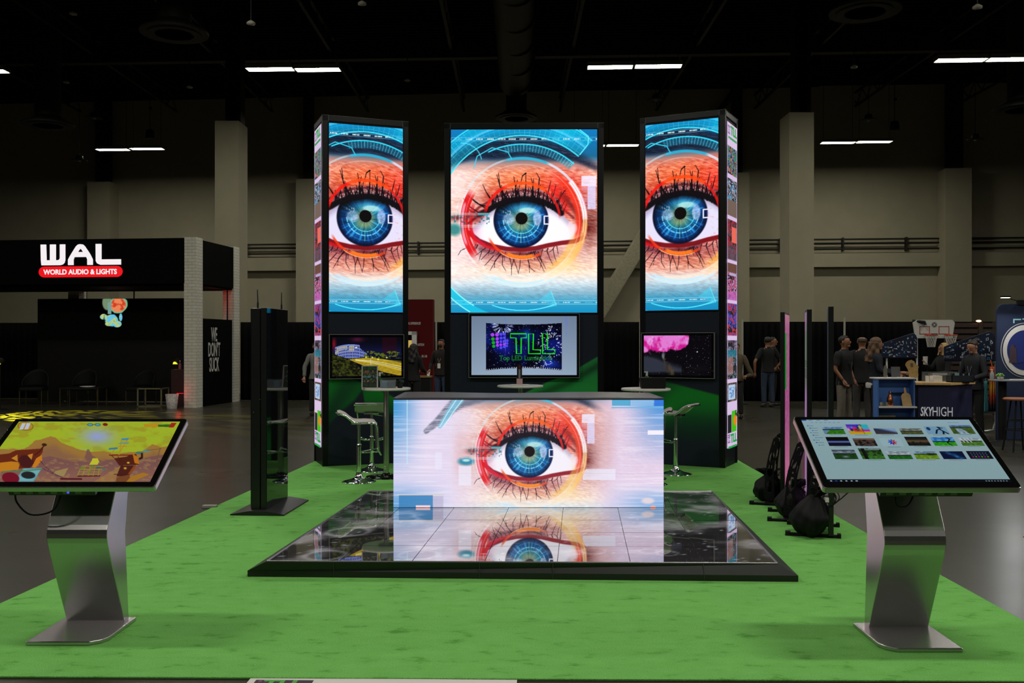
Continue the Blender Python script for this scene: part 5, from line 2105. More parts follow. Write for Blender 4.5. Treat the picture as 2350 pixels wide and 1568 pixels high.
def bag(label, c, sx, sy, sz, seed, tail):
    rr = random.Random(seed)
    t = thing('cable_bag', label, 'bag', (c[0], c[1], CZ), 0, 'black drawstring bags at the feet of the LED posters')
    b = MB()
    ph = [rr.uniform(0, 6) for _ in range(6)]

    def fn(u, v):
        a = u * 2 * PI
        p = v
        r = (math.sin(PI * (0.06 + .90 * p)) ** .6) * (1 - .45 * p ** 2.2)
        fold = 1 + .05 * math.sin(7 * a + ph[0] + 4 * p) + .035 * math.sin(13 * a + ph[1] - 6 * p) + .03 * math.sin(17 * p + ph[2] + 2 * a)
        z = sz * p + .012 * math.sin(3 * a + ph[3])
        lean = .25 * p * p
        return (sx * r * fold * math.cos(a) + lean * sx, sy * r * fold * math.sin(a), max(.004, z + .005))
    b.sheet(fn, 56, 26)
    b.build('bag_body', mat('black_nylon', (.0035, .0035, .0038, 1), rough=.65, spec=.2, bump=.5, nscale=14), t)
    b = MB()
    top = Vector((.25 * sx, 0, sz))

    def fn2(u, v):
        a = u * 2 * PI
        r = (.035 + .05 * v) * (1 + .25 * math.sin(6 * a))
        return (top.x + r * math.cos(a) + tail * .06 * v, r * math.sin(a), sz - .02 + .07 * v)
    b.sheet(fn2, 30, 6)
    b.build('gathered_top', mat('black_nylon', None), t)
    b = MB()
    pts = []
    for k in range(70):
        a = k * .42
        pts.append((top.x + .10 + .07 * math.cos(a) + .02 * math.sin(a * .37), -.03 + .05 * math.sin(a * .8), sz - .03 + .06 * math.sin(a) + .03 * math.sin(a * .31)))
    b.tube(pts, .004, n=5)
    b.build('cable_loop', M_mblack, t)
    return t, top


bag('black drawstring bag, farthest, at the foot of the pink LED poster', (gx(1758, 9.75), 9.72), .145, .20, .27, 1, -1)
bag('black drawstring bag, middle one, between the LED posters', (gx(1812, 8.85), 8.8), .155, .20, .29, 2, 1)
t_, top_ = bag('black drawstring bag, nearest and largest, beside the right kiosk screen', (gx(1850, 8.05), 7.97), .165, .24, .34, 3, 1)
b = MB()
b.tube(curve_pts([(top_.x, -.05, .30), (top_.x + .08, -.12, .26), (top_.x + .16, -.15, .32), (top_.x + .235, -.17, .395)]), .005, n=6)
b.build('plug_lead', M_mblack, t_)
b = MB()
b.box(top_.x + .23, top_.x + .26, -.185, -.165, .385, .415)
b.box(top_.x + .05, top_.x + .075, -.15, -.13, .30, .335)
b.build('white_plug', M_white, t_)
# pink gourd-like pillow object behind the middle poster
b = MB()
b.lathe([(.02, 0), (.03, .05), (.022, .22), (.028, .45), (.05, .62), (.062, .70), (.045, .765), (.0, .785)], n=20)
o = b.build('pink_speaker_pole', mat('pink_soft', lin(176, 120, 150), rough=.5))
o.name = 'round_topped_post'
o.location = (gx(1846, 9.25), 9.25, CZ)
tag(o, 'slender mauve post with a rounded head behind the middle LED poster', 'post')


# ------------------------------------------------------------------ bar tables and stools
def bar_table(label, x, y, baseR=.24):
    t = thing('bar_table', label, 'table', (x, y, CZ), 0, 'round white bar tables')
    b = MB()
    b.lathe([(.275, 1.035), (.29, 1.04), (.29, 1.058), (.283, 1.063)], n=48)
    b.build('tabletop', M_white, t)
    b = MB()
    b.cyl((0, 0, .02), (0, 0, 1.036), .033, n=24)
    b.lathe([(.10, 1.028), (.10, 1.036)], n=24)
    b.build('pedestal', M_steelp, t)
    b = MB()
    b.lathe([(baseR, 0), (baseR, .008), (baseR * .5, .02), (.05, .03), (.04, .05)], n=40)
    b.build('base_plate', mat('black_chrome', (.03, .03, .032, 1), rough=.12, metal=.9), t)
    return t


bt_l = bar_table('round white bar table left of the counter, holding a sign frame', -1.4975, 11.42)
bt_c = bar_table('round white bar table behind the counter in front of the central tower', .104, 12.08)
bt_r = bar_table('round white bar table at right behind the counter, holding a black box', 1.578, 11.3)


def make_stool(label, loc, rz, lift=0.0):
    t = thing('bar_stool', label, 'stool', loc, rz, 'white and chrome bar stools')
    prof = [(.19, .675), (.175, .695), (.08, .702), (-.01, .700), (-.06, .708), (-.105, .738), (-.155, .783), (-.215, .808), (-.24, .803)]
    prof = [(y, z + lift) for y, z in prof]

    def fn(u, v):
        k = v * (len(prof) - 1)
        i = min(int(k), len(prof) - 2)
        f = k - i
        y = prof[i][0] * (1 - f) + prof[i + 1][0] * f
        z = prof[i][1] * (1 - f) + prof[i + 1][1] * f
        x = (u - .5) * 2
        edge = .19 * (1 - .10 * max(0, (v - .85) / .15) ** 2 - .06 * max(0, (.1 - v) / .1))
        return (x * edge, y, z - .006 * (1 - x * x) * (1 - v))
    b = MB()
    b.sheet(fn, 14, 26, thick=.022)
    b.build('seat', M_seat, t)
    b = MB()
    for s_ in (-1, 1):
        pts = [(s_ * .165, .215, .36 + lift), (s_ * .175, .205, .50 + lift), (s_ * .185, .20, .64 + lift), (s_ * .192, .175, .68 + lift)] + \
              [(s_ * .195, y, z - .012) for y, z in prof[2:]]
        b.tube(pts, .011, n=8)
    b.tube([(-.195, -.24, .795 + lift), (0, -.252, .799 + lift), (.195, -.24, .795 + lift)], .011, n=8)
    b.build('seat_frame', M_chrome, t)
    b = MB()
    b.tube([(x, y, z + lift) for x, y, z in ((-.165, .215, .37), (-.155, .235, .33), (-.10, .245, .315), (.10, .245, .315), (.155, .235, .33), (.165, .215, .37))], .011, n=8)
    b.tube([(x, y, z + lift) for x, y, z in ((-.16, .22, .36), (-.05, .03, .34), (.05, .03, .34), (.16, .22, .36))], .008, n=8)
    b.build('footrest', M_chrome, t)
    b = MB()
    b.cyl((0, 0, .05), (0, 0, .42), .026, n=20)
    b.cyl((0, 0, .42), (0, 0, .68 + lift), .018, n=20)
    b.lathe([(.029, .40), (.030, .43), (.02, .44)], n=20)
    b.box(-.09, .09, -.09, .09, .665 + lift, .685 + lift)
    b.build('gas_column', M_chrome, t)
    b = MB()
    b.lathe([(.195, 0), (.197, .006), (.17, .014), (.09, .034), (.05, .055), (.034, .09), (.03, .11)], n=48)
    b.build('base', M_chrome, t)
    b = MB()
    b.cyl((0.02, 0, .66 + lift), (.14, -.03, .64 + lift), .005, n=6)
    b.build('height_lever', M_chrome, t)
    return t


st0 = make_stool('nearer stool at the left bar table, turned sideways', (-1.76, 11.02, CZ), math.radians(-78))
st1 = make_stool('stool behind the left bar table with its low back to the viewer', (-1.75, 11.95, CZ), math.radians(6), .045)
dup(st1, (1.99, 11.65, CZ), math.radians(62), 'stool right of the counter in front of the right tower')
dup(st1, (1.56, 10.82, CZ), math.radians(80), 'stool hidden behind the right end of the counter, only its base edge showing')

TT = CZ + 1.064
# things on the left table
t = thing('leaflet_stand', 'clear framed leaflet sign leaning back on the left bar table', 'sign holder', (gx(849, 11.27), 11.25, TT), math.radians(6))
b = MB()
b.T = Matrix.Rotation(math.radians(-8), 4, 'X')


def leaflet(U, V):
    n = vnoise(U * 7, V * 10)
    n2 = vnoise(U * 14 + 5, V * 18)
    C = np.stack([.10 + .10 * n, .13 + .16 * n, .11 + .08 * n], -1)
    C = mix(C, sm(n2, .6, .75) * (V > .2) * (V < .75), (.55, .45, .40))
    C = mix(C, np.exp(-((U - .25) / .2) ** 2 - ((V - .27) / .05) ** 2), (.65, .35, .22))
    C = mix(C, (V < .2) & (n > .5), (.12, .30, .14))
    return mix(C, (V > .45) & (V < .6) & (n2 > .55), (.35, .55, .58))


fr = MB()
fr.T = Matrix.Rotation(math.radians(-8), 4, 'X')
for (x0, x1, z0, z1) in ((-.095, -.083, 0, .27), (.083, .095, 0, .27), (-.095, .095, .258, .27), (-.095, .095, 0, .008)):
    fr.box(x0, x1, -.006, .004, z0, z1)
fr.build('clear_frame', mat('frosted_edge', lin(190, 182, 184), rough=.3), t)
picture('leaflet', M_print, t, .166, .25, 30, 44, leaflet, Matrix.Rotation(math.radians(-8), 4, 'X') @ Matrix.Translation((-.083, -.002, .008)) @ FACE_FRONT)
b = MB()
b.box(-.09, .09, -.005, .11, 0, .006)
b.build('foot', M_acryl, t)
t = thing('card_holder', 'clear acrylic card holder on the right half of the left bar table', 'card holder', (gx(899, 11.32), 11.30, TT), 0)
b = MB()
for (x0, x1, y0, y1, z0, z1) in ((-.13, .05, -.04, -.036, 0, .09), (-.13, -.126, -.04, .04, 0, .10), (.046, .05, -.04, .04, 0, .10), (-.13, .05, .036, .04, 0, .10), (-.13, .05, -.04, .04, 0, .004)):
    b.box(x0, x1, y0, y1, z0, z1)
b.build('clear_box', mat('acrylic_grey', lin(150, 158, 165), rough=.1, alpha=.28), t)
b = MB()
b.box(-.115, -.05, -.02, .03, .004, .08)
b.build('card', mat('blue_card', lin(110, 150, 180), rough=.6), t)
b = MB()
b.box(-.04, .04, -.02, .03, .004, .08)
b.build('card', mat('grey_card', lin(70, 84, 92), rough=.6), t)
t = thing('hand_sanitizer', 'clear pump bottle beside the sign frame on the left bar table', 'bottle', (gx(872, 11.46), 11.44, TT), 0)
b = MB()
b.lathe([(.03, 0), (.032, .01), (.032, .10), (.012, .13), (.012, .14)], n=20)
b.build('bottle_body', M_acryl, t)
b = MB()
b.cyl((0, 0, .135), (0, 0, .175), .012, n=12)
b.box(-.01, .04, -.008, .008, .17, .182)
b.build('pump', M_white, t)
t = thing('small_plant', 'small dark leafy plant in a pot at the right end of the left bar table', 'plant', (gx(918, 11.32), 11.32, TT), 0)
b = MB()
b.lathe([(.028, 0), (.036, .05), (.033, .05)], n=16)
b.build('pot', M_mblack, t)
b = MB()
rr = random.Random(4)
for k in range(70):
    a, e = rr.uniform(0, 2 * PI), rr.uniform(.2, 1.4)
    r = rr.uniform(.02, .05)
    c = Vector((r * math.cos(a) * math.cos(e), r * math.sin(a) * math.cos(e), .05 + r * 1.1 * math.sin(e)))
    d = Vector((math.cos(a) * .014, math.sin(a) * .014, rr.uniform(-.004, .01)))
    s_ = Vector((-math.sin(a) * .006, math.cos(a) * .006, .002))
    b._add([c - d, c + s_, c + d, c - s_], [(0, 1, 2, 3)])
b.build('leaves', mat('dark_leaf', lin(38, 74, 36), rough=.5), t)
# thing on the centre table
t = thing('sign_stand', 'small stand with a tall black red and white tag on the centre bar table', 'stand', (gx(1192.5, 12.0), 11.98, TT), 0)
b = MB()
b.box(-.105, .11, -.06, .06, 0, .014)
b.build('base_plate', M_white, t, bevel=.003)
b = MB()
b.box(-.038, .036, -.03, .03, .014, .086)
b.build('cup', mat('pink_holder', lin(196, 160, 160), rough=.5), t, bevel=.004)
b = MB()
b.box(-.034, .030, -.012, .012, .086, .265)
tg = b.build('black_tag', M_mblack, t)
b = MB()
for k in range(7):
    b.box(-.014, .010, -.0135, -.012, .092 + k * .016, .104 + k * .016)
b.build('pale_print', mat('tag_white', lin(160, 156, 160), rough=.5), tg)
b = MB()
for k in range(3):
    b.box(-.014, .010, -.0135, -.012, .207 + k * .015, .218 + k * .015)
b.build('red_print', mat('tag_red', lin(110, 24, 24), rough=.5), tg)
# right table: black box and bottle
t = thing('black_box', 'plain black tapered box on the right bar table', 'box', (gx(1497, 11.25), 11.25, TT), 0)
b = MB()
vs = [(-.13, -.07, 0), (.145, -.07, 0), (.145, .07, 0), (-.13, .07, 0), (-.15, -.08, .125), (.15, -.08, .125), (.15, .08, .125), (-.15, .08, .125)]
b._add(vs, [(3, 2, 1, 0), (0, 1, 5, 4), (1, 2, 6, 5), (2, 3, 7, 6), (3, 0, 4, 7), (4, 5, 6, 7)])
b.build('box_body', M_mblack, t, bevel=.005)
t = thing('pump_bottle', 'clear pump bottle behind the black box on the right bar table', 'bottle', (gx(1485.5, 11.4), 11.44, TT), 0)
b = MB()
b.lathe([(.03, 0), (.033, .01), (.033, .12), (.013, .145)], n=20)
b.build('bottle_body', M_acryl, t)
b = MB()
b.cyl((0, 0, .14), (0, 0, .185), .013, n=12)
b.box(-.03, .012, -.009, .009, .178, .192)
b.build('pump', mat('pump_white', lin(200, 200, 196), rough=.4), t)

# floor mat at the very front edge
t = thing('printed_mat', 'white printed mat with a dark logo panel lying at the bottom edge', 'floor sign', (-1.0, 4.40, .001), math.radians(-1.2))
b = MB()
b.box(-.26, 1.02, -.2, .205, 0, .006)
b.build('board', M_white, t)
b = MB()
b.box(-.225, .05, -.2, .175, .006, .0075)
b.build('logo_panel', mat('logo_dark', lin(40, 34, 52), rough=.6), t)
lettering('TLL', mat('mat_green', lin(70, 170, 60), rough=.6), t, (-.085, .095, .0075), .10, Matrix.Identity(4), sx=1.2, bold=.004)
b = MB()
for i in range(3):
    for j in range(2):
        b.lathe([(.009, 0), (.009, .001)], c=(-.20 + i * .028, .155 - j * .03, .0075), n=12)
b.build('logo_dots', mat('mat_pink', lin(150, 70, 120), rough=.6), t)
b = MB()
b.box(1.03, 1.20, -.2, .15, 0, .01)
b.build('second_board', mat('mat_cream', lin(190, 195, 150), rough=.6), t)
# small cable cover piece on the left concrete
b = MB()
b.box(-.07, .07, -.03, .03, 0, .03)
o = b.build('floor_socket', mat('socket_grey', lin(150, 146, 140), rough=.5), bevel=.005)
o.location = (gx(478, 9.3), 9.35, 0)
tag(o, 'small pale floor box on the concrete beside the left carpet edge', 'floor socket')


# ------------------------------------------------------------------ the WAL booth at left
WX, WY, WR = -7.71, 23.4, math.radians(-6.5)
t = thing('exhibition_booth', 'black booth with white brick columns and a lit red and white sign at far left', 'booth', (WX, WY, 0), WR)
b = MB()
b.box(-9.5, -.30, .0, .18, 3.05, 4.16)
b.box(-.20, -.02, .30, 2.35, 3.05, 4.14)
M_fascia = mat('fascia_black', (.0018, .0018, .002, 1), rough=.8, spec=.05)
b.build('fascia', M_fascia, t)
b = MB()
b.box(-9.5, -.05, .18, 2.6, 3.0, 3.06)
b.build('soffit', M_fascia, t)
for (x0, y0) in ((-.31, 0), (-.31, 2.3), (-4.75, 2.35), (-9.9, 0)):
    b = MB()
    b.box(x0, x0 + .31, y0, y0 + .37, 0, 4.18)
    b.build('brick_column', M_brick, t)
b = MB()
b.box(-.20, -.05, .37, 2.3, 0, 2.2)
sp = b.build('side_panel', M_fascia, t)
for k, (s_, sx) in enumerate((('WE', .52), ("DON'T", .52), ('SUCK', .52))):
    lettering(s_, M_grey_p, sp, (-.045, 1.15, 1.635 - k * .385), .50, FACE_RIGHT, sx=.47, bold=.008)
b = MB()
for x, y in ((-.1, .55), (-.1, 2.1), (-2.9, 2.45)):
    b.cyl((x, y, 2.2), (x, y, 3.05), .018, n=8)
b.build('support_rod', M_steel, t)


def WL(cx_, cy_):
    return (-4.03 + (cx_ - 338) * .00322, 4.04 - (cy_ - 140) * .00294)


b = MB()


def wpoly(pts, a=-.035, c=-.002):
    b.prism([WL(*p) for p in pts], a, c, 'y')


wpoly([(338, 142), (380, 142), (384, 275), (384, 317), (345, 317), (341, 275)])
wpoly([(384, 275), (480, 275), (490, 271), (496, 260), (496, 317), (384, 317)])
wpoly([(415, 142), (460, 142), (460, 275), (415, 275)])
wpoly([(496, 142), (537, 142), (537, 275), (531, 297), (517, 311), (496, 317)])
wpoly([(563, 317), (563, 272), (574, 250), (612, 250), (605, 272), (605, 317)])
wpoly([(720, 317), (720, 272), (712, 250), (752, 250), (762, 272), (762, 317)])
wpoly([(574, 250), (590, 222), (738, 222), (752, 250)])
wpoly([(590, 222), (628, 160), (645, 145), (663, 142), (663, 181), (655, 185), (632, 222)])
wpoly([(663, 142), (682, 145), (698, 160), (738, 222), (694, 222), (671, 185), (663, 181)])
wpoly([(632, 208), (694, 208), (694, 223), (632, 223)])
wpoly([(788, 142), (832, 142), (832, 272), (850, 317), (825, 317), (800, 305), (789, 285)])
wpoly([(832, 272), (990, 272), (990, 317), (845, 317)])
b.build('sign_letters', M_white_e, t)
b = MB()
pill = []
for k in range(17):
    a = math.radians(90 + k * 180 / 16)
    pill.append((368 + 46 * math.cos(a), 374 - 46 * math.sin(a)))
for k in range(17):
    a = math.radians(270 + k * 180 / 16)
    pill.append((957 + 46 * math.cos(a), 374 - 46 * math.sin(a)))
b.prism([WL(*p) for p in pill], -.03, -.002, 'y')
pl_ = b.build('sign_pill', M_red_e, t)
x0, z0 = WL(662, 395)
lettering('WORLD AUDIO & LIGHTS', M_white_e, pl_, (x0, -.034, z0), .172, FACE_FRONT, sx=.96, bold=.0055)

# video wall with the coloured cloud
vw = thing('video_wall', 'large dark video wall showing a coral and blue smoke bloom at its top', 'video wall', (-10.77, 25.78, 0), WR)
b = MB()
b.box(-2.12, 2.12, 0, .12, .02, 2.78)
b.build('panel_body', mat('video_wall_black', lin(16, 15, 14), rough=.6, spec=.2), vw)


def bloom(U, V):
    X, Y = 780 + U * 300, 590 + V * 260
    n = fbm(X / 40, Y / 40, 4)
    C = np.zeros(U.shape + (3,)) + np.array([.0, .0, .0])
    D = np.hypot((X - 965) / 82, (Y - 640) / 72) + .25 * (n - .5)
    C = mix(C, 1 - sm(np.hypot((X - 870) / 45, (Y - 620) / 70), .8, 1.05), (.45, .55, .42))
    C = mix(C, 1 - sm(D, .93, 1.0), (.40, .75, .60))
    C = mix(C, 1 - sm(D, .72, .95), (.92, .52, .34))
    C = mix(C, (1 - sm(D, .7, .9)) * sm(n, .55, .66), (.80, .25, .14))
    C = mix(C, (X < 905) & (X > 875) & (Y > 620) & (Y < 715), (.45, .62, .60))
    m = 0
    for cx_, cy_, rx, ry in ((905, 770, 62, 52), (840, 740, 34, 26), (955, 800, 40, 30), (985, 745, 14, 34), (880, 800, 30, 20)):
        m = np.maximum(m, 1 - sm(np.hypot((X - cx_) / rx, (Y - cy_) / ry) + .3 * (n - .5), .85, 1.0))
    C = mix(C, m, (.38, .76, .92))
    C = mix(C, m * sm(n, .42, .6), (.75, .80, .45))
    C = mix(C, m * sm(n, .62, .72), (.12, .45, .65))
    return C


picture('display', M_wallpic, vw, 1.0, .84, 90, 75, bloom, Matrix.Translation((-.42, -.004, 1.935)) @ FACE_FRONT)


def lounge_chair(label, px, d, rz):
    t = thing('lounge_chair', label, 'chair', (gx(px, d), d, 0), rz, 'dark lounge chairs in the WAL booth'.replace('WAL ', 'left '))
    b = MB()
    b.box(-.28, .28, -.30, .26, .36, .46)
    b.build('seat', mat('chair_black', (.004, .004, .004, 1), rough=.7, spec=.2), t, bevel=.03)
    b = MB()

    def fn(u, v):
        a = -PI * .95 + u * PI * .9 * 1 + PI * .05
        x = .34 * math.cos(a)
        y = -.30 * math.sin(a)
        hh = .36 * math.sin(u * PI) ** .8
        return (x, y - .02, .46 + (.10 + hh) * v)
    b.sheet(fn, 24, 6, thick=.04)
    b.build('backrest', MATS['chair_black'], t)
    for x, y in ((-.26, -.28), (.26, -.28), (-.26, .24), (.26, .24)):
        b = MB()
        b.cyl((x, y, 0), (x, y, .37), .013, n=8)
        b.build('leg', mat('chair_brass', (.10, .085, .04, 1), rough=.45, metal=.8), t)
    return t


lounge_chair('dark lounge chair at the left end of the video wall', 78, 24.6, math.radians(10))
lounge_chair('dark lounge chair in the middle behind the low table', 190, 24.9, 0)
lounge_chair('dark lounge chair at right behind the gold framed side table', 325, 24.6, math.radians(-12))
t = thing('coffee_table', 'low dark table with thin gold legs in front of the video wall', 'table', (gx(195, 24.2), 24.15, 0), 0)
b = MB()
b.box(-.50, .48, -.28, .28, .44, .47)
b.build('tabletop', M_black, t)
for x, y in ((-.48, -.26), (.46, -.26), (-.48, .26), (.46, .26)):
    b = MB()
    b.box(x - .012, x + .012, y - .012, y + .012, 0, .44)
    b.build('leg', MATS['chair_brass'], t)
b = MB()
b.lathe([(.10, 0), (.19, .035), (.185, .035), (.09, .006)], n=28)
o = b.build('plate', M_white)
o.location = (gx(203, 24.1), 24.05, .47)
tag(o, 'shallow white plate on the low dark table', 'plate')
t = thing('side_table', 'square gold framed side table left of the ice bucket', 'table', (gx(352, 23.9), 23.9, 0), 0)
b = MB()
for x in (-.29, .29):
    for y in (-.25, .25):
        b.box(x - .015, x + .015, y - .015, y + .015, 0, .47)
for z in (.02, .46):
    b.box(-.30, .30, -.265, -.235, z - .015, z + .015)
    b.box(-.30, .30, .235, .265, z - .015, z + .015)
    b.box(-.305, -.275, -.25, .25, z - .015, z + .015)
    b.box(.275, .305, -.25, .25, z - .015, z + .015)
b.build('gold_frame', mat('dull_gold', (.30, .27, .16, 1), rough=.4, metal=.7), t)
b = MB()
b.box(-.29, .29, -.25, .25, .476, .486)
b.build('tabletop', M_glass_black, t)
b = MB()
b.lathe([(.115, 0), (.155, .35), (.145, .35), (.10, .02)], n=28)
o = b.build('bucket', mat('marbled_bucket', lin(170, 162, 158), rough=.4, noise=.35, nscale=22))
o.location = (gx(394.5, 23.2), 23.2, 0)
tag(o, 'pale marbled bucket on the floor beside the front brick column', 'bucket')
t = thing('cabinet', 'dark red lit cabinet behind the marbled bucket', 'cabinet', (gx(412, 24.0), 24.0, 0), 0)
b = MB()
b.box(-.14, .17, -.2, .25, 0, .93)
b.build('body', mat('deep_red', (.02, .001, .002, 1), rough=.5), t)
b = MB()
b.box(.0, .17, -.21, -.2, .33, .342)
b.build('red_light_strip', mat('red_glow', (0, 0, 0, 1), emit=(1, .02, .04, 1), es=1), t)
t = thing('bottle', 'small pinkish bottle standing on the dark red cabinet', 'bottle', (gx(413, 23.9), 23.9, .93), 0)
b = MB()
b.lathe([(.035, 0), (.035, .11), (.014, .16), (.014, .20)], n=14)
b.build('bottle_body', mat('pink_bottle', lin(150, 80, 85), rough=.3), t)
b = MB()
b.lathe([(.015, .20), (.015, .22)], n=10)
b.build('cap', M_white, t)
for px, lab in ((405, 'small glowing yellow spotlight head near the right end of the video wall'), (0, 'small glowing yellow spotlight head at the left edge of the picture')):
    d = 24.4 if px else 22.8
    z = gz(833, d)
    t = thing('spotlight_stand', lab, 'lamp', (gx(px, d), d, 0), 0, 'yellow spotlight heads in the left booth')
    b = MB()
    b.cyl((0, 0, 0.02), (0, 0, z - .08), .015, n=8)
    b.lathe([(.16, 0), (.16, .02)], n=20)
    b.build('stand', M_steel, t)
    b = MB()
    b.cyl((.02, .06, z + .06), (-.02, -.05, z), .07, .085, n=18)
    b.build('lamp_head', M_steel, t)
    b = MB()
    b.lathe([(0, 0), (.06, .0), (.06, .012), (0, .012)], c=(-.01, -.062, z - .03), n=16)
    b.ball((-.015, -.06, z), .05, squash=(1, .3, .6))
    b.build('lens', mat('yellow_lens', (0, 0, 0, 1), emit=(1, .9, .03, 1), es=1.6), t)
# the yellow patterned beam thrown on the floor
l = bpy.data.lights.new('pattern_spot', 'SPOT')
l.energy = 5200
l.color = (1, .86, .02)
l.spot_size = math.radians(46)
l.spot_blend = .35
l.shadow_soft_size = .02
l.use_nodes = True
nt = l.node_tree
em = nt.nodes['Emission']
tc = nt.nodes.new('ShaderNodeTexCoord')
mp = nt.nodes.new('ShaderNodeMapping')
mp.inputs['Scale'].default_value = (7, 7, 7)
vo = nt.nodes.new('ShaderNodeTexVoronoi')
vo.feature = 'DISTANCE_TO_EDGE'
vo.inputs['Scale'].default_value = 1.6
th = nt.nodes.new('ShaderNodeMath')
th.operation = 'GREATER_THAN'
th.inputs[1].default_value = .13
nt.links.new(tc.outputs['Normal'], mp.inputs[0])
nt.links.new(mp.outputs[0], vo.inputs['Vector'])
nt.links.new(vo.outputs['Distance'], th.inputs[0])
nt.links.new(th.outputs[0], em.inputs['Strength'])
o = bpy.data.objects.new('pattern_spot', l)
o.location = (-12.6, 22.9, 1.9)
o.rotation_euler = (Vector((-9.7, 21.2, 0)) - Vector(o.location)).to_track_quat('-Z', 'Y').to_euler()
COL.objects.link(o)
l = bpy.data.lights.new('red_wash', 'POINT')
l.energy = 2.2
l.specular_factor = .1
l.color = (1, .05, .05)
l.shadow_soft_size = .1
o = bpy.data.objects.new('red_wash', l)
o.location = (-7.75, 25.2, 2.75)
COL.objects.link(o)
l = bpy.data.lights.new('red_wash', 'POINT')
l.energy = 1.2
l.color = (1, .02, .04)
l.shadow_soft_size = .05
o = bpy.data.objects.new('red_wash', l)
o.location = (-8.1, 23.25, .36)
COL.objects.link(o)

# ------------------------------------------------------------------ red panel booth seen in the gap
t = thing('red_booth_panel', 'tall dark red panel with slanted white lettering between the left and central towers', 'display wall', (-1.98, 24.0, 0), math.radians(-2))
b = MB()
b.box(-2.3, 0, 0, .35, 0, 2.68)
M_red = mat('red_panel', lin(84, 8, 14), rough=.8, spec=.2)
b.build('panel', M_red, t)
wl = mat('panel_white', lin(190, 180, 178), rough=.6)
for txt, px, py, s_ in (('VIRTUAL EXPERIENCES', 965, 745, .085), ('EXHIBITION', 973, 794, .085), ('VR / AR', 980, 820.5, .085), ('X', 958, 769, .06)):
    me_x = (gx(px, 24) + 1.98)
    o = lettering(txt, wl, t, (me_x, -.006, gz(py, 24)), s_, FACE_FRONT, sx=.5, bold=.003, align='RIGHT', shear=.25)
t2 = thing('framed_screen', 'white framed screen showing a warm lit picture on the red panel', 'screen', (gx(940, 23.9), 23.9, 0), math.radians(-2))
b = MB()
zt, zb = gz(761, 23.9), gz(815, 23.9)
b.box(.06, .175, -.03, .09, zb, zt)
b.box(-.35, .175, -.03, .09, zt - .085, zt)
b.build('frame', M_white, t2)
b = MB()
b.box(-.35, .06, -.01, .0, zb, zt - .085)
b.build('dark_glass', M_glass_black, t2)
b = MB()
b.box(-.35, .055, -.014, -.01, zb, zt - .22)
b.build('display', mat('warm_display', (0, 0, 0, 1), emit=lin(215, 175, 90), es=.8), t2)
t3 = thing('booth_counter', 'dark counter with a pale worktop edge in front of the red panel', 'counter', (gx(972, 21.5), 21.5, 0), 0)
b = MB()
b.box(-.20, .16, -.2, .3, 0, .82)
b.build('body', M_mblack, t3)
b = MB()
b.box(-.22, .18, -.22, .32, .82, .85)
b.build('worktop', mat('counter_wood', lin(120, 98, 52), rough=.5), t3)
b = MB()
b.lathe([(.028, 0), (.038, .09), (.034, .09)], n=16)
o = b.build('paper_cup', M_white)
o.location = (gx(983, 21.4), 21.4, .85)
tag(o, 'white paper cup on the dark counter by the red panel', 'cup')


# ------------------------------------------------------------------ the navy booth at right
def QZ(px, py, d):
    return Vector((gx(px, d), d, gz(py, d)))


M_ndeep = mat('booth_navy', lin(20, 26, 62), rough=.6)
M_ndark = mat('booth_navy_dark', lin(15, 20, 40), rough=.6)
M_wood = mat('pale_wood', lin(196, 160, 104), rough=.5, noise=.12, nscale=14, aniso=(1, 8, 1))
A, Bq, Cq = (gx(2107, 15.2), 15.2), (gx(2179, 15.05), 15.05), (gx(2231, 15.45), 15.45)
oc = Vector((A[0], A[1], 0))
t = thing('reception_counter', 'navy counter with a pale wooden top and the white SKY HIGH lettering', 'counter', oc, 0)
b = MB()
b.prism([(A[0] - oc.x, 0), (Bq[0] - oc.x, Bq[1] - oc.y), (Cq[0] - oc.x, Cq[1] - oc.y), (Cq[0] - oc.x - .02, .50), (.03, .50)], 0, .94, 'z')
cb = b.build('body', M_ndeep, t)
b = MB()
b.prism([(-.06, -.05), (Bq[0] - oc.x, Bq[1] - oc.y - .05), (Cq[0] - oc.x + .05, Cq[1] - oc.y), (Cq[0] - oc.x + .02, .52), (.0, .52)], .94, .975, 'z')
b.build('worktop', M_wood, t)
ang = math.atan2(Bq[1] - A[1], Bq[0] - A[0])
Rm = Matrix.Rotation(ang, 4, 'Z') @ FACE_FRONT
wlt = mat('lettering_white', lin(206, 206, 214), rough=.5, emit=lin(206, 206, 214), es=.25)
UD = Vector((math.cos(ang), math.sin(ang), 0))
UN = Vector((math.sin(ang), -math.cos(ang), 0)) * .012


def on_face(s_, z):
    return UD * s_ + UN + Vector((0, 0, z))


lettering('SKY', wlt, cb, on_face(.03, .45), .20, Rm, sx=.50, bold=.004, align='LEFT', shear=.15)
lettering('HIGH', wlt, cb, on_face(.20, .45), .21, Rm, sx=.60, align='LEFT')
lettering('MARKETING', wlt, cb, on_face(.16, .39), .045, Rm, sx=.8, align='LEFT', spacing=1.3)
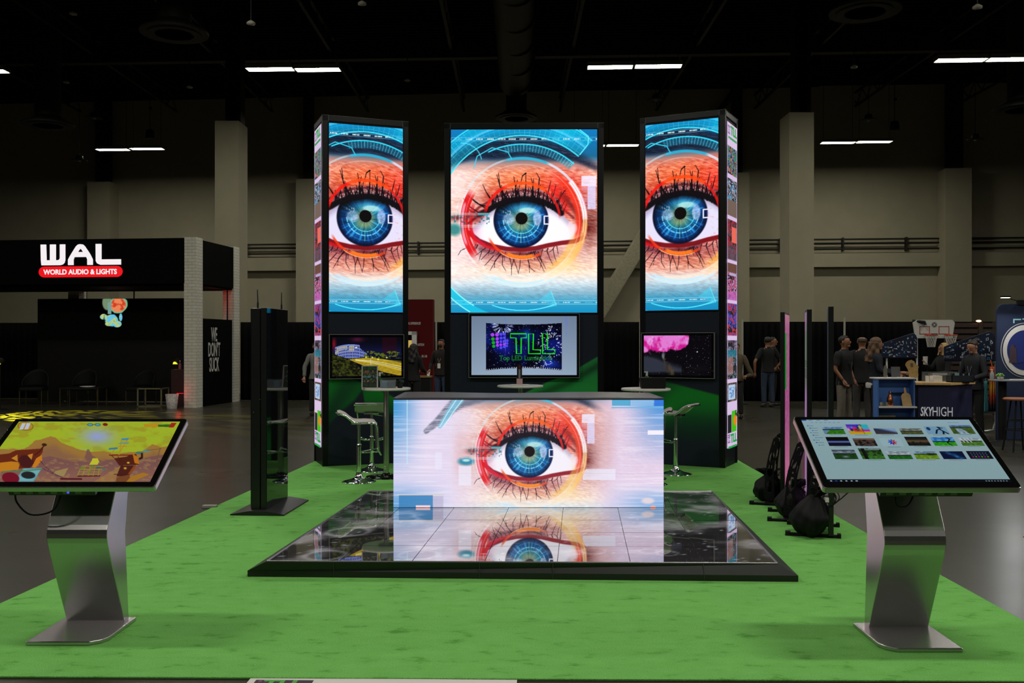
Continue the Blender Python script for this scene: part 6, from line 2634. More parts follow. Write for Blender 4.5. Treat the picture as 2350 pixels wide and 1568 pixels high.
# things on it
t = thing('white_box', 'white compartment box on the pale wooden worktop', 'box', (gx(2146, 15.2), 15.25, .975), 0)
b = MB()
b.box(-.03, .11, -.06, .08, 0, .105)
b.build('box_body', M_white, t)
b = MB()
b.box(-.10, -.03, -.06, -.05, 0, .008)
b.box(-.10, -.03, -.06, -.05, .045, .053)
b.box(-.10, -.03, -.06, -.05, .097, .105)
b.box(-.10, -.095, -.06, .08, 0, .105)
b.build('open_shelf', M_white, t)
t = thing('glass_screen', 'low clear glass screen with frosted lettering standing on the worktop', 'screen', (gx(2120, 15.6), 15.55, .975), 0)
b = MB()
b.box(-.05, .52, 0, .008, 0, .16)
b.build('pane', mat('screen_glass', lin(120, 128, 130), rough=.1, alpha=.35), t)
b = MB()
for k in range(22):
    b.box(.12 + k * .011, .128 + k * .011, -.003, 0, .10 + .01 * (k % 3 == 0), .135)
b.build('frosted_marks', mat('frost', lin(170, 172, 176), rough=.8), t)
t = thing('display_caddy', 'dark navy caddy of small gadgets on the right end of the worktop', 'caddy', (gx(2209, 15.2), 15.3, .975), 0)
b = MB()
b.box(-.17, .19, -.10, .10, 0, .012)
b.box(-.17, .19, -.10, -.09, 0, .11)
b.box(-.17, .19, .09, .10, 0, .11)
b.box(-.17, -.16, -.1, .1, 0, .11)
b.box(.18, .19, -.1, .1, 0, .11)
b.build('tray', mat('caddy_navy', lin(22, 34, 44), rough=.5), t)
b = MB()
for k in range(6):
    x = -.13 + k * .055
    b.box(x, x + .035, -.03, .03, .03, .14 + .01 * (k % 3))
b.build('gadget', mat('gadget_dark', lin(30, 34, 38), rough=.3), t)
b = MB()
b.box(-.10, -.03, -.05, -.045, .10, .15)
b.box(.03, .05, -.05, -.045, .10, .135)
b.box(.12, .135, -.05, -.045, .10, .15)
b.build('pale_card', mat('card_teal', lin(140, 165, 172), rough=.5), t)
# open blue shelf
t = thing('display_shelf', 'blue backed display shelf with white top and middle shelf beside the navy counter', 'shelf', (gx(2015, 15.15), 15.15, 0), 0)
sw = gx(2101, 15.15) - gx(2015, 15.15)
M_bl = mat('shelf_blue', lin(70, 116, 190), rough=.6)
b = MB()
b.box(0, sw, .20, .22, 0, 1.03)
b.box(0, .02, 0.02, .21, 0, 1.03)
b.box(sw - .02, sw, 0.02, .21, 0, 1.03)
b.build('body', M_bl, t)
b = MB()
b.box(-.01, sw + .01, -.0, .34, 1.03, 1.05)
b.build('top_shelf', M_white, t)
b = MB()
b.box(.02, sw + .01, -.04, .20, .575, .60)
b.build('middle_shelf', M_white, t)
b = MB()
b.box(.02, .12 + sw * .3, .05, .19, .02, .45)
b.build('lower_sand_panel', mat('sand_print', lin(120, 108, 84), rough=.7, noise=.3, nscale=9), t)
b = MB()
b.box(.28, .50, .13, .20, .80, .81)
b.build('small_ledge', M_ndark, t)
t = thing('copper_bottle', 'copper bottle standing on the middle white shelf', 'bottle', (gx(2043.5, 15.17), 15.19, .60), 0)
b = MB()
b.lathe([(.045, 0), (.05, .02), (.05, .12), (.018, .19), (.018, .20)], n=24)
b.build('bottle_body', mat('copper', (.62, .22, .10, 1), rough=.2, metal=1), t)
b = MB()
b.lathe([(.02, .20), (.02, .235), (.012, .24)], n=16)
b.build('cap', mat('cap_copper', (.3, .14, .08, 1), rough=.3, metal=1), t)
for k in range(3):
    b = MB()
    b.lathe([(.022, 0), (.024, .06), (.021, .06), (.02, .005)], n=14)
    o = b.build('glass_jar', mat('jar_glass', lin(130, 128, 120), rough=.1, alpha=.6))
    o.location = (gx(2021 + k * 6.5, 15.2), 15.18 + .03 * (k % 2), .602)
    tag(o, ('leftmost', 'middle', 'rightmost')[k] + ' of the three tiny glass jars left of the copper bottle', 'jar', 'tiny glass jars')
t = thing('cutting_board', 'wooden paddle cutting board leaning on the middle white shelf', 'cutting board', (gx(2084, 15.17), 15.20, .60), 0)
b = MB()
b.T = Matrix.Rotation(math.radians(-12), 4, 'X') @ Matrix.Rotation(math.radians(-4), 4, 'Y')
b.prism([(-.075, 0), (.075, 0), (.075, .17), (.05, .20), (.018, .215), (.018, .29), (.0, .30), (-.018, .29), (-.018, .215), (-.05, .20), (-.075, .17)], -.008, .008, 'y')
b.build('board', M_wood, t, bevel=.003)
t = thing('shaped_board', 'pale wooden board cut like a map outline standing on the white top shelf', 'cutting board', (gx(2094, 15.3), 15.3, 1.05), 0)
b = MB()
b.T = Matrix.Rotation(math.radians(-10), 4, 'X')
b.prism([(-.055, 0), (.085, 0), (.095, .05), (.09, .12), (.11, .17), (.095, .20), (.06, .215), (.045, .26), (.0, .285), (-.05, .27), (-.085, .24), (-.10, .20), (-.085, .17), (-.065, .13), (-.05, .07)], -.008, .008, 'y')
b.build('board', mat('olive_wood', lin(150, 118, 58), rough=.5, noise=.2, nscale=20), t)
b = MB()
b.T = Matrix.Rotation(math.radians(-10), 4, 'X')
b.lathe([(.0, 0), (.022, 0)], n=12)
b2 = MB()
b2.T = b.T
b2.box(-.02, .02, -.011, -.0085, .17, .23)
b2.build('burnt_mark', mat('burnt', lin(70, 52, 26), rough=.6), t)
b = MB()
b.T = Matrix.Rotation(math.radians(-8), 4, 'X')
b.box(-.07, .075, -.004, .004, 0, .17)
o = b.build('grey_sign_card', mat('grey_card_sign', lin(72, 72, 74), rough=.6))
o.location = (gx(2057, 15.4), 15.42, 1.05)
tag(o, 'grey sign card standing at the left of the white top shelf', 'sign card')
b = MB()
b.box(-.10, .10, -.07, .07, 0, .004)
b.box(-.06, .12, -.06, .05, .004, .008)
o = b.build('leaflets', M_white)
o.location = (gx(2072, 15.2), 15.24, 1.05)
tag(o, 'few white leaflets lying on the white top shelf', 'leaflet')
t = thing('shelf_bottle', 'pale slim bottle behind the grey sign card', 'bottle', (gx(2034, 15.4), 15.44, 1.05), 0)
b = MB()
b.lathe([(.03, 0), (.032, .12), (.018, .17), (.018, .19)], n=16)
b.build('bottle_body', mat('pale_metal', lin(120, 116, 104), rough=.3, metal=.5), t)


# wing banners
def icons(seed, words):
    def fn(U, V):
        C = np.zeros(U.shape + (3,)) + np.array([.06, .10, .20])
        C = C + (.03 * np.sin(U * 9 + V * 4))[..., None] * np.array([.2, .8, 1.0])
        rr = random.Random(seed)
        X, Y = U * 200, V * 120
        for k in range(58):
            x, y = rr.uniform(8, 192), rr.uniform(8, 112)
            c = (.78, .80, .84) if rr.random() < .85 else (.15, .50, .70)
            q = rr.choice('osz-|-|-zb')
            r = rr.uniform(2.2, 4.8)
            if q == 'o':
                C = mix(C, (np.abs(np.hypot(X - x, Y - y) - r) < 1.2), c)
            elif q == 's':
                C = mix(C, (np.abs(np.maximum(np.abs(X - x), np.abs(Y - y)) - r) < 1.1), c)
            elif q == 'x':
                C = line(C, X, Y, [(x - r, y - r), (x + r, y + r)], 2, c, 1, 1)
                C = line(C, X, Y, [(x - r, y + r), (x + r, y - r)], 2, c, 1, 1)
            elif q == '-':
                C = mix(C, (np.abs(Y - y) < 1.6) & (np.abs(X - x) < r * 1.8) & ((X * .7 % 1.6) < 1.2), c)
            elif q == '|':
                C = mix(C, (np.abs(X - x) < 1.5) & (np.abs(Y - y) < r * 2) & ((Y * .6 % 1.7) < 1.2), c)
            elif q == 'z':
                C = line(C, X, Y, [(x - r, y), (x, y), (x, y + r), (x + r, y + r)], 2, c, 1, 1)
            else:
                C = disc(C, X, Y, x, y, r * .8, r * .8, c, .9, .2)
                C = disc(C, X, Y, x, y, r * .4, r * .4, (.06, .10, .20), 1, .2)
        return C
    return fn


def wing(label, px0, px1, ytl, ytr, ypk, yb, d, seed):
    x0, x1 = gx(px0, d), gx(px1, d)
    zb, ztl, zpk = gz(yb, d), gz(ytl, d), gz(ypk, d)
    t = thing('wing_banner', label, 'banner', (x0, d, 0), 0, 'curved navy banners with white icons')
    W = x1 - x0
    H = zpk - zb

    def top(u):
        return (ztl - zb) + (zpk - ztl) * min(1.0, u / .86) ** .9 - .09 * max(0, (u - .88) / .12) ** 2
    nx, ny = 220, 132
    fn = icons(seed, '')
    o = picture('printed_fabric', M_print, t, W, H, nx, ny, fn, Matrix.Translation((0, 0, zb)) @ FACE_FRONT)
    # shape the top edge
    for v in o.data.vertices:
        u = v.co.x / W
        f = (v.co.z - zb) / H
        v.co.z = zb + f * float(top(u))
        v.co.y = -.03 * math.sin(u * PI)
    b = MB()
    pts = [(W * k / 20, .012 - .03 * math.sin(k / 20 * PI), zb + float(top(k / 20))) for k in range(21)]
    b.tube(pts, .012, n=6)
    b.tube([(0, .012, zb), (0, .012, zb + float(top(0)))], .012, n=6)
    b.tube([(0, .012, zb), (W, .012, zb)], .012, n=6)
    b.build('edge_tube', M_ndark, t)
    return t, W, zb


t, W, zb = wing('curved navy icon banner left of the basketball hoops', 2024, 2105, 790, 772, 766, 821, 17.6, 21)
b = MB()
b.tube([(W, .03, zb + .4), (W + .01, .03, 1.0), (W, .03, 0)], .018, n=8)
b.tube([(.1, .03, zb), (.1, .03, 0)], .018, n=8)
b.box(0, W, -.2, .2, 0, .015)
b.build('white_post', M_white, t)
t, W, zb = wing('curved navy icon banner right of the basketball hoops on a pale tube frame', 2168, 2284, 797, 770, 762, 828, 17.0, 33)
b = MB()
b.tube([(.3, .03, zb - .02), (W, .03, zb - .02), (W + .02, .03, zb - .06), (W + .02, .03, .2), (W - .02, .03, .05), (W - .14, .03, .03), (W - .9, .03, .03)], .02, n=8)
b.tube([(.3, .03, zb - .02), (.3, .03, .03)], .02, n=8)
b.build('tube_frame', mat('pale_tube', lin(170, 175, 178), rough=.3, metal=.4), t)
lettering('HIGH', mat('dim_grey', lin(120, 124, 132), rough=.7), t, (gx(2163, 17) - gx(2168, 17), -.045, zb + .04), .075, FACE_FRONT, align='LEFT')
# garments on that frame
M_or = mat('orange_fabric', lin(210, 84, 24), rough=.7)
nt = M_or.node_tree
tcn = nt.nodes.new('ShaderNodeTexCoord')
spx = nt.nodes.new('ShaderNodeSeparateXYZ')
crp = nt.nodes.new('ShaderNodeValToRGB')
crp.color_ramp.elements[0].color = lin(28, 24, 30)
crp.color_ramp.elements[1].color = lin(220, 90, 30)
for p_, c_ in ((.30, lin(190, 70, 30)), (.48, lin(225, 170, 40)), (.62, lin(222, 100, 30))):
    e = crp.color_ramp.elements.new(p_)
    e.color = c_
crp.color_ramp.elements[0].position = .12
nt.links.new(tcn.outputs['Generated'], spx.inputs[0])
nt.links.new(spx.outputs[2], crp.inputs[0])
nt.links.new(crp.outputs[0], nt.nodes['Principled BSDF'].inputs['Base Color'])
for nm, px, w_, y0, y1, m_, lab in (('hanging_scarf', 2277, .11, 842, 945, M_or, 'orange and yellow fabric hanging from the pale tube frame'),
                                    ('hanging_cloth', 2262, .07, 875, 948, mat('teal_fabric', lin(60, 130, 140), rough=.7), 'teal cloth hanging from the pale tube frame')):
    d = 16.92
    b = MB()

    def fn(u, v, w_=w_, y0=y0, y1=y1):
        return ((u - .5) * w_ * (.6 + .6 * (1 - v)), .02 * math.sin(u * 16), gz(y1, d) + (gz(y0, d) - gz(y1, d)) * v)
    b.sheet(fn, 18, 10, thick=.006)
    b.cyl((0, 0, gz(y0, d)), (0, .06, 1.30), .006, n=6)
    o = b.build(nm, m_)
    o.location = (gx(px, d), d, 0)
    tag(o, lab, 'garment')

# basketball backboard
d = 18.6
t = thing('basketball_backboard', 'white backboard with two orange hoops standing behind the navy booth', 'basketball hoop', (gx(2143, d), d, 0), math.radians(0))
k = d / F / 4.9
def BX(x): return (x - 1191) * k
def BZ(y): return gz(700 + y / 4.9, d)
b = MB()
b.prism([(BX(1000), BZ(168)), (BX(1400), BZ(168)), (BX(1428), BZ(200)), (BX(1400), BZ(375)), (BX(985), BZ(375)), (BX(958), BZ(200))], 0, .03, 'y')
b.build('board', mat('board_white', lin(180, 178, 172), rough=.6), t)
b = MB()
for x0, x1 in ((1030, 1146), (1246, 1364)):
    for (a0, a1, z0, z1) in ((x0, x1, 240, 247), (x0, x1, 322, 330), (x0, x0 + 7, 240, 330), (x1 - 7, x1, 240, 330)):
        b.box(BX(a0), BX(a1), -.004, 0, BZ(z1), BZ(z0))
b.build('target_square', mat('target_red', lin(150, 60, 50), rough=.6), t)
for cx_ in (1124, 1344):
    b = MB()
    pts = [(BX(cx_) + .115 * math.cos(a), -.15 + .115 * math.sin(a), BZ(338)) for a in np.linspace(0, 2 * PI, 24, endpoint=False)]
    b.tube(pts, .009, n=6, closed=True)
    b.box(BX(cx_) - .04, BX(cx_) + .04, -.04, 0, BZ(345), BZ(325))
    rim = b.build('hoop', mat('hoop_orange', lin(205, 62, 40), rough=.4), t)
    b = MB()
    for s_ in (-1, 1):
        for i in range(12):
            pp = []
            for j in range(6):
                a = 2 * PI * i / 12 + s_ * j * .26
                r = .112 - .045 * (j / 5) ** .8
                pp.append((BX(cx_) + r * math.cos(a), -.15 + r * math.sin(a), BZ(338) - .235 * j / 5))
            b.tube(pp, .0035, n=4)
    b.build('net', mat('net_white', lin(200, 196, 188), rough=.7), rim)
b = MB()
b.box(BX(1160), BX(1228), -.03, 0, BZ(345), BZ(322))
b.build('score_box', M_mblack, t)
b = MB()
for i in range(14):
    a = 2 * PI * i / 14
    b.tube([(BX(1197) + .02 * math.cos(a), -.002, BZ(222) + .02 * math.sin(a)), (BX(1197) + .055 * math.cos(a), -.002, BZ(222) + .055 * math.sin(a))], .005, n=4)
b.build('star_emblem', mat('emblem_grey', lin(60, 58, 60), rough=.6), t)
b = MB()
for x in (-.30, .30):
    b.tube([(x, .05, 0), (x, .05, BZ(375) + .05)], .025, n=8)
b.tube([(BX(965), .06, BZ(180)), (BX(1080), -.04, BZ(195)), (BX(1085), -.04, BZ(225))], .03, n=8)
b.build('support_frame', M_mblack, t)
# stacked dark pallets and warm lamp behind
t = thing('pallet_stack', 'stack of dark wooden slats behind the right banner with a warm lamp', 'stack', (gx(2255, 19.5), 19.5, 0), 0)
M_pal = mat('dark_slat', lin(46, 30, 22), rough=.8)
b = MB()
zt = gz(738, 19.5)
for k in range(16):
    z = zt - .03 - k * .125
    if z < 0:
        break
    b.box(-.65, .40, -.03, .0, z - .085, z)
b.box(-.10, -.02, -.05, 0, 0, zt + .06)
b.box(-.65, -.6, 0, .3, 0, zt)
b.box(.35, .4, 0, .3, 0, zt)
b.build('slats', M_pal, t)
b = MB()
b.ball((gx(2246, 19.4) - gx(2255, 19.5), -.10, gz(737, 19.4)), .035, squash=(1.6, .6, .6))
b.build('warm_bulb', mat('warm_bulb', (0, 0, 0, 1), emit=(1, .62, .28, 1), es=5), t)

# tall round cornered fabric sign at the right edge
d = 15.6
t = thing('fabric_sign', 'tall navy fabric sign with a white ring around a blue picture at the right edge', 'banner', (gx(2287, d), d, 0), 0)
W = 1.9
zt = gz(697, d)
pts = [(0, .02), (W, .02), (W, zt + .05)]
for q in range(9):
    a = math.radians(90 + q * 90 / 8)
    pts.append((.13 + .13 * math.cos(a), zt - .13 + .13 * math.sin(a)))
b = MB()
b.prism(pts, 0, .04, 'y')
b.build('fabric_panel', mat('sign_navy', lin(22, 38, 72), rough=.7), t, bevel=.012)


def ell(px, py, rx, ry, n=48):
    return [(gx(px, d) - gx(2287, d) + rx * d / F * math.cos(a), gz(py, d) + ry * d / F * math.sin(a)) for a in np.linspace(0, 2 * PI, n, endpoint=False)]


ex, ey = 2352, 804
for (rx, ry, m_, y, nm) in ((56, 63, M_grey_p, -.003, 'outer_line'), (54, 61.5, MATS['sign_navy'], -.005, 'line_gap'), (51, 58, M_white, -.007, 'white_ring'), (41.5, 46, mat('ring_inner', lin(24, 40, 110), rough=.6), -.009, 'inner_disc')):
    b = MB()
    b.prism(ell(ex, ey, rx, ry), y, y + .002, 'y')
    b.build(nm, m_, t)
b = MB()
X0 = gx(2287, d)


def SP(px, py):
    return (gx(px, d) - X0, gz(py, d))


b.prism([SP(2337, 772), SP(2347, 770), SP(2352, 776), SP(2360, 790), SP(2362, 815), SP(2352, 830), SP(2334, 834), SP(2332, 800), SP(2325, 793), SP(2333, 782)], -.012, -.010, 'y')
b.build('printed_coat', mat('coat_blue', lin(18, 34, 96), rough=.7, emit=lin(18, 40, 120), es=.15), t)
b = MB()
b.prism([SP(2317, 798), SP(2324, 790), SP(2331, 798), SP(2333, 834), SP(2315, 832)], -.012, -.010, 'y')
b.build('printed_bag', mat('bag_brown', lin(70, 52, 62), rough=.7), t)
b = MB()
b.prism([SP(2325, 742), SP(2325, 732), SP(2343, 732), SP(2343, 735), SP(2328, 735), SP(2328, 742)], -.004, -.001, 'y')
b.prism([SP(2346, 731), SP(2366, 731), SP(2366, 734), SP(2346, 734)], -.004, -.001, 'y')
b.build('pale_bracket_print', mat('pale_cyan', lin(150, 200, 205), rough=.6), t)
b = MB()
b.tube([(SP(2288, 683)[0], -.30, gz(683, d)), (.20, -.1, gz(688, d)), (.42, .02, gz(693, d))], .008, n=6)
b.box(SP(2336, 690)[0], SP(2356, 690)[0], -.03, .05, gz(700, d), gz(689, d))
b.box(SP(2276, 690)[0], SP(2295, 690)[0], -.34, -.26, gz(685, d), gz(681.5, d))
b.build('lamp_arm', M_mblack, t)
b = MB()
b.box(SP(2277, 690)[0], SP(2294, 690)[0], -.335, -.265, gz(686, d), gz(685, d))
b.build('lamp_glow', mat('lamp_white', (0, 0, 0, 1), emit=(1, 1, .95, 1), es=4), t)
l = bpy.data.lights.new('sign_lamp', 'AREA')
l.size, l.size_y, l.shape = .12, .06, 'RECTANGLE'
l.energy = 9
o = bpy.data.objects.new('sign_lamp', l)
o.location = (gx(2305, d), d - .32, gz(687, d))
o.rotation_euler = (math.radians(-35), 0, math.radians(0))
COL.objects.link(o)
# high table, plant, bottle
d = 15.0
t = thing('high_table', 'dark high table with a thin top in front of the round cornered sign', 'table', (gx(2312, d), d, 0), 0)
b = MB()
b.lathe([(.27, 1.005), (.275, 1.01), (.275, 1.02), (.27, 1.025)], n=36)
b.build('tabletop', mat('table_grey', lin(110, 112, 118), rough=.4), t)
b = MB()
b.cyl((-.08, 0, .02), (-.08, 0, 1.01), .06, n=16)
b.build('pedestal', M_mblack, t)
b = MB()
b.lathe([(.26, 0), (.24, .02), (.08, .07), (.05, .1)], c=(-.08, 0, 0), n=28)
b.build('base', M_mblack, t)
t = thing('potted_plant', 'small bright green plant in a pale pot on the dark high table', 'plant', (gx(2294, d), d - .02, 1.025), 0)
b = MB()
b.lathe([(.045, 0), (.05, .05), (.046, .05)], n=18)
b.build('pot', mat('pot_grey', lin(150, 150, 146), rough=.6), t)
b = MB()
rr = random.Random(8)
for k in range(70):
    a, e = rr.uniform(0, 2 * PI), rr.uniform(.1, 1.5)
    r = rr.uniform(.03, .062)
    b.ball((r * 1.05 * math.cos(a) * math.cos(e), r * math.sin(a) * math.cos(e), .055 + .7 * r * math.sin(e)), .011, 5, 4)
b.build('leaves', mat('bright_leaf', lin(120, 168, 70), rough=.5), t)
t = thing('soap_bottle', 'clear pump bottle at the left end of the dark high table', 'bottle', (gx(2278, d), d + .02, 1.025), 0)
b = MB()
b.lathe([(.026, 0), (.028, .01), (.028, .10), (.012, .125)], n=18)
b.build('bottle_body', mat('bottle_pale', lin(165, 175, 178), rough=.2, alpha=.8), t)
b = MB()
b.cyl((0, 0, .12), (0, 0, .16), .009, n=10)
b.box(-.02, .01, -.006, .006, .155, .166)
b.build('pump', M_white, t)
b = MB()
b.box(-.10, .14, -.07, .07, 0, .006)
b.box(-.06, .18, -.05, .06, .006, .010)
o = b.build('papers', M_white)
o.location = (gx(2328, d), d - .03, 1.026)
tag(o, 'flat pile of white papers on the dark high table', 'paper')
d = 14.2
t = thing('wooden_stool', 'stool with an orange brown wooden seat and dark legs at the right edge', 'stool', (gx(2337, d), d, 0), 0)
b = MB()
b.lathe([(.20, .755), (.21, .765), (.21, .78), (.19, .79)], n=32)
b.build('seat', mat('seat_wood', lin(150, 86, 48), rough=.45), t)
for s_ in range(4):
    a = PI / 4 + s_ * PI / 2
    b = MB()
    b.tube([(.10 * math.cos(a), .10 * math.sin(a), .755), (.16 * math.cos(a), .16 * math.sin(a), .35), (.22 * math.cos(a), .22 * math.sin(a), 0)], .013, n=8)
    b.build('leg', M_mblack, t)
for z, r in ((.32, .165), (.46, .14)):
    b = MB()
    b.tube([(r * math.cos(a), r * math.sin(a), z) for a in np.linspace(0, 2 * PI, 20, endpoint=False)], .009, n=6, closed=True)
    b.build('ring_rail', M_mblack, t)


# ------------------------------------------------------------------ people
def skin_mesh(V, E, R, sub=2):
    me = bpy.data.meshes.new('tmp')
    me.from_pydata(V, E, [])
    o = bpy.data.objects.new('tmp', me)
    COL.objects.link(o)
    o.modifiers.new('skin', 'SKIN')
    o.modifiers['skin'].use_smooth_shade = True
    for i, sv in enumerate(me.skin_vertices[0].data):
        r = R[i]
        sv.radius = (r, r) if not isinstance(r, tuple) else r
        sv.use_root = (i == 0)
    s_ = o.modifiers.new('sub', 'SUBSURF')
    s_.levels = sub
    dg = bpy.context.evaluated_depsgraph_get()
    m2 = bpy.data.meshes.new_from_object(o.evaluated_get(dg))
    bpy.data.objects.remove(o)
    bpy.data.meshes.remove(me)
    return m2


def add_mesh(mb, me):
    vs = [tuple(v.co) for v in me.vertices]
    mb._add(vs, [tuple(p.vertices) for p in me.polygons], True)


SK = {'light': lin(160, 112, 88), 'mid': lin(142, 96, 70), 'pale': lin(168, 120, 96)}


def person(label, px, d, rz, h=1.75, arms=None, shirt=(30, 30, 34), sleeve='short', trousers=(40, 44, 60), hair=(30, 22, 18), hair_style='short', skin='mid',
           head_turn=0.0, head_tilt=0.0, legs=None, shoes=(16, 15, 15), female=False, extras=None, z0=0.0, sleeve_col=None, lean=0.0, hem=None):
    t = thing('person', label, 'person', (gx(px, d), d, z0), rz)
    k = h / 1.75
    f = .92 if female else 1.0
    A = {'L': [(.27, .0, 1.16), (.29, -.06, .92)], 'R': [(-.27, .0, 1.16), (-.29, -.06, .92)]}
    A.update(arms or {})
    Lg = {'L': [(.10, -.01, .50), (.11, .03, .085)], 'R': [(-.10, -.01, .50), (-.11, .03, .085)]}
    Lg.update(legs or {})
    ln = lean
    V = [(0, 0, .96), (0, -.01 - ln * .2, 1.10), (0, -.015 - ln * .6, 1.29), (0, -ln * .9, 1.42), (0, -.005 - ln, 1.50)]
    R = [(.115, .085), (.10 * f * f, .072), (.122 * f, .085), (.10 * f, .07), .055 * f]
    E = [(0, 1), (1, 2), (2, 3), (3, 4)]
    n = 5
    # head joints
    hc = Vector((0, -.02 - ln, 1.635))
    V += [(0, -.02 - ln, 1.545), (0, -.022 - ln, 1.60), (0, -.012 - ln, 1.665), (0, -.008 - ln, 1.715)]
    R += [(.060, .068), (.079, .094), (.087, .106), (.064, .080)]
    E += [(4, 5), (5, 6), (6, 7), (7, 8)]
    n = 9
    idx = {}
    for s_, q in (('L', 1), ('R', -1)):
        sh = (q * .165 * f, -ln * .9, 1.415)
        el, wr = A[s_]
        V += [sh, el, wr]
        R += [.052 * f, .040 * f, .027]
        E += [(3, n), (n, n + 1), (n + 1, n + 2)]
        idx[s_] = (n, n + 1, n + 2)
        n += 3
    for s_, q in (('L', 1), ('R', -1)):
        hp = (q * .088, 0, .88)
        kn, an = Lg[s_]
        toe = (an[0], an[1] - .16, .032)
        V += [hp, kn, an, (an[0], an[1] - .02, .045), toe]
        R += [(.085, .09), .056, .038, .04, (.036, .028)]
        E += [(0, n), (n, n + 1), (n + 1, n + 2), (n + 2, n + 3), (n + 3, n + 4)]
        idx['leg' + s_] = (n, n + 1, n + 2, n + 3, n + 4)
        n += 5
    Hrot = Matrix.Translation(Vector((0, -ln, 1.53))) @ Matrix.Rotation(math.radians(head_turn), 4, 'Z') @ Matrix.Rotation(math.radians(head_tilt), 4, 'X') @ Matrix.Translation(-Vector((0, -ln, 1.53)))
    for i in (5, 6, 7, 8):
        V[i] = tuple(Hrot @ Vector(V[i]))
    mb = MB()
    me = skin_mesh(V, E, R)
    add_mesh(mb, me)
    # nose, ears, chin
    hb = MB()
    mb.T = Hrot
    cx0, cy0 = 0, -.02 - ln
    mb.ball((0, cy0 - .098, 1.625), .016, 8, 6, (.8, 1.1, 1.5))
    mb.ball((0, cy0 - .085, 1.605), .018, 8, 6, (1, 1, .7))
    mb.ball((0, cy0 - .070, 1.560), .030, 10, 8, (1.1, .8, .8))
    mb.ball((0, cy0 - .082, 1.585), .018, 8, 6, (1.5, .5, .45))
    for q in (-1, 1):
        mb.ball((q * .082, cy0 + .005, 1.628), .026, 8, 8, (.35, .7, 1.2))
    mb.T = None
    # hands
    for s_ in ('L', 'R'):
        el, wr = Vector(A[s_][0]), Vector(A[s_][1])
        dd = (wr - el).normalized()
        q = 1 if s_ == 'L' else -1
        side = dd.cross(Vector((0, -1, 0)))
        if side.length < .2:
            side = dd.cross(Vector((1, 0, 0)))
        side.normalize()
        nn = side.cross(dd).normalized()
        palm = wr + dd * .045
        mb.tube([wr - dd * .01, wr + dd * .02, palm, wr + dd * .085], [.024, .028, .034, .030], n=10)
        for i, (o_, ln_, c_) in enumerate(((-.026, .060, .25), (-.009, .072, .2), (.009, .068, .25), (.026, .052, .35))):
            b0 = wr + dd * .080 + side * o_
            b1 = b0 + dd * ln_ * .5 + nn * ln_ * c_ * .4
            b2 = b1 + dd * ln_ * .4 + nn * ln_ * c_ * 1.2
            mb.tube([b0, b1, b2], [.0095, .0088, .007], n=6)
        b0 = wr + dd * .03 - side * .028 * q
        mb.tube([b0, b0 + dd * .03 - side * .02 * q, b0 + dd * .055 - side * .022 * q + nn * .015], [.011, .010, .008], n=6)
    body = mb.build('body', mat('skin_' + skin, SK[skin], rough=.5), t)
    # eyes and brows
    for q in (-1, 1):
        eb = MB()
        eb.T = Hrot
        eb.ball((q * .032, cy0 - .096, 1.640), .009, 8, 6, (1.4, .7, .6))
        eb.build('eye', mat('eye_dark', lin(30, 24, 22), rough=.3), t)
    # trousers
    TV = [V[0], (0, 0, 1.08)] + [V[i] for i in idx['legL'][:3]] + [V[i] for i in idx['legR'][:3]]
    TR_ = [(.137, .108), (.122, .098)] + [(.094, .1), .072, .060] * 2
    TE = [(0, 1), (0, 2), (2, 3), (3, 4), (0, 5), (5, 6), (6, 7)]
    tm = MB()
    add_mesh(tm, skin_mesh(TV, TE, TR_))
    tm.build('trousers', mat('trousers_%d_%d_%d' % trousers, lin(*[v * .9 for v in trousers]), rough=.85, bump=.3, nscale=18, noise=.12), t)
    # shirt
    smb = MB()
    fw = 1.04 if female else 1.0
    rings = [(.868, .166 * fw, .128), (.90, .163 * fw, .126), (1.0, .148 * f * fw, .114), (1.12, .140 * f, .107), (1.22, .152 * f, .114), (1.32, .170 * f, .120),
             (1.39, .172 * f, .110), (1.435, .148 * f, .092), (1.465, .100, .078), (1.49, .070, .068), (1.505, .063, .063)]

    def torso(u, v):
        q = v * (len(rings) - 1)
        i = min(int(q), len(rings) - 2)
        w_ = q - i
        z, rx, ry = [rings[i][j] * (1 - w_) + rings[i + 1][j] * w_ for j in range(3)]
        yc = -.008 - ln * max(0, (z - .96) / .54)
        an_ = u * 2 * PI
        e_ = .86
        cs, sn = math.cos(an_), math.sin(an_)
        fold = 1 + .012 * math.sin(5 * an_ + 22 * z) * (1 if z < 1.3 else 0)
        return (rx * fold * math.copysign(abs(cs) ** e_, cs), yc + ry * fold * math.copysign(abs(sn) ** e_, sn), z)
    smb.sheet(torso, 36, 30, thick=.006)
    for s_ in ('L', 'R'):
        sh, e_, w_ = [Vector(V[i]) for i in idx[s_]]
        inn = sh.lerp(Vector((0, sh.y, 1.40)), .45)
        if sleeve == 'short':
            smb.tube(curve_pts([inn, sh, sh.lerp(e_, .35), sh.lerp(e_, .74)], 3), [.060 * f] * 3 + [.070 * f] * 3 + [.064 * f] * 3 + [.060 * f], n=14)
        else:
            smb.tube(curve_pts([inn, sh, sh.lerp(e_, .5), e_, e_.lerp(w_, .45), e_.lerp(w_, .92)], 3), [.058 * f] * 3 + [.066 * f] * 3 + [.056 * f] * 3 + [.050] * 3 + [.043] * 3 + [.036], n=14)
    smb.build('shirt', mat('shirt_%d_%d_%d' % shirt, lin(*[v * .72 for v in shirt]), rough=.85, bump=.3, nscale=16), t)
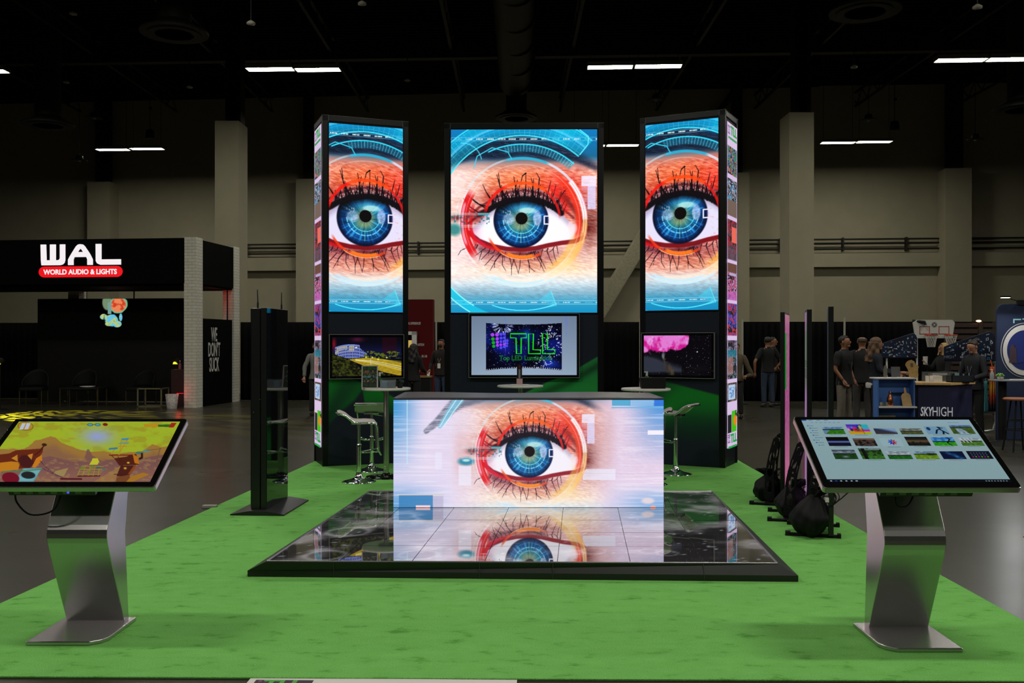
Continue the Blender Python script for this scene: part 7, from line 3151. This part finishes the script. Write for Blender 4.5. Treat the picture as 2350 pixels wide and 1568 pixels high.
    # shoes
    for s_ in ('L', 'R'):
        an = Lg[s_][1]
        b = MB()
        b.tube([(an[0], an[1] + .05, .045), (an[0], an[1] - .02, .045), (an[0], an[1] - .12, .038), (an[0], an[1] - .20, .028)], [.042, .048, .046, .030], n=12)
        b.build('shoe', mat('shoe_dark', lin(*shoes), rough=.5), t)
    # hair
    hm = mat('hair_%d_%d_%d' % hair, lin(*hair), rough=.6, noise=.3, nscale=60, aniso=(1, 1, .15))
    b = MB()
    b.T = Hrot
    c = (0, cy0 + .018, 1.668)
    if hair_style != 'bald':
        vs, fs = [], []

        def fn(u, v):
            a = u * 2 * PI            # 0 = +x, 3/2 PI = -y (front)
            front = max(0, -math.sin(a))
            maxp = 2.15 - 1.42 * front ** .55
            if hair_style in ('long', 'bob'):
                maxp = 2.1 - 1.25 * front ** 2
            p = v * maxp
            w2 = 1.0 + .02 * math.sin(a * 9 + p * 7) - .07 * (p / maxp) ** 3
            return (c[0] + .088 * w2 * math.sin(p) * math.cos(a), c[1] + .106 * w2 * math.sin(p) * math.sin(a), c[2] - .005 + .088 * w2 * math.cos(p))
        b.sheet(fn, 36, 12, thick=.006)
        if hair_style == 'long':
            def fn(u, v):
                a = -.25 * PI + u * 1.5 * PI + 0.0
                rr_ = 1 + .10 * math.sin(u * 31 + v * 9) + .06 * math.sin(u * 17 - v * 15)
                return (.095 * rr_ * math.cos(a) * (1 + .25 * v), cy0 + .03 + (.085 + .04 * v) * rr_ * math.sin(a), 1.66 - .36 * v)
            b.sheet(fn, 48, 22, thick=.03)
        if hair_style == 'bob':
            def fn(u, v):
                a = -.30 * PI + u * 1.6 * PI
                rr_ = 1 + .06 * math.sin(u * 27 + v * 5)
                return (.098 * rr_ * math.cos(a) * (1 + .12 * v), cy0 + .025 + (.092 + .02 * v) * rr_ * math.sin(a), 1.67 - .19 * v)
            b.sheet(fn, 40, 14, thick=.028)
        if hair_style == 'bun':
            b.ball((0, cy0 + .135, 1.70), .045, 12, 8, (1.1, 1, .9), .05)
            for q in range(8):
                a = q * .8
                b.tube([(0, cy0 + .12, 1.70), (.04 * math.cos(a), cy0 + .17, 1.70 + .04 * math.sin(a)), (.055 * math.cos(a), cy0 + .185, 1.68 + .05 * math.sin(a))], .006, n=5)
    else:
        def fn(u, v):
            a = -.12 * PI + u * 1.24 * PI
            p = 1.15 + .75 * v
            return (.0835 * math.sin(p) * math.cos(a), cy0 + .010 + .100 * math.sin(p) * math.sin(a), 1.655 + .088 * math.cos(p))
        b.sheet(fn, 24, 6, thick=.004)
    b.build('hair', hm, t)
    if extras:
        extras(t, Hrot, cy0)
    t.scale = (k, k, k)
    return t


# pair in front of the drape: the nearer man seen from behind, a second man facing us beyond him
def ex_mask(t, H, cy0):
    b = MB()
    b.T = H
    b.prism([(-.05, 1.60), (.0, 1.585), (.045, 1.56), (.04, 1.52), (-.02, 1.53)], .085, .092, 'x')
    b.tube([(.086, cy0 + .01, 1.64), (.092, cy0 + .02, 1.60), (.09, cy0 + .03, 1.56)], .003, n=4)
    b.build('face_mask', mat('mask_teal', lin(90, 160, 175), rough=.7), t)
    b = MB()
    b.tube([(.20, .0, .93), (.205, .03, .945), (.225, .0, .955), (.205, -.03, .945), (.20, .0, .93)], .012, n=6)
    b.build('wristwatch', M_mblack, t)


person('man in black T-shirt and blue jeans seen from behind, hand on hip, before the drape', 1762, 23.7, PI + math.radians(10), 1.74,
       arms={'R': [(-.36, .02, 1.14), (-.25, -.05, .98)], 'L': [(.37, .06, 1.13), (.33, -.02, .86)]}, shirt=(16, 16, 18), trousers=(44, 58, 82), hair=(28, 20, 16), head_turn=-35)
person('second man in black, arms akimbo, half hidden behind the man in jeans', 1773, 24.4, math.radians(60), 1.74,
       arms={'R': [(-.33, .10, 1.14), (-.22, -.02, .98)], 'L': [(.34, .06, 1.13), (.22, -.06, .98)]}, shirt=(14, 14, 16), trousers=(26, 26, 30), hair=(34, 24, 18), extras=ex_mask)


def ex_lanyard(col, badge=True, zb=1.13):
    def fn(t, H, cy0):
        b = MB()
        b.tube([(-.06, .03, 1.50), (-.075, -.075, 1.42), (-.03, -.135, 1.25), (0, -.14, zb), (.03, -.135, 1.25), (.075, -.075, 1.42), (.06, .03, 1.50)], .006, n=5)
        b.build('lanyard', mat('lanyard_%d' % col[0], lin(*col), rough=.7), t)
        if badge:
            b = MB()
            b.box(-.04, .04, -.148, -.142, zb - .12, zb)
            b.build('badge', M_white, t)
    return fn


person('man with dark hair in a grey sleeved dark polo, hand in his khaki pocket', 1937, 17.0, math.radians(38), 1.73,
       arms={'R': [(-.24, .03, 1.15), (-.165, -.09, .95)], 'L': [(.24, .04, 1.15), (.18, -.08, .96)]}, shirt=(22, 22, 25), trousers=(122, 114, 102), hair=(24, 17, 14),
       head_turn=6, extras=ex_lanyard((60, 60, 62), False))
person('bald man in a black jacket and dark grey trousers seen from behind', 1979, 17.7, PI - math.radians(15), 1.74,
       arms={'R': [(-.25, .02, 1.15), (-.16, -.16, 1.10)], 'L': [(.24, .0, 1.15), (.20, -.14, 1.08)]}, shirt=(14, 14, 16), sleeve='long', trousers=(62, 60, 58), hair=(70, 58, 50),
       hair_style='bald', head_turn=8)


def ex_woman(t, H, cy0):
    b = MB()
    b.lathe([(.155, .86), (.160, .93), (.142, .95)], n=28)
    b.build('shirt_tail', mat('white_cotton', lin(176, 172, 170), rough=.8), t)
    b = MB()
    b.ball((-.200, -.02, 1.33), .03, 10, 10, (.7, .9, 2.4))
    b.build('bare_shoulder', MATS['skin_pale'], t)
    b = MB()
    b.box(-.05, .05, -.46, -.36, .92, .96)
    b.build('handbag_strap', M_mblack, t)


person('woman with long wavy brown hair in a navy top reaching toward the white shelf', 2008, 16.4, math.radians(78), 1.70,
       arms={'R': [(-.22, -.06, 1.16), (-.14, -.30, 1.10)], 'L': [(.20, -.16, 1.16), (.16, -.46, 1.12)]}, shirt=(20, 26, 44), sleeve='long', trousers=(18, 18, 20), hair=(92, 66, 44),
       hair_style='long', skin='pale', female=True, extras=ex_woman, head_tilt=6)


def ex_cup(t, H, cy0):
    b = MB()
    b.lathe([(.040, 0), (.048, .16), (.05, .165), (.044, .165), (.04, .01)], c=(-.13, -.34, 1.30), n=20)
    b.build('white_cup', M_white, t)


person('blonde woman facing left, holding a white cup behind the navy counter', 2166, 18.2, math.radians(-78), 1.60,
       arms={'R': [(-.20, -.18, 1.18), (-.15, -.30, 1.30)], 'L': [(.20, -.08, 1.14), (.10, -.26, 1.10)]}, shirt=(20, 19, 22), sleeve='long', trousers=(18, 18, 20), hair=(176, 146, 92),
       hair_style='bob', skin='light', female=True, extras=ex_cup, head_tilt=-6)


def ex_glasses(t, H, cy0):
    ex_lanyard((96, 100, 110), False, 1.10)(t, H, cy0)
    b = MB()
    b.T = H
    for q in (-1, 1):
        pts = [(q * .033 + .024 * math.cos(a), cy0 - .105, 1.636 + .018 * math.sin(a)) for a in np.linspace(0, 2 * PI, 14, endpoint=False)]
        b.tube(pts, .002, n=4, closed=True)
        b.tube([(q * .057, cy0 - .10, 1.64), (q * .083, cy0, 1.645)], .002, n=4)
    b.build('glasses', M_edge, t)


person('woman with dark tied hair looking down at the caddy on the counter', 2236, 15.95, math.radians(-62), 1.66,
       arms={'R': [(-.22, -.08, 1.14), (-.16, -.30, 1.05)], 'L': [(.24, -.04, 1.14), (.16, -.30, 1.06)]}, shirt=(20, 23, 34), sleeve='long', trousers=(14, 14, 16), hair=(34, 22, 18),
       hair_style='bun', skin='light', female=True, extras=ex_glasses, head_tilt=22)
person('woman in black with long dark hair, back turned, in front of the red panel', 949, 20.5, PI - math.radians(25), 1.58,
       arms={'R': [(-.22, -.06, 1.14), (-.18, -.26, 1.08)], 'L': [(.20, -.12, 1.16), (.12, -.30, 1.10)]}, shirt=(13, 12, 14), sleeve='long', trousers=(12, 12, 14), hair=(22, 14, 13), hair_style='long',
       skin='light', female=True)


def ex_maskman(t, H, cy0):
    ex_lanyard((150, 140, 110), True, 1.16)(t, H, cy0)
    b = MB()
    b.T = H
    b.ball((0, cy0 - .066, 1.585), .05, 14, 10, (1.15, .75, .9))
    b.build('face_mask', mat('mask_black', (.004, .004, .004, 1), rough=.8), t)


person('man in a dark sweater, black face mask and lanyard beside the red panel', 1013, 22.5, math.radians(-20), 1.68,
       arms={'R': [(-.26, .0, 1.15), (-.24, -.16, 1.0)], 'L': [(.26, .02, 1.15), (.24, -.08, .95)]}, shirt=(34, 18, 18), sleeve='long', trousers=(52, 66, 96), hair=(26, 18, 14),
       extras=ex_maskman)
person('person in a pale grey top mostly hidden behind the left tower', 726, 21.0, math.radians(20), 1.62,
       arms={}, shirt=(150, 152, 146), sleeve='long', trousers=(26, 26, 28), hair=(30, 22, 18), female=True, skin='light')
person('person in a tan sleeve mostly hidden behind the right tower', 1689, 20.2, math.radians(-20), 1.60,
       arms={'L': [(.34, .05, 1.02), (.24, -.12, .98)], 'R': [(-.34, .05, 1.02), (-.24, -.12, .98)]}, shirt=(112, 98, 72), sleeve='long', trousers=(26, 26, 28), hair=(30, 22, 18), skin='light')
